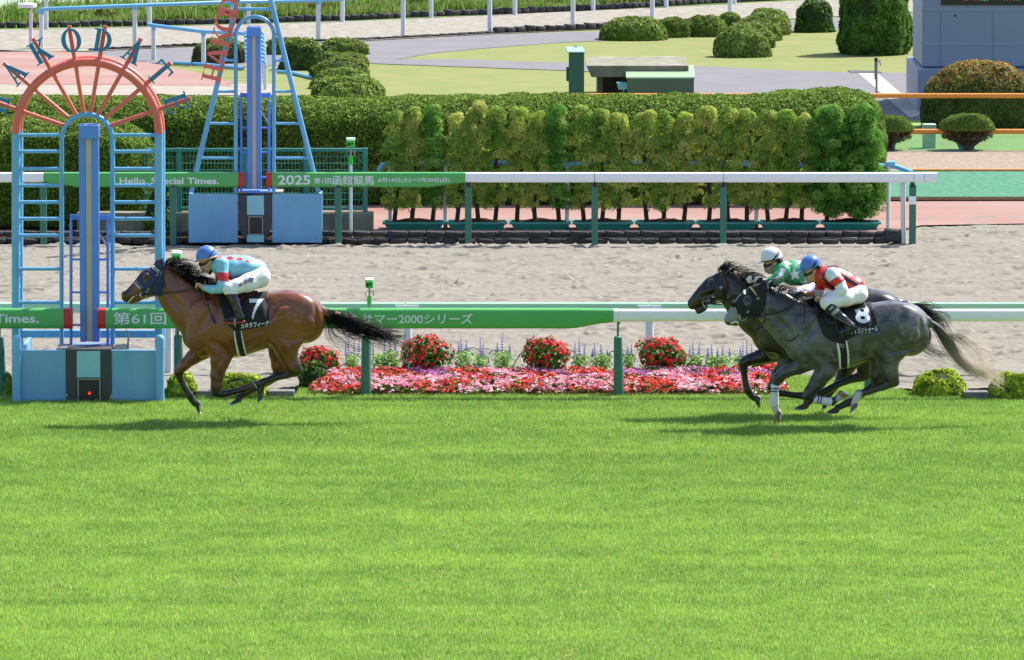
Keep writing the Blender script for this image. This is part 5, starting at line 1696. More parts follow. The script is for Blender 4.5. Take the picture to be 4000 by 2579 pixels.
# ================================================================== BODIES (signed-distance modelling)
class Vol:
    """signed-distance grid in world space; muscles and limbs are blended in, then meshed as ONE continuous surface"""
    def __init__(s, lo, hi, h):
        s.h = h
        s.o = np.array(lo, dtype=np.float64)
        s.n = np.ceil((np.array(hi) - s.o) / h).astype(int) + 1
        s.x, s.y, s.z = (s.o[i] + h*np.arange(s.n[i]) for i in range(3))
        s.d = np.full(tuple(s.n), 1.0, dtype=np.float32)
    def copy(s):
        c = object.__new__(Vol); c.__dict__.update(s.__dict__); c.d = s.d.copy(); return c
    def _win(s, lo, hi):
        i0 = np.clip(np.floor((lo - s.o)/s.h).astype(int), 0, s.n)
        i1 = np.clip(np.ceil((hi - s.o)/s.h).astype(int) + 1, 0, s.n)
        return tuple(slice(a, b) for a, b in zip(i0, i1))
    def seg(s, a, b, ra, rb, wa, wb, k, off=0.0, sub=False):
        """limb piece from a to b; r = radius seen from the side, w = half width across"""
        a, b = np.array(a, float), np.array(b, float)
        R = max(ra, rb, wa, wb) + abs(off) + k + 3*s.h
        win = s._win(np.minimum(a, b) - R, np.maximum(a, b) + R)
        d0 = s.d[win]
        if d0.size == 0: return
        X = s.x[win[0], None, None] - a[0]; Y = s.y[None, win[1], None] - a[1]; Z = s.z[None, None, win[2]] - a[2]
        ab = b - a
        L = max(1e-9, float(ab @ ab))
        t = np.clip((X*ab[0] + Y*ab[1] + Z*ab[2]) / L, 0, 1)
        r = ra + (rb-ra)*t
        q = (wa + (wb-wa)*t) / r
        dx, dy, dz = X - t*ab[0], Y - t*ab[1], Z - t*ab[2]
        rr = np.sqrt(dx*dx + (dy/q)**2 + dz*dz) + 1e-9
        g = np.sqrt(dx*dx + (dy/q**2)**2 + dz*dz) / rr + 1e-6          # first-order distance of the ellipse
        d = ((rr - r)/np.maximum(g, .3)).astype(np.float32) - off
        s.mix(win, d, k, sub)
    def mix(s, win, d, k, sub=False):
        d0 = s.d[win]
        if sub:
            h = np.maximum(k - np.abs(d0 + d), 0)/max(k, 1e-6)
            s.d[win] = np.maximum(d0, -d) + h*h*k*.25
        else:
            h = np.maximum(k - np.abs(d0 - d), 0)/max(k, 1e-6)
            s.d[win] = np.minimum(d0, d) - h*h*k*.25
    def chain(s, pts, k, off=0.0, sub=False):
        """pts: (Vector, r, w)"""
        if len(pts) == 1: pts = pts*2
        for (a, ra, wa), (b, rb, wb) in zip(pts, pts[1:]):
            s.seg(a, b, ra, rb, wa, wb, k, off, sub)
    def clip(s, fn):
        """keep only where fn(X, Y, Z) <= 0"""
        X, Y, Z = s.x[:, None, None], s.y[None, :, None], s.z[None, None, :]
        s.d = np.maximum(s.d, np.broadcast_to(fn(X, Y, Z), s.d.shape)).astype(np.float32)
        return s
    def blur(s, n=1):
        for _ in range(n):
            for ax in range(3):
                a = np.moveaxis(s.d, ax, 0)
                a[1:-1] = .25*a[:-2] + .5*a[1:-1] + .25*a[2:]
        return s
    def mesh(s):
        g = openvdb.FloatGrid(1.0)
        d = np.clip(s.d / s.h, -3, 3).astype(np.float32)
        g.copyFromArray(d)
        g.background = 3.0
        p, q = g.convertToQuads(0.0)
        p = np.asarray(p, dtype=np.float64)*s.h + s.o
        q = np.asarray(q)[:, ::-1].astype(np.int32)
        return p, q
    def near_y(s, x, z, iso=0.0, back=False):
        """y of the surface first met from the camera's side at each x, z"""
        fi = np.clip((np.asarray(x) - s.o[0])/s.h, 0, s.n[0]-1.001); fk = np.clip((np.asarray(z) - s.o[2])/s.h, 0, s.n[2]-1.001)
        i, k = fi.astype(int), fk.astype(int); u, w = (fi-i)[:, None], (fk-k)[:, None]
        col = s.d[i, :, k]*(1-u)*(1-w) + s.d[i+1, :, k]*u*(1-w) + s.d[i, :, k+1]*(1-u)*w + s.d[i+1, :, k+1]*u*w
        hit = col < iso
        j = hit.argmax(1)
        ok = hit.any(1)
        j = np.clip(j, 1, None)
        n = np.arange(len(j))
        c0, c1 = col[n, j-1], col[n, j]
        y = s.y[j-1] + s.h*(c0 - iso)/np.where(np.abs(c0-c1) < 1e-9, 1e-9, c0-c1)
        return np.where(ok, y, np.nan)
def poly_sd(px, pz, poly):
    """2-D signed distance to a polygon (negative inside)"""
    d = np.full(np.broadcast(px, pz).shape, 1e9); sgn = np.ones_like(d)
    n = len(poly)
    for i in range(n):
        ax, az = poly[i]; bx, bz = poly[i-1]
        ex, ez = bx-ax, bz-az
        wx, wz = px-ax, pz-az
        t = np.clip((wx*ex + wz*ez)/(ex*ex+ez*ez+1e-12), 0, 1)
        d = np.minimum(d, (wx-ex*t)**2 + (wz-ez*t)**2)
        c1 = pz >= az; c2 = pz < bz; c3 = ex*wz > ez*wx
        flip = (c1 & c2 & c3) | (~c1 & ~c2 & ~c3)
        sgn = np.where(flip, -sgn, sgn)
    return sgn*np.sqrt(d)
def chain_px(nodes, Y, dy=0.0):
    """(px, py, r in px, half width in m[, own dy]) -> world nodes at depth Y+dy"""
    out = []
    for n in nodes:
        yy = Y + (n[4] if len(n) > 4 else dy)
        out.append((P(n[0], n[1], yy), n[2]/S(yy), n[3]))
    return out
def bounds(chs, pad):
    lo = np.min([np.array(p) - max(r, w) for c in chs for p, r, w in c], 0) - pad
    hi = np.max([np.array(p) + max(r, w) for c in chs for p, r, w in c], 0) + pad
    return lo, hi
def solid(name, chs, h, k, m, parent=None, origin=None, off=0.0, colf=None, clipf=None, blur=1, tagk=None):
    """one continuous body grown round chains of world nodes"""
    lo, hi = bounds(chs, abs(off) + k + 4*h)
    v = Vol(lo, hi, h)
    for c in chs:
        v.chain(c, k, off)
    if clipf: v.clip(clipf)
    v.blur(blur)
    p, q = v.mesh()
    o = make(name, p, q, m, parent, origin, colf(p) if colf else None, 4)
    return o, v
def strands(curves, r0, seg_r=3):
    """many tapering hairs: curves is a list of (n,3) arrays"""
    vs, fs, base = [], [], 0
    for c in curves:
        n = len(c)
        d = np.gradient(c, axis=0); d /= np.linalg.norm(d, axis=1, keepdims=True) + 1e-9
        a = np.cross(d, [0.02, 1.0, 0.03]); a /= np.linalg.norm(a, axis=1, keepdims=True) + 1e-9
        b = np.cross(d, a)
        rr = (r0 * np.linspace(1, .25, n)**.8)[:, None]
        ring = [c + (a*np.cos(w) + b*np.sin(w))*rr for w in np.linspace(0, 2*np.pi, seg_r, endpoint=False)]
        v = np.stack(ring, 1).reshape(-1, 3)
        i = np.arange(n-1)[:, None]*seg_r; k = np.arange(seg_r)[None]; k2 = (k+1) % seg_r
        f = np.stack([i+k, i+k2, i+seg_r+k2, i+seg_r+k], -1).reshape(-1, 4) + base
        vs.append(v); fs.append(f); base += len(v)
    return np.concatenate(vs), np.concatenate(fs).astype(np.int32)
def spline(pts, n):
    pts = np.array(pts, float); t = np.concatenate([[0], np.cumsum(np.linalg.norm(np.diff(pts, axis=0), axis=1))]); t /= t[-1]
    u = np.linspace(0, 1, n)
    out = np.stack([np.interp(u, t, pts[:, i]) for i in range(pts.shape[1])], 1)
    for _ in range(3):
        out[1:-1] = .25*out[:-2] + .5*out[1:-1] + .25*out[2:]
    return out

m_coat = {}
def coat(name, rough=.34, spec=.5, sheen=.0):
    return mat(name, None, rough, attr=True, var=.10, vscale=9, spec=spec, sheen=sheen, bump=.45, bscale=10, coat=.2)
m_hoof = mat('hoof horn', None, .45, attr=True, var=.15, vscale=30)
m_shoe = mat('horseshoe', C('#b4b8bb'), .3, metal=.8)
m_leather = mat('black leather', C('#1a1a1d'), .45, var=.1, vscale=20)
m_leathbr = mat('brown leather', C('#3a2620'), .5, var=.1, vscale=20)
m_buckle = mat('brass buckle', C('#c9b98a'), .3, metal=.8)
m_bit = mat('steel bit', C('#c8cacb'), .25, metal=.9)
m_clothblk = mat('black cloth', C('#141519'), .8, var=.15, vscale=12, bump=.2, bscale=60)
m_piping = mat('white piping', C('#cfd2bf'), .7)
m_num = mat('white number', C('#d5dbe6'), .6)
m_eye = mat('dark eye', C('#0c0907'), .12)
m_navy = mat('navy hood cloth', C('#222d52'), .75, var=.12, vscale=14, bump=.2, bscale=60)
m_blackhair = mat('black hair', C('#0c0b0d'), .6, var=.2, vscale=20, spec=.2)
m_maroon = mat('maroon leather', C('#4a1c26'), .5, var=.1)
m_bandage = mat('white bandage', None, .85, attr=True, bump=.2, bscale=80)
m_foam = mat('foam', C('#c9cbb4'), .6)

def smooth01(x, a, b):
    t = np.clip((x-a)/(b-a), 0, 1)
    return t*t*(3-2*t)

class Horse:
    def __init__(s, spec):
        s.sp = spec
        s.Y = spec['Y']
        Y = s.Y
        g = P(spec['ground'][0], spec['ground'][1], Y); g.z = 0
        chs, ks = [], []
        for nodes, dy, k in spec['chains']:
            lg = spec.get('limb', 1.10) if (abs(dy) == .13 and nodes[-1][2] < 30) else 1.0   # limbs
            chs.append([(p_, r_*(lg if r_ < .10 else 1), w_*(lg if r_ < .10 else 1)) for p_, r_, w_ in chain_px(nodes, Y, dy)]); ks.append(k)
        lo, hi = bounds(chs, .05)
        lo[2] = max(lo[2], -.05)
        v = Vol(lo, hi, spec.get('h', .0105))
        for c, k in zip(chs, ks):
            v.chain(c, k)
        for nodes, dy, k in spec.get('dents', []):
            v.chain(chain_px(nodes, Y, dy), k, 0, True)
        v.blur(1)
        s.v = v
        for pts, r, dep in spec.get('grooves', []):
            s.carve(pts, r, dep, True)
        for pts, r, hgt in spec.get('ridges', []):
            s.carve(pts, r, hgt, False)
        v.blur(2)
        p, q = v.mesh()
        px = proj(p)
        col = spec['col'](px, p, Y)
        s.o = make('racehorse', p, q, coat(spec['coatname']), None, g, col, 4)
        tag(s.o, spec['label'], 'horse')
    def carve(s, pts, r, dep, groove):
        """groove or ridge running over the near flank (and its mirror) along pixel points"""
        sp = spline([list(P(x, y, s.Y-.22)) for x, y in pts], 4*len(pts)) if len(pts) > 1 else np.array([list(P(*pts[0], s.Y-.22))]*2)
        y = s.v.near_y(sp[:, 0], sp[:, 2])
        ok = ~np.isnan(y)
        sp, y = sp[ok], y[ok]
        if len(y) < 2: return
        n = len(y)
        for sg in (1, -1):
            nodes = []
            for i in range(n):
                rr = r*(.35 + .65*math.sin(math.pi*(i+.5)/n))
                dd = dep*.62*(.25 + .75*math.sin(math.pi*(i+.5)/n))
                yy = y[i] - (rr - dd) if groove else y[i] + (rr - dd)
                yy = yy if sg == 1 else 2*s.Y - yy
                nodes.append((Vector((sp[i, 0], yy, sp[i, 2])), rr, rr))
            s.v.chain(nodes, .035, 0, groove)
    def shell(s, name, poly, off, m, dy=-.27, parent=None, ymax=None, thick=None, ymin=None, holes=(), colf=None, h=None):
        """a layer lying on the coat, cut to an outline (photograph pixels on the near flank)"""
        v = s.v
        Y = s.Y
        pw = [(P(x, y, Y+dy).x, P(x, y, Y+dy).z) for x, y in poly]
        x0, x1 = min(a for a, b in pw)-.05, max(a for a, b in pw)+.05
        z0, z1 = min(b for a, b in pw)-.05, max(b for a, b in pw)+.05
        i0, i1 = max(0, int((x0-v.o[0])/v.h)), min(v.n[0], int((x1-v.o[0])/v.h)+1)
        k0, k1 = max(0, int((z0-v.o[2])/v.h)), min(v.n[2], int((z1-v.o[2])/v.h)+1)
        c = object.__new__(Vol)
        c.h = v.h; c.x, c.y, c.z = v.x[i0:i1], v.y, v.z[k0:k1]
        c.o = np.array([c.x[0], c.y[0], c.z[0]]); c.n = np.array([len(c.x), len(c.y), len(c.z)])
        base = v.d[i0:i1, :, k0:k1]
        P2 = poly_sd(c.x[:, None], c.z[None, :], pw)
        for hp in holes:
            hw = [(P(x, y, Y+dy).x, P(x, y, Y+dy).z) for x, y in hp]
            P2 = np.maximum(P2, -poly_sd(c.x[:, None], c.z[None, :], hw))
        d = np.maximum(base - off, P2[:, None, :])
        d = np.maximum(d, -(base + max(.03, off)))
        if ymax is not None: d = np.maximum(d, np.broadcast_to((c.y - (Y+ymax))[None, :, None], d.shape))
        if ymin is not None: d = np.maximum(d, np.broadcast_to(((Y+ymin) - c.y)[None, :, None], d.shape))
        c.d = d.astype(np.float32)
        p, q = c.mesh()
        if len(q) == 0:
            print('EMPTY SHELL', name); return None
        return make(name, p, q, m, parent or s.o, None, colf(p) if colf else None, .9)
    def on_surface(s, x, z, lift, iso=0.0):
        y = s.v.near_y(x, z, iso)
        bad = np.isnan(y)
        if bad.any():
            y[bad] = np.nanmedian(y) if (~bad).any() else s.Y - .25
        return y - lift
    def strap(s, name, pts, wid, m, lift=.006, parent=None, dy=-.12):
        """strap following the coat along pixel points"""
        sp = spline([list(P(x, y, s.Y+dy)) for x, y in pts], max(8, 4*len(pts)))
        y = s.on_surface(sp[:, 0], sp[:, 2], lift)
        sp[:, 1] = y
        b = MB().tube([Vector(q) for q in sp], wid/2, 6, True, 1.0)
        return b.build(name, m, parent or s.o)
    def text(s, body, quad, m, bold, lift, parent, name='lettering'):
        """lettering bent onto the cloth; quad = pixel corners (bottom-left, bottom-right, top-right, top-left)"""
        v, f = cut_text(body, bold)
        lo, hi = v.min(0), v.max(0)
        tx = ((v[:, 0]-lo[0])/(hi[0]-lo[0]))[:, None]; tz = ((v[:, 1]-lo[1])/(hi[1]-lo[1]))[:, None]
        bl, br, tr, tl = (np.array(P(x, y, s.Y-.27)) for x, y in quad)
        pt = (bl*(1-tx) + br*tx)*(1-tz) + (tl*(1-tx) + tr*tx)*tz
        pt[:, 1] = s.on_surface(pt[:, 0], pt[:, 2], 0.0, lift)
        return make(name, pt, f, m, parent)
    def hoof(s, cor, toe, heel, dy, w=.052, col='#2e2a28', shoe=True, rc=12.5):
        """hoof: wall from the coronet to toe and heel, with its shoe"""
        Y = s.Y + dy
        c, t, hl = P(*cor, Y), P(*toe, Y), P(*heel, Y)
        sc = S(Y)
        base = (t + hl)/2
        ax = (c - base).normalized()
        fw = (t - hl); Lf = fw.length/2
        fw.normalize()
        Lf *= 1.15; w *= 1.1; rc *= 1.1
        rings = []
        n = 18
        for f_, rl, rw, sh in ((0, Lf, w, 0), (.35, Lf*.92, w*.94, .06), (.75, Lf*.78, w*.84, .12), (1.0, rc/sc*1.0, w*.76, .16), (1.15, rc/sc*.8, w*.6, .18)):
            ctr = base.lerp(c, f_)
            rings.append([ctr + fw*(rl*math.cos(2*math.pi*k/n)) + Vector((0, 1, 0))*(rw*math.sin(2*math.pi*k/n)) for k in range(n)])
        vs = [p for r in rings for p in r]
        fs = [(i*n+k, i*n+(k+1) % n, (i+1)*n+(k+1) % n, (i+1)*n+k) for i in range(len(rings)-1) for k in range(n)]
        fs += [tuple(range(n-1, -1, -1)), tuple((len(rings)-1)*n+k for k in range(n))]
        cc = np.array(C(col))
        o = make('hoof', vs, fs, m_hoof, s.o, None, np.tile(cc, (len(vs), 1)), .8)
        o.data.flip_normals() if False else None
        if shoe:
            dn = -ax
            pts = [base + dn*.004 + fw*(Lf*.93*math.cos(a)) + Vector((0, 1, 0))*(w*.93*math.sin(a)) for a in np.linspace(-2.4, 2.4, 18)]
            MB().tube(pts, .007, 6).build('shoe', m_shoe, o)
    def eye(s, x, y, dy=-.10, r=.017):
        q = P(x, y, s.Y+dy)
        yy = float(s.on_surface(np.array([q.x]), np.array([q.z]), 0)[0])
        q.y = yy + r*.45
        MB().ball(q, r*1.25, r, r, 14, 10).build('eye', m_eye, s.o)
    def ring(s, name, x, y, r, m, dy=-.09, tube=.004, parent=None):
        q = P(x, y, s.Y+dy)
        q.y = float(s.on_surface(np.array([q.x]), np.array([q.z]), .012)[0])
        rr = r/S(s.Y)
        MB().tube([q + Vector((rr*math.cos(a), 0, rr*math.sin(a))) for a in np.linspace(0, 2*math.pi, 25)], tube, 6, False).build(name, m, parent or s.o)
def hair_tail(h, pts, widths, n, m, seed, r0=.0028, depth=.07, colf=None, wave=1.0, short=.35, sp_=.62):
    R = np.random.default_rng(seed)
    cl = spline([list(P(x, y, h.Y)) for x, y in pts], 26)
    wd = np.interp(np.linspace(0, 1, 26), np.linspace(0, 1, len(widths)), widths)/S(h.Y)
    tn = np.gradient(cl, axis=0); tn /= np.linalg.norm(tn, axis=1, keepdims=True)
    nr = np.stack([-tn[:, 2], np.zeros(26), tn[:, 0]], 1)
    curves = []
    for _ in range(n):
        e = int(26*(short + (1-short)*R.random()**.55)); e = max(e, 8)
        a = np.clip(R.normal()*sp_, -1.5, 1.5); b = R.normal()*.5
        ph, fr = R.uniform(0, 6.28), R.uniform(1.2, 3.2)
        t = np.linspace(0, 1, 26)[:e]
        wob = .30*np.sin(ph + fr*6.28*t)*t*wave
        c = cl[:e] + nr[:e]*((a*(.35+.65*np.minimum(1, t*3)) + wob)*wd[:e])[:, None]*.8
        c = c + np.array([0, 1, 0])*(b*depth*(.3+t))[:, None]
        fl = R.normal()*.06*np.maximum(0, np.linspace(-.5, 1, e))**2
        c[:, 2] += fl; 
        curves.append(c)
    v, f = strands(curves, r0)
    return make('tail', v, f, m, h.o, None, colf(proj(v)) if colf else None, 4)
def hair_mane(h, roots, n, m, seed, lift=(30, 60), back=(20, 80), r0=.0028, lay=0):
    """tufts along the crest blown up and back"""
    R = np.random.default_rng(seed)
    cl = spline([list(P(x, y, h.Y)) for x, y in roots], 60)
    curves = []
    tufts = R.uniform(0, 59, 26)
    for _ in range(n):
        tc = tufts[R.integers(26)] + R.normal()*.9
        i = int(np.clip(tc, 0, 59))
        base = cl[i] + np.array([R.normal()*.008, R.normal()*.02 - .01, -.012])
        g = np.random.default_rng(int(abs(tc)*3) + seed)
        L, B = g.uniform(*lift)/S(h.Y), g.uniform(*back)/S(h.Y)
        L *= R.uniform(.75, 1.08); B *= R.uniform(.75, 1.1)
        t = np.linspace(0, 1, 10)
        c = base + np.stack([B*t**1.5 + .01*np.sin(t*5 + R.uniform(0, 6)), R.normal()*.05*t - .03*t*(1 if R.random() < .6 else -1), L*np.sin(t*1.9 + .1)*(1-.25*t)], 1)
        if lay and R.random() < lay:                         # hairs lying down on the near side
            c = base + np.stack([B*.8*t, -.02 - .06*t, -L*.9*t**1.3 + .02*np.sin(t*4)], 1)
        c += R.normal(size=3)*.004
        curves.append(c)
    v, f = strands(curves, r0)
    return make('mane', v, f, m, h.o, None, None, 4)
# ================================================================== THE THREE HORSES
def mixc(c0, c1, t):
    return c0*(1-t[:, None]) + c1*t[:, None]
# ---- bay
YB = 75.8
NE, FA = -.13, .13
bay = dict(Y=YB, ground=(930, 1640), coatname='bay coat', label='bay racehorse in a navy hood and black saddle cloth with a white 7',
  chains=[
    # trunk
    ([(790,1290,80,.19), (855,1272,127,.25), (930,1268,121,.285), (1000,1258,108,.29), (1060,1243,97,.28), (1120,1230,95,.27), (1172,1238,92,.24), (1192,1268,74,.19)], 0, .06),
    # neck
    ([(648,1100,62,.075), (700,1160,74,.095), (752,1208,90,.14), (830,1255,108,.20)], 0, .07),
    # head
    ([(612,1097,57,.092), (583,1108,52,.096), (554,1128,41,.07), (528,1145,33,.055), (498,1160,24,.054)], 0, .03),
    ([(538,1165,15,.04), (514,1179,11,.042)], 0, .02),
    ([(484,1148,11,.045), (489,1165,12,.045)], 0, .015),
    # brow over the eye, cheek
    ([(572,1076,12,.02)], -.085, .02), ([(572,1076,12,.02)], .085, .02),
    ([(612,1122,34,.03)], -.075, .03), ([(612,1122,34,.03)], .075, .03),
    # withers, shoulder blade, chest
    ([(860,1145,20,.05), (930,1160,20,.06)], 0, .05),
    ([(800,1230,62,.06), (775,1330,46,.06)], -.17, .05), ([(800,1230,62,.06), (775,1330,46,.06)], .17, .05),
    ([(742,1330,26,.06), (790,1372,26,.08)], 0, .05),
    ([(850,1330,62,.06)], -.17, .06), ([(850,1330,62,.06)], .17, .06),
    # near hind leg
    ([(1160,1235,88,.13), (1122,1310,68,.13), (1116,1352,48,.11), (1125,1392,31,.08), (1143,1428,27,.062), (1155,1448,22,.05)], NE, .045),
    ([(1143,1425,10,.02), (1177,1449,10,.028)], NE, .02),
    ([(1156,1450,20,.045), (1120,1464,14.5,.036), (1060,1481,12.5,.032), (1026,1494,14.5,.036), (1020,1517,11,.031), (1017,1537,12,.036)], NE, .016),
    ([(1075,1290,28,.05), (1068,1330,20,.05)], -.2, .04),
    # croup muscle
    ([(1090,1190,44,.05), (1150,1200,50,.06)], -.13, .05), ([(1090,1190,44,.05), (1150,1200,50,.06)], .13, .05),
    # far hind leg
    ([(1130,1250,84,.13), (1092,1330,52,.12), (1086,1380,31,.08), (1090,1430,26,.06), (1095,1458,21,.05)], FA, .04),
    ([(1095,1460,19,.044), (1050,1490,14,.036), (990,1522,12,.032), (968,1531,14,.036), (944,1546,11,.031), (930,1556,12,.036)], FA, .016),
    # near foreleg, folded
    ([(870,1370,52,.09), (860,1410,37,.075), (849,1465,24,.055), (845,1505,19,.046), (845,1531,19,.046)], NE, .035),
    ([(845,1536,17,.042), (868,1541,13.5,.034), (920,1529,11.5,.03), (958,1519,14,.034), (978,1509,11,.03), (996,1499,12,.034)], NE, .014),
    # far foreleg, reaching
    ([(800,1368,36,.08), (755,1395,26,.065), (720,1425,20,.052), (698,1452,17.5,.045)], FA, .03),
    ([(696,1456,17,.044), (703,1478,13,.034), (722,1516,11.2,.03), (741,1546,14.5,.035), (752,1566,11.5,.031), (764,1580,12,.035)], FA, .014),
    # dock
    ([(1225,1190,18,.045), (1262,1212,13,.035), (1290,1236,9,.025)], 0, .03),
    # ears
    ([(618,1046,13,.028), (630,1024,10,.022), (636,1007,3,.008)], -.055, .01), ([(610,1046,13,.028), (619,1024,10,.022), (625,1010,3,.008)], .055, .01),
  ],
  dents=[([(486,1149,4.5,.012)], -.05, .01), ([(494,1172,2.5,.05), (545,1158,2,.05)], -.06, .008),
         ([(1052,1240,13,.02), (1050,1290,12,.02)], -.31, .03)],
  grooves=[([(1058,1225),(1082,1196),(1118,1186),(1150,1212),(1166,1252)], .045, .018), ([(1236,1196),(1246,1240),(1240,1292),(1222,1318)], .035, .014), ([(1222,1318),(1180,1322),(1130,1330)], .04, .010),
           ([(868,1160),(826,1215),(780,1280)], .06, .012), ([(822,1335),(858,1352),(890,1392)], .045, .014), ([(655,1150),(690,1195),(735,1258)], .04, .012), ([(780,1340),(800,1385)], .04, .012),
           ([(636,1085),(634,1120),(620,1150)], .02, .006), ([(848,1425),(850,1470)], .02, .006), ([(1128,1375),(1140,1420)], .02, .008), ([(1040,1170),(1052,1200),(1056,1240)], .05, .012)],
  ridges=[([(600,1105),(560,1130)], .014, .006), ([(1010,1325),(960,1350),(925,1372)], .012, .006), ([(1105,1330),(1128,1372),(1140,1400)], .03, .008), ([(865,1420),(858,1460)], .02, .006), ([(1200,1240),(1212,1290)], .05, .008), ([(1082,1222),(1100,1212),(1122,1208),(1142,1222),(1150,1240)], .035, .010), ([(700,1205),(745,1262)], .03, .006), ([(960,1330),(1000,1310),(1035,1300)], .012, .004), ([(905,1300),(920,1330)], .03, .006)])
def bay_col(px, p, Y):
    x, y = px[:, 0], px[:, 1]
    body = np.array(C('#66361e')); dark = np.array(C('#18120f')); lit = np.array(C('#8a4f2c'))
    n = vnoise(p, 5, 4)
    c = mixc(np.tile(body, (len(p), 1)), np.tile(lit, (len(p), 1)), smooth01(n, .45, .9)*.5)
    t = np.maximum.reduce([smooth01(y, 1425, 1470)*(x < 790), smooth01(y, 1490, 1530)*(x > 790)*(x < 1000), smooth01(y, 1428, 1462)*(x > 1000), (y > 1535)*1.0,
                           smooth01(x, 1140, 1175)*smooth01(y, 1390, 1440), smooth01(520-x, -25, 30)*.8, smooth01(y, 1420, 1500)*.45])
    t = np.maximum(t, .75*smooth01(26 - np.hypot(x-572, (y-1084)*.8), 0, 8)*(y < 1115))
    return mixc(c, np.tile(dark, (len(p), 1)), t)
bay['col'] = bay_col
H1 = Horse(bay)
def circ(cx, cy, rx, ry, n=20): return [(cx+rx*math.cos(2*math.pi*i/n), cy+ry*math.sin(2*math.pi*i/n)) for i in range(n)]
def dress_bay(h):
    # hood, with an eye hole
    hood = h.shell('hood', [(525,1102),(549,1128),(556,1150),(600,1152),(634,1158),(640,1120),(641,1085),(652,1030),(650,998),(600,998),(560,1050)], .008, m_navy, dy=-.06, holes=[circ(572,1084,17,25)])
    for (a, b, c, d) in (((523,1105),(526,1101),(551,1126),(548,1130)), ((530,1099),(533,1096),(557,1121),(554,1124)), ((594,1041),(596,1037),(636,1063),(634,1067)), ((590,1047),(592,1043),(632,1069),(630,1073))):
        h.shell('hood_trim', [a, b, c, d], .013, m_piping, dy=-.06, parent=hood, ymax=.02)
    h.eye(572, 1084)
    br = h.strap('bridle', [(632,1048),(615,1085),(595,1118),(575,1140),(562,1150)], .018, m_leather, .010)
    h.strap('throat_strap', [(635,1055),(638,1090),(645,1130)], .014, m_leather, .012, br)
    h.strap('noseband', [(556,1152),(585,1153),(612,1150)], .022, m_leather, .012, br)
    h.strap('cheek_pad', [(620,1105),(618,1145)], .04, m_navy, .006, br)
    h.ring('bit_ring', 560, 1152, 12.5, m_bit, parent=br, tube=.0035)
    h.strap('bit', [(530,1155),(552,1155)], .010, m_bit, .012, br)
    for x, y in ((583,1127),(616,1076),(576,1139)):
        h.ring('buckle', x, y, 4, m_buckle, parent=br, tube=.004)
    h.strap('foam_line', [(500,1184),(512,1168),(524,1160)], .014, m_foam, .006)
    # reins: bit to hands, and the free loop down the shoulder
    q = P(562,1152,h.Y-.10); r = P(779,1126,h.Y-.12)
    m = MB().tube([q, P(620,1150,h.Y-.16), P(690,1140,h.Y-.17), r], .008, 6)
    m.build('rein', m_leather, h.o)
    m = MB().tube([P(575,1152,h.Y+.10), P(690,1142,h.Y+.16), P(779,1128,h.Y+.08)], .008, 6); m.build('rein', m_leather, h.o)
    h.strap('rein_loop', [(797,1142),(812,1180),(822,1225),(832,1240)], .012, m_leather, .008, None, -.2)
    h.strap('martingale_knot', [(828,1236),(836,1252),(842,1262)], .030, m_navy, .012, None, -.22)
    # saddle cloth with number and name
    cl = h.shell('saddle_cloth', [(846,1120),(856,1180),(872,1232),(890,1265),(914,1289),(950,1288),(1000,1278),(1053,1268),(1051,1220),(1042,1135)], .014, m_clothblk, dy=-.24)
    h.text('7', [(984,1247),(1000,1247),(1030,1170),(972,1170)], m_num, .02, .019, cl, 'number')
    h.text('カネラフィーナ', [(941,1284),(1052,1271),(1052,1250),(941,1263)], m_num, .02, .019, cl)
    sd = h.shell('saddle', [(874,1128),(884,1165),(905,1195),(935,1190),(948,1160),(990,1158),(1010,1140),(985,1120)], .030, m_maroon, dy=-.18)
    # girth
    h.shell('girth', [(917,1286),(928,1340),(940,1400),(962,1400),(951,1340),(942,1284)], .012, m_clothblk, dy=-.26)
    h.shell('girth_edge', [(913,1290),(918,1340),(927,1398),(937,1398),(925,1340),(918,1290)], .017, m_piping, dy=-.26)
    h.shell('girth_edge', [(939,1288),(947,1340),(957,1398),(964,1398),(953,1340),(943,1288)], .017, m_piping, dy=-.26)
    # stirrup leather and iron
    st = P(918, 1262, h.Y-.345)
    b = MB().tube([P(912,1165,h.Y-.31), P(917,1225,h.Y-.34), P(918,1240,h.Y-.345)], .010, 6)
    s_ = b.build('stirrup_leather', m_leather, h.o)
    b = MB().tube([st + Vector((.0, -.07*math.cos(a), .055*math.sin(a)+.01)) for a in np.linspace(0, 6.28, 20)], .010, 6, False)
    b.build('stirrup_iron', m_steel, s_)
    # hooves
    h.hoof((1017,1538),(1007,1574),(1030,1551),NE)
    h.hoof((932,1557),(896,1581),(940,1569),FA)
    h.hoof((996,1499),(1007,1515),(985,1487),NE, rc=12)
    h.hoof((765,1580),(780,1615),(781,1570),FA)
    hair_tail(h, [(1255,1207),(1299,1235),(1364,1272),(1441,1294),(1519,1318),(1600,1330)], [16,40,46,40,30,16], 460, m_blackhair, 5, .0027, .05, None, .6, .45, .5)
    hair_tail(h, [(1262,1222),(1285,1270),(1305,1315),(1370,1340),(1420,1375)], [10,30,40,36,30], 60, m_blackhair, 6, .0022, .06)
    hair_mane(h, [(644,1034),(672,1043),(700,1060),(726,1090),(752,1112),(800,1126),(846,1136)], 1000, m_blackhair, 3, (14,46), (28,92), .0028, .3)
    q = P(1314,1222,h.Y-.03)
    MB().ball(q, .018, .012, .016, 8, 6).ball(q + Vector((.03,0,-.006)), .018, .012, .014, 8, 6).build('tail_ribbon', mat('red white ribbon', C('#c98a90'), .7), h.o)
dress_bay(H1)

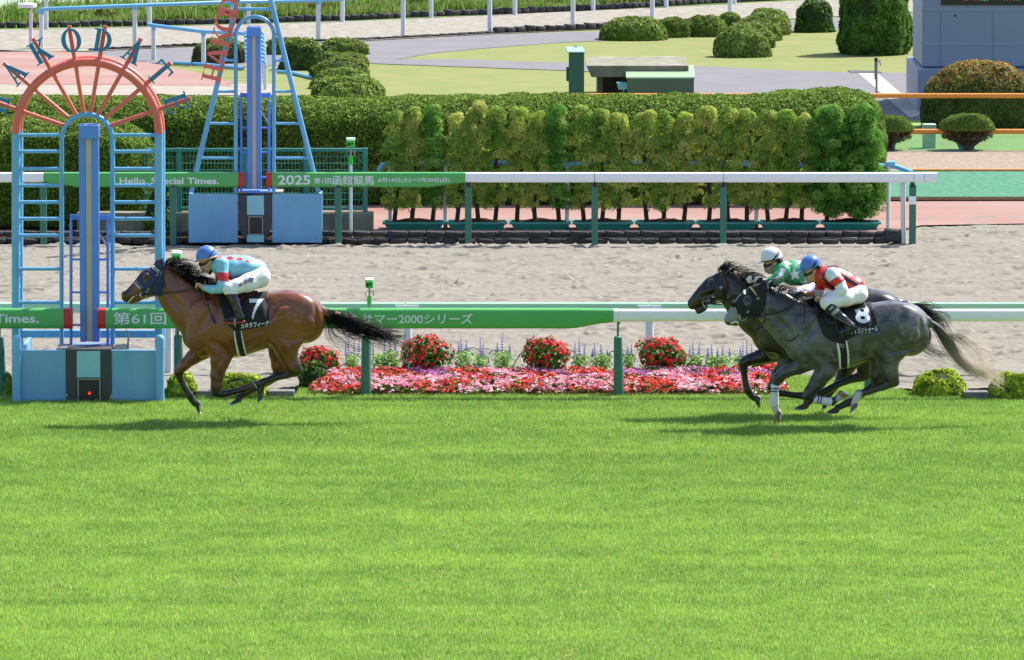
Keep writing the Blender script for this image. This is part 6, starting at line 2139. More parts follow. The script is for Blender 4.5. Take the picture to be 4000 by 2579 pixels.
# ---- grey
YG = 75.3
grey = dict(Y=YG, ground=(3300, 1666), coatname='grey coat', label='dark grey racehorse in a black hood and black saddle cloth with a white 8',
  chains=[
    ([(3150,1340,82,.19), (3212,1325,124,.25), (3290,1318,118,.285), (3350,1306,108,.29), (3410,1288,100,.28), (3475,1276,97,.27), (3530,1284,98,.24), (3556,1318,74,.19)], 0, .06),
    ([(2992,1176,62,.08), (3046,1222,76,.10), (3104,1268,92,.145), (3185,1312,108,.20)], 0, .07),
    ([(2962,1171,60,.092), (2924,1194,54,.098), (2893,1219,42,.072), (2870,1238,32,.056), (2851,1250,24,.054)], 0, .03),
    ([(2898,1250,15,.04), (2874,1264,11,.042)], 0, .02),
    ([(2840,1243,12,.045), (2846,1258,12,.045)], 0, .015),
    ([(2915,1162,12,.02)], -.088, .02), ([(2915,1162,12,.02)], .088, .02),
    ([(2958,1200,36,.03)], -.078, .03), ([(2958,1200,36,.03)], .078, .03),
    ([(3200,1205,18,.05), (3280,1215,20,.06)], 0, .05),
    ([(3160,1280,62,.06), (3135,1375,46,.06)], -.17, .05), ([(3160,1280,62,.06), (3135,1375,46,.06)], .17, .05),
    ([(3105,1372,26,.06), (3150,1412,26,.08)], 0, .05),
    ([(3215,1380,62,.06)], -.17, .06), ([(3215,1380,62,.06)], .17, .06),
    # near hind
    ([(3520,1278,90,.13), (3484,1352,66,.13), (3468,1392,44,.11), (3470,1425,33,.08), (3478,1462,28,.064), (3488,1487,23,.05)], NE, .045),
    ([(3478,1465,10,.02), (3503,1498,11,.028)], NE, .02),
    ([(3486,1494,20,.045), (3448,1511,14.5,.036), (3390,1530,12.5,.032), (3353,1541,16,.037), (3343,1560,12.5,.032), (3336,1578,12.5,.036)], NE, .016),
    ([(3440,1335,28,.05), (3432,1372,20,.05)], -.2, .04),
    ([(3450,1235,44,.05), (3510,1245,50,.06)], -.13, .05), ([(3450,1235,44,.05), (3510,1245,50,.06)], .13, .05),
    # far hind
    ([(3490,1290,86,.13), (3450,1368,52,.12), (3434,1420,32,.08), (3428,1465,27,.062), (3432,1492,22,.05)], FA, .04),
    ([(3430,1496,19,.044), (3392,1524,14,.036), (3335,1562,12.5,.032), (3313,1574,15,.036), (3287,1586,12,.031), (3268,1594,12,.036)], FA, .016),
    # near fore folded
    ([(3240,1402,54,.09), (3226,1443,41,.078), (3194,1492,28,.058), (3164,1530,20,.047), (3156,1546,20,.047)], NE, .035),
    ([(3155,1550,18,.043), (3178,1559,14,.035), (3222,1567,12,.031), (3250,1571,14.5,.035), (3270,1557,11.5,.031), (3284,1545,12.5,.035)], NE, .014),
    # far fore reaching
    ([(3170,1410,34,.08), (3122,1433,26,.066), (3070,1452,22,.054), (3036,1476,19,.047)], FA, .03),
    ([(3034,1480,18,.045), (3027,1505,14,.035), (3025,1545,12.8,.032), (3024,1575,16,.037), (3030,1598,13,.033), (3035,1612,13,.036)], FA, .014),
    ([(3590,1228,18,.045), (3625,1252,13,.035), (3650,1278,9,.025)], 0, .03),
    ([(2974,1124,13,.028), (2985,1106,10,.022), (2993,1091,3,.008)], -.055, .01), ([(2958,1112,12,.028), (2971,1094,9,.022), (2979,1081,3,.008)], .055, .01),
  ],
  dents=[([(2841,1245,4.5,.012)], -.05, .01), ([(2850,1266,2.5,.05), (2902,1244,2,.05)], -.06, .008),
         ([(3415,1285,13,.02), (3414,1330,12,.02)], -.31, .03)],
  grooves=[([(3420,1278),(3442,1250),(3480,1234),(3512,1256),(3530,1296)], .045, .018), ([(3600,1246),(3610,1290),(3604,1340),(3586,1366)], .035, .014), ([(3586,1366),(3540,1368),(3490,1374)], .04, .010),
           ([(3225,1215),(3186,1265),(3140,1328)], .06, .012), ([(3186,1386),(3222,1402),(3256,1440)], .045, .014), ([(3012,1222),(3050,1272),(3096,1332)], .04, .012), ([(3142,1386),(3166,1430)], .04, .012),
           ([(2988,1160),(2984,1195),(2970,1226)], .02, .006), ([(3205,1455),(3185,1500)], .02, .006), ([(3478,1410),(3490,1456)], .02, .008), ([(3404,1220),(3414,1250),(3418,1290)], .05, .012)],
  ridges=[([(2950,1180),(2905,1206)], .014, .006), ([(3375,1395),(3325,1405),(3290,1420)], .012, .006), ([(3460,1376),(3474,1420),(3482,1450)], .03, .008), ([(3225,1450),(3200,1490)], .02, .006), ([(3565,1285),(3578,1335)], .05, .008), ([(3445,1268),(3462,1258),(3484,1254),(3504,1268),(3512,1286)], .035, .010), ([(3060,1280),(3104,1336)], .03, .006), ([(3265,1350),(3282,1380)], .03, .006)])
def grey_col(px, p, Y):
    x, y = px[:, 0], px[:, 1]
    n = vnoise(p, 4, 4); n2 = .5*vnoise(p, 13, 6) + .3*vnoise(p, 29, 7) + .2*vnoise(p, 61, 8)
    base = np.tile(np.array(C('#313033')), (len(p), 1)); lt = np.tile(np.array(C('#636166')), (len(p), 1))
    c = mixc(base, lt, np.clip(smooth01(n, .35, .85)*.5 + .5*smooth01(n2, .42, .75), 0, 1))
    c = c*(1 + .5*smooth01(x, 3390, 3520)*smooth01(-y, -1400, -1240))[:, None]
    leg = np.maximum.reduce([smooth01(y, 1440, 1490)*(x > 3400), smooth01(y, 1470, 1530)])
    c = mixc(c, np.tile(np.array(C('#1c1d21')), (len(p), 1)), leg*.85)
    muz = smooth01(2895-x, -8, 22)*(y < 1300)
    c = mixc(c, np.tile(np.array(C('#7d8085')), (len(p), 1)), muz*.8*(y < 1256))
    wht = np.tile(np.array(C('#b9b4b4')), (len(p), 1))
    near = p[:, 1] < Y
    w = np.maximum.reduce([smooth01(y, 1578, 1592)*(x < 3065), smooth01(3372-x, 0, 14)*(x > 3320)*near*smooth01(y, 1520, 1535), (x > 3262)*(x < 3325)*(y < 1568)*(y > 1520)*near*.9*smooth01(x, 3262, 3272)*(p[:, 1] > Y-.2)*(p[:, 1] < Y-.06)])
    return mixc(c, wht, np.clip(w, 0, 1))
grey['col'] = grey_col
H2 = Horse(grey)
m_bnd = np.array([C('#d6d3d0'), C('#2c4a86')])
def bandage(h, nodes, dy, stripes):
    ch = chain_px(nodes, h.Y, dy)
    def colf(p):
        a, b = np.array(ch[0][0]), np.array(ch[-1][0])
        t = ((p-a) @ (b-a))/((b-a) @ (b-a))
        c = np.tile(m_bnd[0], (len(p), 1))
        for s0, s1 in stripes: c[(t > s0) & (t < s1)] = m_bnd[1]
        return c
    solid('leg_bandage', [ch], .006, .01, m_bandage, h.o, None, .004, colf)
def dress_grey(h):
    hood = h.shell('hood', [(2878,1170),(2872,1196),(2878,1214),(2892,1226),(2905,1236),(2930,1236),(2965,1236),(2990,1200),(2996,1150),(3004,1090),(2985,1068),(2950,1100),(2920,1126)], .008, m_clothblk, dy=-.06, holes=[circ(2918,1170,17,22)])
    h.eye(2918, 1168)
    q = P(2866, 1188, h.Y)
    MB().ball(q + Vector((0, -.045, 0)), .034, .03, .034, 14, 10).ball(q + Vector((.004, .0, .012)), .036, .05, .034, 14, 10).ball(q + Vector((0, .045, 0)), .034, .03, .034, 14, 10).build('nose_roll', mat('sheepskin black', C('#17171a'), .95, bump=1.0, bscale=60), h.o)
    h.shell('brow_patch', circ(2908, 1141, 6, 9), .014, m_num, dy=-.03, parent=hood, ymin=-.12, ymax=.12)
    br = h.strap('bridle', [(2988,1120),(2962,1150),(2940,1185),(2918,1215),(2906,1232)], .018, m_leather, .012)
    h.strap('browband', [(2928,1122),(2942,1136),(2955,1152)], .014, m_buckle, .013, br)
    h.strap('throat_strap', [(2958,1155),(2975,1180),(2988,1215),(2992,1236)], .013, m_leather, .012, br)
    h.strap('noseband', [(2880,1222),(2905,1240),(2935,1246),(2960,1240)], .018, m_leather, .012, br)
    h.ring('bit_ring', 2902, 1238, 14, m_bit, parent=br, tube=.0035)
    for x, y in ((2957,1155),(2920,1218),(2962,1166)):
        h.ring('buckle', x, y, 3.5, m_bit, parent=br, tube=.004)
    h.strap('foam_line', [(2855,1266),(2866,1262),(2880,1258),(2884,1268)], .022, m_foam, .006)
    h.ring('martingale_ring', 2997, 1234, 5, m_bit, dy=-.1, tube=.004)
    MB().tube([P(2904,1238,h.Y-.1), P(2960,1240,h.Y-.15), P(3030,1224,h.Y-.17), P(3085,1200,h.Y-.17), P(3115,1170,h.Y-.16), P(3128,1140,h.Y-.1)], .011, 6).build('rein', m_leather, h.o)
    MB().tube([P(2904,1238,h.Y+.1), P(3030,1224,h.Y+.17), P(3120,1160,h.Y+.1)], .010, 6).build('rein', m_leather, h.o)
    h.strap('breast_strap', [(2997,1236),(2978,1268),(2955,1285)][::-1], .012, m_leathbr, .01)
    h.strap('martingale', [(3064,1326),(3078,1336),(3098,1325),(3120,1303)], .012, m_leather, .01, None, -.15)
    h.strap('rein_loop', [(3130,1150),(3145,1200),(3140,1260)], .010, m_leather, .008, None, -.18)
    cl = h.shell('saddle_cloth', [(3194,1180),(3196,1260),(3215,1310),(3242,1330),(3270,1338),(3300,1330),(3360,1300),(3431,1290),(3418,1230),(3402,1172)], .014, m_clothblk, dy=-.24)
    h.text('8', [(3344,1262),(3400,1262),(3396,1196),(3338,1196)], m_num, .035, .019, cl, 'number')
    h.text('ディスクトゥール', [(3322,1306),(3430,1293),(3428,1270),(3320,1284)], m_num, .018, .019, cl)
    h.shell('saddle', [(3222,1200),(3222,1245),(3240,1265),(3262,1262),(3268,1225),(3330,1212),(3385,1200),(3380,1180),(3260,1190)], .030, m_leather, dy=-.18)
    h.shell('girth', [(3275,1336),(3282,1380),(3288,1445),(3312,1445),(3308,1380),(3302,1330)], .012, m_clothblk, dy=-.26)
    h.shell('girth_edge', [(3267,1338),(3273,1380),(3280,1445),(3288,1445),(3283,1380),(3276,1338)], .017, m_piping, dy=-.26)
    h.shell('girth_edge', [(3301,1330),(3309,1380),(3311,1445),(3319,1445),(3317,1380),(3308,1328)], .017, m_piping, dy=-.26)
    # fish outline stitched on the girth
    fz = [(3283,1348),(3290,1341),(3297,1350),(3292,1358),(3284,1354),(3283,1348),(3281,1340)]
    h.strap('girth_emblem', [(x, y) for x, y in fz], .004, m_piping, .016, None, -.27)
    b = MB().tube([P(3262,1240,h.Y-.31), P(3268,1280,h.Y-.34), P(3276,1300,h.Y-.345)], .009, 6)
    s_ = b.build('stirrup_leather', m_leather, h.o)
    st = P(3288, 1304, h.Y-.345)
    MB().tube([st + Vector((.0, -.07*math.cos(a), .055*math.sin(a)+.01)) for a in np.linspace(0, 6.28, 20)], .009, 6, False).build('stirrup_iron', m_dark, s_)
    bandage(h, [(3183,1561,14.5,.037), (3222,1567,13.5,.034), (3246,1570,15,.037)], NE, ((.14,.24),(.32,.42)))
    bandage(h, [(3027,1506,15,.037), (3026,1540,14,.034), (3024,1578,17.5,.04)], FA, ((.12,.2),(.28,.36)))
    h.hoof((3336,1579),(3322,1610),(3351,1585),NE, col='#6a5247')
    h.hoof((3268,1594),(3229,1612),(3272,1613),FA)
    h.hoof((3284,1545),(3318,1548),(3284,1527),NE, col='#8a6f58')
    h.hoof((3035,1612),(3042,1652),(3052,1608),FA, col='#6a5247')
    gcol = lambda px: mixc(np.tile(np.array(C('#2b2b2e')), (len(px), 1)), np.tile(np.array(C('#c2ae90')), (len(px), 1)), smooth01(px[:, 0] + .55*px[:, 1], 4340, 4600))
    mh = mat('grey tail hair', None, .5, attr=True, var=.2, vscale=30)
    hair_tail(h, [(3618,1245),(3655,1275),(3690,1318),(3720,1365),(3748,1412),(3790,1440),(3850,1462),(3900,1478),(3940,1480)], [12,26,32,28,24,24,20,14,10], 300, mh, 15, .0023, .05, gcol, .6, .5, .5)
    hair_tail(h, [(3622,1270),(3628,1310),(3600,1345),(3640,1375),(3690,1392),(3745,1398)], [10,24,34,30,22,18], 90, m_blackhair, 16, .0022, .05)
    hair_tail(h, [(3700,1310),(3770,1325),(3830,1370),(3870,1420),(3920,1455)], [16,30,44,44,30], 90, mh, 17, .0016, .05, gcol, 1.3)
    hair_mane(h, [(2990,1118),(3020,1130),(3052,1150),(3088,1172),(3120,1192),(3160,1205),(3200,1212)], 640, m_blackhair, 13, (14,52), (24,74), .0028, .4)
dress_grey(H2)

# ---- dark horse behind
YD = 76.4
dark = dict(Y=YD, ground=(3200, 1612), coatname='dark bay coat', label='nearly black racehorse racing just behind the grey, head stretched out ahead of it',
  chains=[
    ([(3020,1300,82,.19), (3085,1285,122,.25), (3165,1275,116,.285), (3240,1262,106,.29), (3310,1245,100,.28), (3385,1228,98,.27), (3440,1236,94,.24), (3470,1262,74,.19)], 0, .06),
    ([(2852,1122,60,.08), (2905,1170,76,.10), (2968,1222,92,.145), (3055,1270,108,.20)], 0, .07),
    ([(2822,1118,58,.092), (2788,1130,50,.096), (2757,1150,40,.07), (2732,1168,31,.056), (2709,1186,24,.054)], 0, .03),
    ([(2752,1202,14,.04), (2728,1217,12,.042)], 0, .02),
    ([(2698,1180,12,.045), (2703,1200,13,.045)], 0, .015),
    ([(2778,1102,12,.02)], -.086, .02), ([(2778,1102,12,.02)], .086, .02),
    ([(2822,1140,34,.03)], -.076, .03), ([(2822,1140,34,.03)], .076, .03),
    ([(3060,1170,18,.05), (3160,1178,20,.06)], 0, .05),
    ([(3035,1240,62,.06), (3010,1335,46,.06)], -.17, .05), ([(3035,1240,62,.06), (3010,1335,46,.06)], .17, .05),
    ([(2976,1336,26,.06), (3020,1375,26,.08)], 0, .05),
    ([(3085,1345,60,.06)], -.17, .06), ([(3085,1345,60,.06)], .17, .06),
    ([(3440,1235,88,.13), (3400,1320,64,.12), (3382,1380,42,.10), (3380,1430,31,.078), (3380,1462,24,.055)], NE, .045),
    ([(3378,1470,20,.046), (3330,1480,15,.038), (3274,1501,13,.033), (3196,1545,15.5,.037), (3168,1564,12,.032), (3148,1578,12.5,.036)], NE, .016),
    ([(3400,1240,86,.13), (3345,1340,54,.12), (3312,1420,33,.08), (3292,1470,25,.058)], FA, .04),
    ([(3290,1474,20,.045), (3262,1510,14,.036), (3234,1545,13.5,.034), (3226,1562,12,.031), (3221,1572,12,.035)], FA, .016),
    ([(3095,1365,50,.09), (3076,1420,36,.075), (3040,1470,25,.056), (3018,1508,19,.047)], NE, .035),
    ([(3016,1514,18,.044), (3042,1535,13.5,.034), (3095,1543,11.5,.03), (3135,1546,14,.035), (3160,1538,11.5,.031), (3180,1527,12,.035)], NE, .014),
    ([(3030,1380,34,.08), (2970,1395,27,.066), (2928,1406,21,.053), (2904,1416,18,.046)], FA, .03),
    ([(2902,1420,18,.045), (2905,1446,13.5,.035), (2913,1498,12,.031), (2920,1525,15,.036), (2936,1547,12,.031), (2949,1557,12.5,.035)], FA, .014),
    ([(3500,1180,18,.045), (3545,1190,14,.035), (3585,1205,9,.025)], 0, .03),
    ([(2826,1072,13,.026), (2846,1060,11,.022), (2867,1047,3,.008)], -.06, .01), ([(2826,1056,12,.026), (2842,1042,9,.02), (2855,1031,3,.008)], .055, .01),
  ],
  dents=[([(2699,1186,5,.012)], -.05, .01), ([(2704,1212,2.5,.05), (2756,1194,2,.05)], -.06, .008)],
  grooves=[([(2868,1170),(2905,1218),(2955,1282)], .04, .012), ([(2850,1105),(2848,1140),(2834,1172)], .02, .006), ([(2740,1165),(2790,1150)], .02, .005)],
  ridges=[([(2742,1150),(2790,1130)], .014, .005)])
def dark_col(px, p, Y):
    n = vnoise(p, 4, 4)
    c = mixc(np.tile(np.array(C('#18120f')), (len(p), 1)), np.tile(np.array(C('#271b17')), (len(p), 1)), smooth01(n, .3, .9))
    return mixc(c, np.tile(np.array(C('#121112')), (len(p), 1)), smooth01(px[:, 1], 1420, 1480))
dark['col'] = dark_col
H3 = Horse(dark)
def dress_dark(h):
    h.eye(2777, 1109)
    br = h.strap('bridle', [(2836,1062),(2826,1098),(2808,1130),(2785,1160),(2762,1182),(2755,1188)], .016, m_leathbr, .008)
    h.strap('browband', [(2804,1056),(2818,1068),(2834,1084)], .016, m_leathbr, .009, br)
    h.strap('throat_strap', [(2838,1085),(2846,1120),(2854,1155)], .013, m_leathbr, .009, br)
    h.strap('noseband', [(2768,1188),(2800,1192),(2828,1190),(2852,1176)], .016, m_leathbr, .010, br)
    h.ring('bit_ring', 2755, 1186, 10, m_bit, parent=br, tube=.004)
    h.strap('bit', [(2748,1196),(2758,1208)], .009, m_bit, .012, br)
    for x, y in ((2786,1159),(2770,1174),(2816,1122)):
        h.ring('buckle', x, y, 4, m_bit, parent=br, tube=.004)
    MB().tube([P(2757,1188,h.Y-.1), P(2830,1180,h.Y-.14), P(2890,1150,h.Y-.16), P(2907,1100,h.Y-.14)], .009, 6).build('rein', m_leather, h.o)
    h.strap('breast_strap', [(2935,1290),(2950,1288),(2975,1270)], .014, m_leathbr, .01, None, -.12)
    cl = h.shell('saddle_cloth', [(3064,1140),(3070,1220),(3090,1270),(3130,1300),(3300,1260),(3288,1140)], .014, m_clothblk, dy=-.24)
    h.shell('saddle', [(3095,1150),(3100,1200),(3120,1220),(3150,1200),(3240,1170),(3250,1140)], .030, m_leather, dy=-.18)
    h.hoof((3148,1578),(3103,1597),(3150,1597),NE, col='#4a382c')
    h.hoof((3221,1572),(3212,1600),(3234,1582),FA)
    h.hoof((3180,1527),(3204,1526),(3188,1512),NE)
    h.hoof((2950,1557),(2967,1592),(2969,1548),FA)
    hair_tail(h, [(3552,1190),(3600,1212),(3645,1240),(3680,1270),(3720,1310)], [14,36,40,34,26], 260, m_blackhair, 25, .0028, .06)
    hair_mane(h, [(2818,1048),(2850,1062),(2888,1080),(2915,1100),(2950,1125),(3000,1150)], 420, m_blackhair, 23, (14,50), (24,74), .0030, .3)
    hair_mane(h, [(2800,1056),(2815,1048),(2830,1044)], 60, m_blackhair, 24, (8,20), (20,50), .0028, .2)
dress_dark(H3)
# ================================================================== THE THREE JOCKEYS
m_skin = mat('skin', C('#c8977a'), .55, var=.05, vscale=20, spec=.4)
m_breech = mat('white breeches', C('#d9d9de'), .6, var=.03, vscale=8, bump=.9, bscale=5, stretch=(.8, 1, 1.8))
m_boot = mat('polished black boot', C('#131417'), .28, spec=.6, bump=.25, bscale=14)
m_silk = mat('racing silk', None, .42, attr=True, var=.06, vscale=10, bump=.9, bscale=5, spec=.5, stretch=(1.6, 1, .8))
m_helm_b = mat('blue helmet cover', C('#4a74c2'), .4, var=.06, vscale=10, bump=.12, bscale=12)
m_helm_w = mat('white helmet cover', C('#d6d7df'), .42, var=.03, bump=.1, bscale=12)
m_goggle = mat('dark goggles', C('#0e0f12'), .15)
m_visor = mat('clear visor', C('#bfc7cc'), .1)
m_tan = mat('tan band', C('#b28a6c'), .6)
m_glove = mat('white glove', C('#d3d5da'), .7)
m_sole = mat('red sole', C('#9c3a34'), .6)
def star(cx, cy, R, rot=0):
    return [(cx + (R if i % 2 == 0 else R*.42)*math.sin(math.radians(rot + 36*i)), cy - (R if i % 2 == 0 else R*.42)*math.cos(math.radians(rot + 36*i))) for i in range(10)]
def inpoly(px, poly):
    return poly_sd(px[:, 0], -px[:, 1], [(x, -y) for x, y in poly]) < 0
def mirror(nodes):
    return [(n[0], n[1], n[2], n[3], -n[4]) for n in nodes]

class Jockey:
    def __init__(s, Y, label, torso, pelvis, thigh, shin, foot, arm_n, arm_f, hand_n, hand_f, head, rot, k):
        s.Y, s.k, s.hc, s.rot = Y, k, head, math.radians(rot)
        ch = lambda n: chain_px(n, Y)
        s.head_chs = [ch(s.hp(n)) for n in (
            [(4, 9, 33, .076, 0)], [(-4, 30, 23, .062, 0), (8, 44, 16, .05, 0)], [(-13, 22, 13, .045, 0)], [(-15, 34, 4.5, .012, 0), (-20, 45, 4.2, .014, 0)],
            [(-8, 48, 11, .036, 0), (6, 57, 9, .03, 0)], [(-14, 52, 4.2, .02, 0), (-11, 58, 4.2, .02, 0)], [(12, 16, 6, .012, -.078), (11, 26, 5, .012, -.075)], [(12, 16, 6, .012, .078), (11, 26, 5, .012, .075)])]
        s.neck = ch([(*s.rp(18, 30), 18, .055, 0), (torso[0][0] - 12, torso[0][1] - 6, 21, .06, 0)])
        body = s.head_chs + [s.neck, ch(torso), ch(pelvis)] + [ch(c) for t in (thigh, shin, foot) for c in (t, mirror(t))] + [ch(arm_n), ch(arm_f)]
        body += [ch([arm_n[-1], (*hand_n[:2], 9, .026, hand_n[2])]), ch([arm_f[-1], (*hand_f[:2], 9, .026, hand_f[2])])]
        fingers = []
        for hx, hy, hd, ang in (hand_n, hand_f):
            ca, sa = math.cos(math.radians(ang)), math.sin(math.radians(ang))
            r2 = lambda x, y: (hx + x*ca + y*sa, hy - x*sa + y*ca)
            for i, (ln, dy) in enumerate(((1.0, -.030), (1.1, -.010), (1.04, .011), (.85, .030))):
                fingers.append(ch([(*r2(-7, -5), 3.6, .0095, hd+dy), (*r2(-14*ln, -3+i*.6), 3.4, .009, hd+dy), (*r2(-15*ln, 5), 3.2, .0085, hd+dy), (*r2(-9, 9), 2.9, .008, hd+dy)]))
            fingers.append(ch([(*r2(2, -6), 3.8, .010, hd-.022), (*r2(-7, -10), 3.4, .009, hd-.03), (*r2(-14, -9), 2.8, .0085, hd-.024)]))
        lo, hi = bounds(body + fingers, .04)
        v = Vol(lo, hi, .006)
        for c in body: v.chain(c, .025)
        v.blur(1)
        for c in fingers: v.chain(c, .004)
        p, q = v.mesh()
        g = P(pelvis[-1][0], pelvis[-1][1], Y)
        s.o = make('person', p, q, m_skin, None, g, None, 4)
        tag(s.o, label, 'jockey')
        s.v = v
    def rp(s, dx, dy):
        c, n = math.cos(s.rot), math.sin(s.rot)
        return (s.hc[0] + (dx*c + dy*n)*s.k, s.hc[1] + (-dx*n + dy*c)*s.k)
    def hp(s, nodes):
        return [(*s.rp(n[0], n[1]), n[2]*s.k, n[3], n[4]) for n in nodes]
    def piece(s, name, chains, m, off, colf=None, h=.006, k=.02, clipf=None, parent=None):
        chs = [chain_px(c, s.Y) for c in chains]
        o, v = solid(name, chs, h, k, m, parent or s.o, None, off, (lambda p: colf(proj(p), p)) if colf else None, clipf)
        return o, v
    def helmet(s, m, straps, band=None, logo=None):
        c = P(*s.hc, s.Y); sc = S(s.Y)
        rx, rz, w = 43*s.k/sc, 41*s.k/sc, .106
        cs, sn = math.cos(s.rot), math.sin(s.rot)
        def cut(X, Y, Z):
            dx, dy = (X - c.x)*sc/s.k, -(Z - c.z)*sc/s.k
            tx, ty = dx*cs - dy*sn, dx*sn + dy*cs
            return (ty - (7.5 - .247*tx))/sc
        chs = [[(c, rx*.98, w)], [(c + Vector((.004, 0, .006)), rx*.96, w*.97)]]
        o, v = solid('helmet', chs, .006, .02, m, s.o, None, 0.0, None, cut)
        a = s.hp([(-33, 16, 3.0, .075, 0), (-49, 19, 2.6, .045, 0)])
        s.piece('peak', [a], m, .0, h=.004, k=.005, parent=o)
        def surf(pts, r, name, mm):
            sp = spline([list(P(*s.rp(x, y), s.Y)) for x, y in pts], 20)
            dx = (sp[:, 0]-c.x)/rx; dz = (sp[:, 2]-c.z)/rx
            yy = w*np.sqrt(np.clip(1 - dx**2 - dz**2, .0, 1)) + .003
            for sg in (-1, 1):
                q = sp.copy(); q[:, 1] = s.Y + sg*yy
                MB().tube([Vector(x) for x in q], r, 6).build(name, mm, o)
        for pts in straps: surf(pts, .0065, 'strap', m_black)
        if band: surf([(-40, 16), (-20, 11), (0, 6.5), (20, 2), (40, -3)], .013, 'band', band)
        MB().ball(P(*s.rp(-4, -42), s.Y), .013, .013, .009, 10, 6).build('button', m, o)
        # chin harness and dark hood behind the ear
        s.piece('chin_strap', [s.hp([(30, 6, 13, .086, 0), (34, 24, 12, .074, 0), (26, 40, 9, .066, 0), (16, 56, 6, .044, 0), (11, 65, 5, .02, 0)])], m_black, .004, h=.005, k=.01)
        s.piece('goggles', [s.hp([(-22, 29, 10, .05, 0), (-10, 26, 11, .068, 0), (1, 21, 8, .079, 0)])], m_goggle, .003, h=.004, k=.006)
        MB().tube([P(*s.rp(2, 20), s.Y-.082), P(*s.rp(24, 8), s.Y-.084)], .008, 6).build('goggle_strap', m_black, s.o)
        return o
    def text_on(s, v, body, quad, m, bold, dy, parent, name='lettering'):
        vv, f = cut_text(body, bold)
        lo, hi = vv.min(0), vv.max(0)
        tx = ((vv[:, 0]-lo[0])/(hi[0]-lo[0]))[:, None]; tz = ((vv[:, 1]-lo[1])/(hi[1]-lo[1]))[:, None]
        bl, br, tr, tl = (np.array(P(x, y, s.Y+dy)) for x, y in quad)
        pt = (bl*(1-tx) + br*tx)*(1-tz) + (tl*(1-tx) + tr*tx)*tz
        y = v.near_y(pt[:, 0], pt[:, 2])
        y = np.where(np.isnan(y), np.nanmedian(y), y)
        pt[:, 1] = y - .004
        return make(name, pt, f, m, parent)

def whip(label, pts, Y, m=m_black):
    w = [P(x, y, Y + dy) for x, y, dy in pts]
    c = w[0]
    t = thing('riding_whip', label, 'whip', c)
    sp = [Vector(q) for q in spline([list(x) for x in w], 28)]
    MB().tube(sp, [.010 - .006*i/27 for i in range(28)], 8).build('shaft', m, t)
    MB().tube([sp[0], sp[1], sp[2]], [.014, .013, .011], 10).build('grip', mat('whip grip', C('#2a2a2c'), .7), t)
    d = (sp[-1]-sp[-2]).normalized()
    MB().obox(sp[-1] + d*.03, d*.04, Vector((0, .012, 0)), Vector((d.z, 0, -d.x))*.005).build('flap', m, t)

STR2 = [[(2, 5), (14, -10), (26, -28), (28, -33)], [(2, 5), (18, -8), (31, -22), (34, -27)], [(-42, 16), (-20, 11), (0, 6), (20, 1), (42, -5)]]
# ---- jockey of the bay: pale blue silks with red spots
J1 = Jockey(YB, 'jockey in pale blue silks with red spots and blue helmet on the bay',
    torso=[(866,1040,35,.16,0), (912,1046,45,.17,0), (960,1046,41,.15,0), (1000,1057,36,.14,0)],
    pelvis=[(1000,1064,35,.14,0), (1016,1082,36,.165,0)],
    thigh=[(1014,1084,36,.10,-.09), (968,1105,30,.078,-.19), (924,1119,23,.066,-.25), (892,1130,18,.058,-.285)],
    shin=[(892,1131,17,.056,-.285), (912,1172,17.5,.056,-.31), (928,1210,13.5,.046,-.33), (937,1234,13.5,.046,-.335)],
    foot=[(942,1238,13,.042,-.335), (912,1243,11,.042,-.345), (884,1247,8,.036,-.35)],
    arm_n=[(868,1033,24,.07,-.17), (870,1078,19.5,.062,-.22), (868,1118,17,.056,-.25), (862,1128,15.5,.052,-.25), (830,1132,14,.046,-.19), (797,1124,10,.034,-.13)],
    arm_f=[(868,1033,24,.07,.17), (864,1078,19.5,.062,.22), (860,1120,17,.056,.24), (828,1136,14,.046,.18), (797,1132,10,.034,.10)],
    hand_n=(781,1116,-.12,12), hand_f=(781,1127,.07,12), head=(808,1003), rot=0, k=1.0)
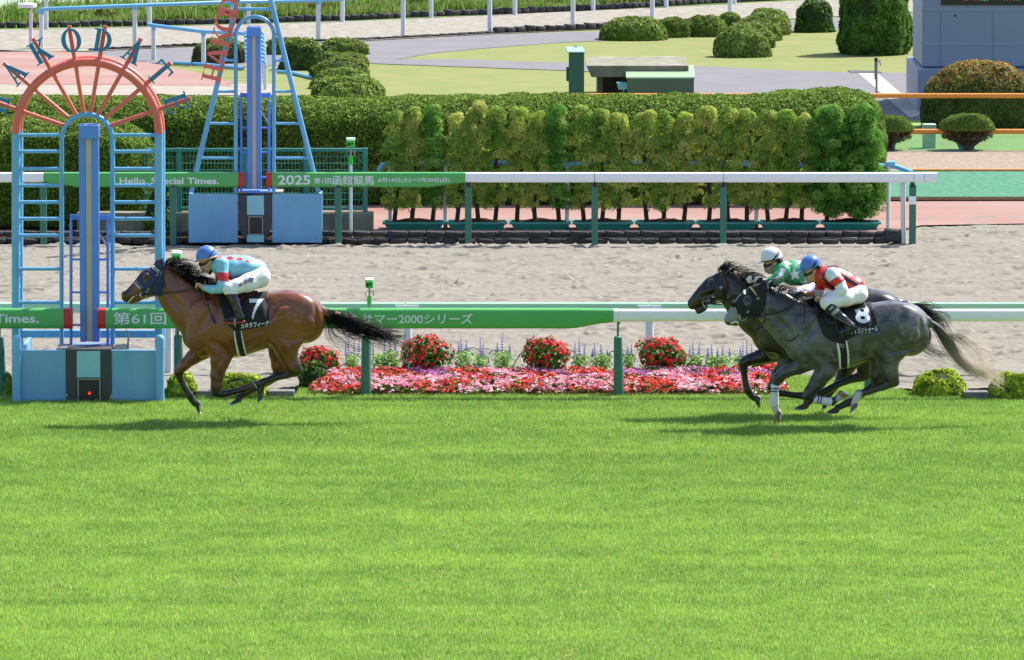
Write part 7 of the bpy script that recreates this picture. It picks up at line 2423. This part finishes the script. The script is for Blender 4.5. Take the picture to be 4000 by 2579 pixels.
def dress1(j):
    blue = np.array(C('#7db9cf')); red = np.array(C('#c22430'))
    def colt(px, p):
        c = np.tile(blue, (len(px), 1))
        for x, y, rx, ry in ((862,1007,11,6), (898,1008,13,7), (934,1012,13,7), (970,1020,12,7), (893,1089,9,8), (929,1089,12,8), (965,1085,11,8)):
            c[((px[:, 0]-x)/rx)**2 + ((px[:, 1]-y)/ry)**2 < 1] = red
        return c
    cola = lambda px, p: np.where(((px[:, 1] > 1064 + .02*(px[:, 0]-860)) & (px[:, 1] < 1098 + .1*(px[:, 0]-860)))[:, None], red, blue)
    sl, _ = j.piece('silks', [[(858,1038,34,.13,0), (868,1040,35,.165,0), (912,1046,45,.17,0), (960,1046,42,.155,0), (1004,1056,38,.145,0)]], m_silk, .010, colt)
    for a in ([(868,1033,24,.07,-.17), (870,1078,19.5,.062,-.22), (868,1118,17,.056,-.25), (862,1128,15.5,.052,-.25), (830,1132,14,.046,-.19), (803,1125.5,11,.037,-.14)],
              [(868,1033,24,.07,.17), (864,1078,19.5,.062,.22), (860,1120,17,.056,.24), (828,1136,14,.046,.18), (803,1133,11,.037,.11)]):
        j.piece('sleeve', [a], m_silk, .009, cola)
    th = [(1014,1084,36,.10,-.09), (968,1105,30,.078,-.19), (924,1119,23,.066,-.25), (894,1130,18.5,.06,-.285), (903,1142,17,.057,-.295)]
    br, bv = j.piece('breeches', [[(1006,1064,36,.145,0), (1017,1082,36,.165,0)], th, mirror(th)], m_breech, .013, k=.035)
    j.text_on(bv, '武史', [(936,1120), (972,1101), (967,1088), (931,1107)], m_black, .015, -.24, br)
    q = [P(980 + 7.5*math.cos(a), 1093 + 8*math.sin(a), YB-.24) for a in np.linspace(0, 2*math.pi, 24)]
    yy = bv.near_y(np.array([v_.x for v_ in q]), np.array([v_.z for v_ in q])) - .004
    MB().tube([Vector((a.x, float(y), a.z)) for a, y in zip(q, yy)], .006, 6, False).build('emblem', m_black, br)
    j.text_on(bv, 'W', [(976,1098), (985,1095), (984,1088), (975,1091)], m_black, .02, -.24, br, 'emblem')
    q = [P(988 + x, 1086 + y, YB-.24) for x, y in ((-5,-4),(7,-7),(8,2),(-4,5))]
    c = P(990, 1087, YB-.24); c.y = float(bv.near_y(np.array([c.x]), np.array([c.z]))[0]) - .002
    MB().ball(c, .008, .004, .008, 10, 6).build('flag_dot', m_signred, br)
    for sg in (1, -1):
        f = (lambda n: n) if sg == 1 else mirror
        b, _ = j.piece('boot', [f([(904,1148,17.5,.058,-.295), (914,1174,18,.058,-.31), (928,1210,14.5,.048,-.33), (937,1236,14.5,.048,-.335)]), f([(944,1239,13.5,.043,-.335), (912,1245,11.5,.043,-.345), (884,1250,8.5,.037,-.35)])], m_boot, .007)
        j.piece('boot_top', [f([(899,1141,18.5,.06,-.293), (903,1149,18.5,.06,-.296)])], m_maroon, .009, parent=b)
        j.piece('sole', [f([(953,1256,5,.038,-.335), (912,1262,7,.045,-.345), (877,1259,6,.038,-.35)])], m_sole, .002, parent=b)
    j.helmet(m_helm_b, [[(4, 6), (14, -8), (26, -24), (30, -32)]], band=m_tan)
    whip('thin black riding whip upright in the hands of the pale blue jockey', [(764,1093,-.14), (767,1112,-.14), (776,1140,-.17), (800,1185,-.30)], YB)
dress1(J1)
# ---- jockey of the grey: red silks with black stripes
J3 = Jockey(YG, 'jockey in red and black striped silks and blue helmet on the grey horse',
    torso=[(3222,1078,36,.16,0), (3260,1086,46,.175,0), (3300,1101,42,.16,0), (3334,1118,37,.145,0)],
    pelvis=[(3340,1128,35,.145,0), (3353,1150,36,.165,0)],
    thigh=[(3348,1152,36,.10,-.09), (3302,1170,29,.078,-.20), (3260,1179,24,.068,-.26), (3226,1184,19,.06,-.29)],
    shin=[(3226,1185,18,.058,-.29), (3256,1214,18,.057,-.315), (3294,1248,15,.048,-.33), (3318,1270,13.5,.046,-.335)],
    foot=[(3326,1276,13,.042,-.335), (3304,1289,11,.042,-.345), (3284,1297,8,.036,-.35)],
    arm_n=[(3252,1073,26,.07,-.17), (3278,1104,20,.062,-.23), (3291,1132,17.5,.056,-.26), (3284,1142,15.5,.052,-.26), (3258,1153,13.5,.045,-.22), (3220,1166,9.5,.034,-.19)],
    arm_f=[(3216,1084,24,.07,.17), (3208,1112,19,.062,.22), (3202,1140,16,.056,.24), (3180,1148,12.5,.045,.18), (3150,1150,9.5,.034,.10)],
    hand_n=(3202,1172,-.19,-20), hand_f=(3137,1148,.06,5), head=(3167,1040), rot=8, k=1.0)
def dress3(j):
    red = np.array(C('#cf2a22')); blk = np.array(C('#17171a')); wht = np.array(C('#d7dbe2'))
    B1 = [(3272,1068),(3294,1072),(3326,1092),(3352,1110),(3346,1122),(3324,1110),(3286,1088)]
    B2 = [(3285,1108),(3300,1112),(3336,1132),(3330,1142),(3300,1130)]
    B3 = [(3226,1034),(3290,1040),(3340,1072),(3376,1112),(3366,1116),(3332,1082),(3286,1052),(3228,1044)]
    B4 = [(3226,1048),(3233,1050),(3216,1082),(3240,1108),(3266,1124),(3260,1131),(3232,1114),(3207,1086)]
    def colt(px, p):
        c = np.tile(red, (len(px), 1))
        for b in (B1, B2, B3, B4): c[inpoly(px, b)] = blk
        return c
    j.piece('silks', [[(3214,1076,33,.13,0), (3224,1080,36,.165,0), (3260,1086,46,.175,0), (3300,1101,43,.162,0), (3338,1119,38,.148,0)]], m_silk, .010, colt)
    def cola(px, p):
        c = np.tile(wht, (len(px), 1))
        t = (px[:, 0]-3243)*.55 + (px[:, 1]-1058)*.83
        c[(t > 34) & (t < 62)] = red
        return c
    def colb(px, p):
        c = np.tile(wht, (len(px), 1)); c[(px[:, 1] > 1104) & (px[:, 1] < 1133) & (px[:, 0] > 3150)] = red
        return c
    for a, cf in (([(3252,1073,26,.07,-.17), (3278,1104,20,.062,-.23), (3291,1132,17.5,.056,-.26), (3284,1142,15.5,.052,-.26), (3258,1153,13.5,.045,-.22), (3238,1161,11.5,.04,-.20)], cola),
                  ([(3216,1084,24,.07,.17), (3208,1112,19,.062,.22), (3202,1140,16,.056,.24), (3184,1147,13.5,.047,.19)], colb)):
        j.piece('sleeve', [a], m_silk, .010, cf)
    th = [(3348,1150,33,.10,-.09), (3302,1166,26,.075,-.20), (3260,1177,22,.066,-.26), (3228,1183,18.5,.06,-.29), (3240,1200,18,.058,-.30)]
    j.piece('breeches', [[(3342,1128,34,.15,0), (3354,1148,33,.16,0)], th, mirror(th)], m_breech, .013, k=.035)
    for sg in (1, -1):
        f = (lambda n: n) if sg == 1 else mirror
        b, _ = j.piece('boot', [f([(3266,1223,18,.057,-.318), (3294,1248,16,.05,-.33), (3318,1270,14.5,.048,-.335)]), f([(3328,1277,13.5,.043,-.335), (3304,1291,11.5,.043,-.345), (3284,1299,8.5,.037,-.35)])], m_boot, .007)
        j.piece('boot_top', [f([(3256,1214,18.5,.058,-.315), (3263,1220,18.5,.058,-.317)])], mat('grey boot top', C('#8f9390'), .45), .008, parent=b)
        bd, bv = j.piece('knee_band', [f([(3241,1199,18.5,.06,-.303), (3249,1207,18.5,.059,-.31)])], m_black, .016, parent=b)
        if sg == 1: j.text_on(bv, 'KAZU', [(3243,1212), (3256,1199), (3251,1193), (3238,1206)], m_num, .02, -.35, bd)
        j.piece('sole', [f([(3333,1290,5,.038,-.335), (3306,1303,5,.045,-.345), (3282,1308,4,.036,-.35)])], m_black, .002, parent=b)
    j.helmet(m_helm_b, STR2[:2])
    j.piece('visor', [j.hp([(-28, 44, 3, .04, 0), (-22, 56, 2.5, .035, 0)])], m_visor, 0, h=.004, k=.004)
    whip('long black riding whip slanting down across the boot of the red silks jockey', [(3174,1157,-.20), (3196,1180,-.21), (3216,1204,-.30), (3247,1233,-.40), (3304,1262,-.42), (3362,1284,-.40)], YG)
dress3(J3)
# ---- jockey of the dark horse: green silks with white stars
J2 = Jockey(YD, 'jockey in green silks with white stars and white helmet on the dark horse',
    torso=[(3056,1058,34,.16,0), (3098,1066,46,.175,0), (3150,1068,45,.165,0), (3205,1084,40,.15,0)],
    pelvis=[(3222,1096,36,.145,0), (3250,1112,36,.165,0)],
    thigh=[(3246,1114,35,.10,-.09), (3195,1132,28,.078,-.19), (3145,1144,23,.068,-.25), (3110,1152,18,.06,-.285)],
    shin=[(3110,1153,17,.056,-.285), (3132,1190,17.5,.056,-.31), (3152,1226,13.5,.046,-.33), (3160,1248,13.5,.046,-.335)],
    foot=[(3164,1252,13,.042,-.335), (3136,1258,11,.042,-.345), (3108,1262,8,.036,-.35)],
    arm_n=[(3062,1060,25,.07,-.17), (3040,1084,19.5,.062,-.22), (3012,1104,17,.056,-.25), (3000,1108,15.5,.052,-.24), (2975,1106,13.5,.046,-.19), (2956,1102,10,.034,-.15)],
    arm_f=[(3062,1060,25,.07,.17), (3040,1086,19.5,.062,.22), (3014,1108,17,.056,.24), (2980,1108,14,.046,.18), (2958,1104,10,.034,.10)],
    hand_n=(2938,1092,-.14,15), hand_f=(2940,1098,.07,15), head=(3014,1008), rot=-1, k=1.0)
def dress2(j):
    gr = np.array(C('#3d9060')); wht = np.array(C('#d9dbe0'))
    ST = [star(3104,1072,27,-8), star(3074,1030,19,20), star(3146,1108,24,5), star(3122,1022,15,0), star(3180,1060,24,10)]
    def colt(px, p):
        c = np.tile(gr, (len(px), 1))
        for b in ST: c[inpoly(px, b)] = wht
        return c
    j.piece('silks', [[(3046,1056,33,.13,0), (3058,1060,35,.165,0), (3098,1066,46,.175,0), (3150,1068,46,.168,0), (3208,1084,41,.152,0)]], m_silk, .010, colt)
    W = [[(3050,1046),(3072,1052),(3056,1080),(3030,1096),(3004,1104),(2996,1099),(3026,1086),(3046,1068)], [(2900,1060),(2998,1060),(2992,1180),(2900,1180)]]
    def cola(px, p):
        c = np.tile(gr, (len(px), 1))
        for b in W: c[inpoly(px, b)] = wht
        return c
    for a in ([(3062,1060,25,.07,-.17), (3040,1084,19.5,.062,-.22), (3012,1104,17,.056,-.25), (3000,1108,15.5,.052,-.24), (2975,1106,13.5,.046,-.19), (2962,1103,11.5,.04,-.16)],
              [(3062,1060,25,.07,.17), (3040,1086,19.5,.062,.22), (3014,1108,17,.056,.24), (2980,1108,14,.046,.18), (2964,1105,11.5,.04,.12)]):
        j.piece('sleeve', [a], m_silk, .009, cola)
    th = [(3246,1114,35,.10,-.09), (3195,1132,28,.078,-.19), (3145,1144,23,.068,-.25), (3112,1152,18.5,.062,-.285), (3120,1166,17,.058,-.295)]
    j.piece('breeches', [[(3224,1096,37,.15,0), (3250,1112,36,.165,0)], th, mirror(th)], m_breech, .013, k=.035)
    for hd in ((2938,1092,-.14,15), (2940,1098,.07,15)):
        hx, hy, d, a = hd
        ca, sa = math.cos(math.radians(a)), math.sin(math.radians(a))
        r2 = lambda x, y: (hx + x*ca + y*sa, hy - x*sa + y*ca)
        gl = [[(*r2(16, 8), 10, .034, d), (*r2(0, 0), 9, .028, d)]]
        for i, (ln, dy) in enumerate(((1.0, -.030), (1.1, -.010), (1.04, .011), (.85, .030))):
            gl.append([(*r2(-7, -5), 3.6, .0095, d+dy), (*r2(-14*ln, -3+i*.6), 3.4, .009, d+dy), (*r2(-15*ln, 5), 3.2, .0085, d+dy), (*r2(-9, 9), 2.9, .008, d+dy)])
        gl.append([(*r2(2, -6), 3.8, .010, d-.022), (*r2(-7, -10), 3.4, .009, d-.03), (*r2(-14, -9), 2.8, .0085, d-.024)])
        g_, _ = j.piece('glove', gl, m_glove, .004, h=.005, k=.005)
        q = P(*r2(4, -2), j.Y + d - .034)
        MB().box((q.x-.013, q.y-.004, q.z-.014), (q.x+.013, q.y+.01, q.z+.014)).build('wrist_patch', m_black, g_)
    for sg in (1, -1):
        f = (lambda n: n) if sg == 1 else mirror
        b, _ = j.piece('boot', [f([(3122,1170,17.5,.058,-.297), (3132,1192,18,.058,-.31), (3152,1226,14.5,.048,-.33), (3160,1250,14.5,.048,-.335)]), f([(3166,1253,13.5,.043,-.335), (3136,1260,11.5,.043,-.345), (3108,1265,8.5,.037,-.35)])], m_boot, .007)
    j.helmet(m_helm_w, STR2)
    j.piece('visor', [j.hp([(-28, 40, 3, .04, 0), (-22, 58, 2.5, .035, 0)])], m_visor, 0, h=.004, k=.004)
    whip('curved dark riding whip behind the white glove of the green silks jockey', [(2934,1084,-.16), (2955,1074,-.17), (2980,1076,-.17), (3008,1098,-.16), (3022,1130,-.14)], YD)
dress2(J2)
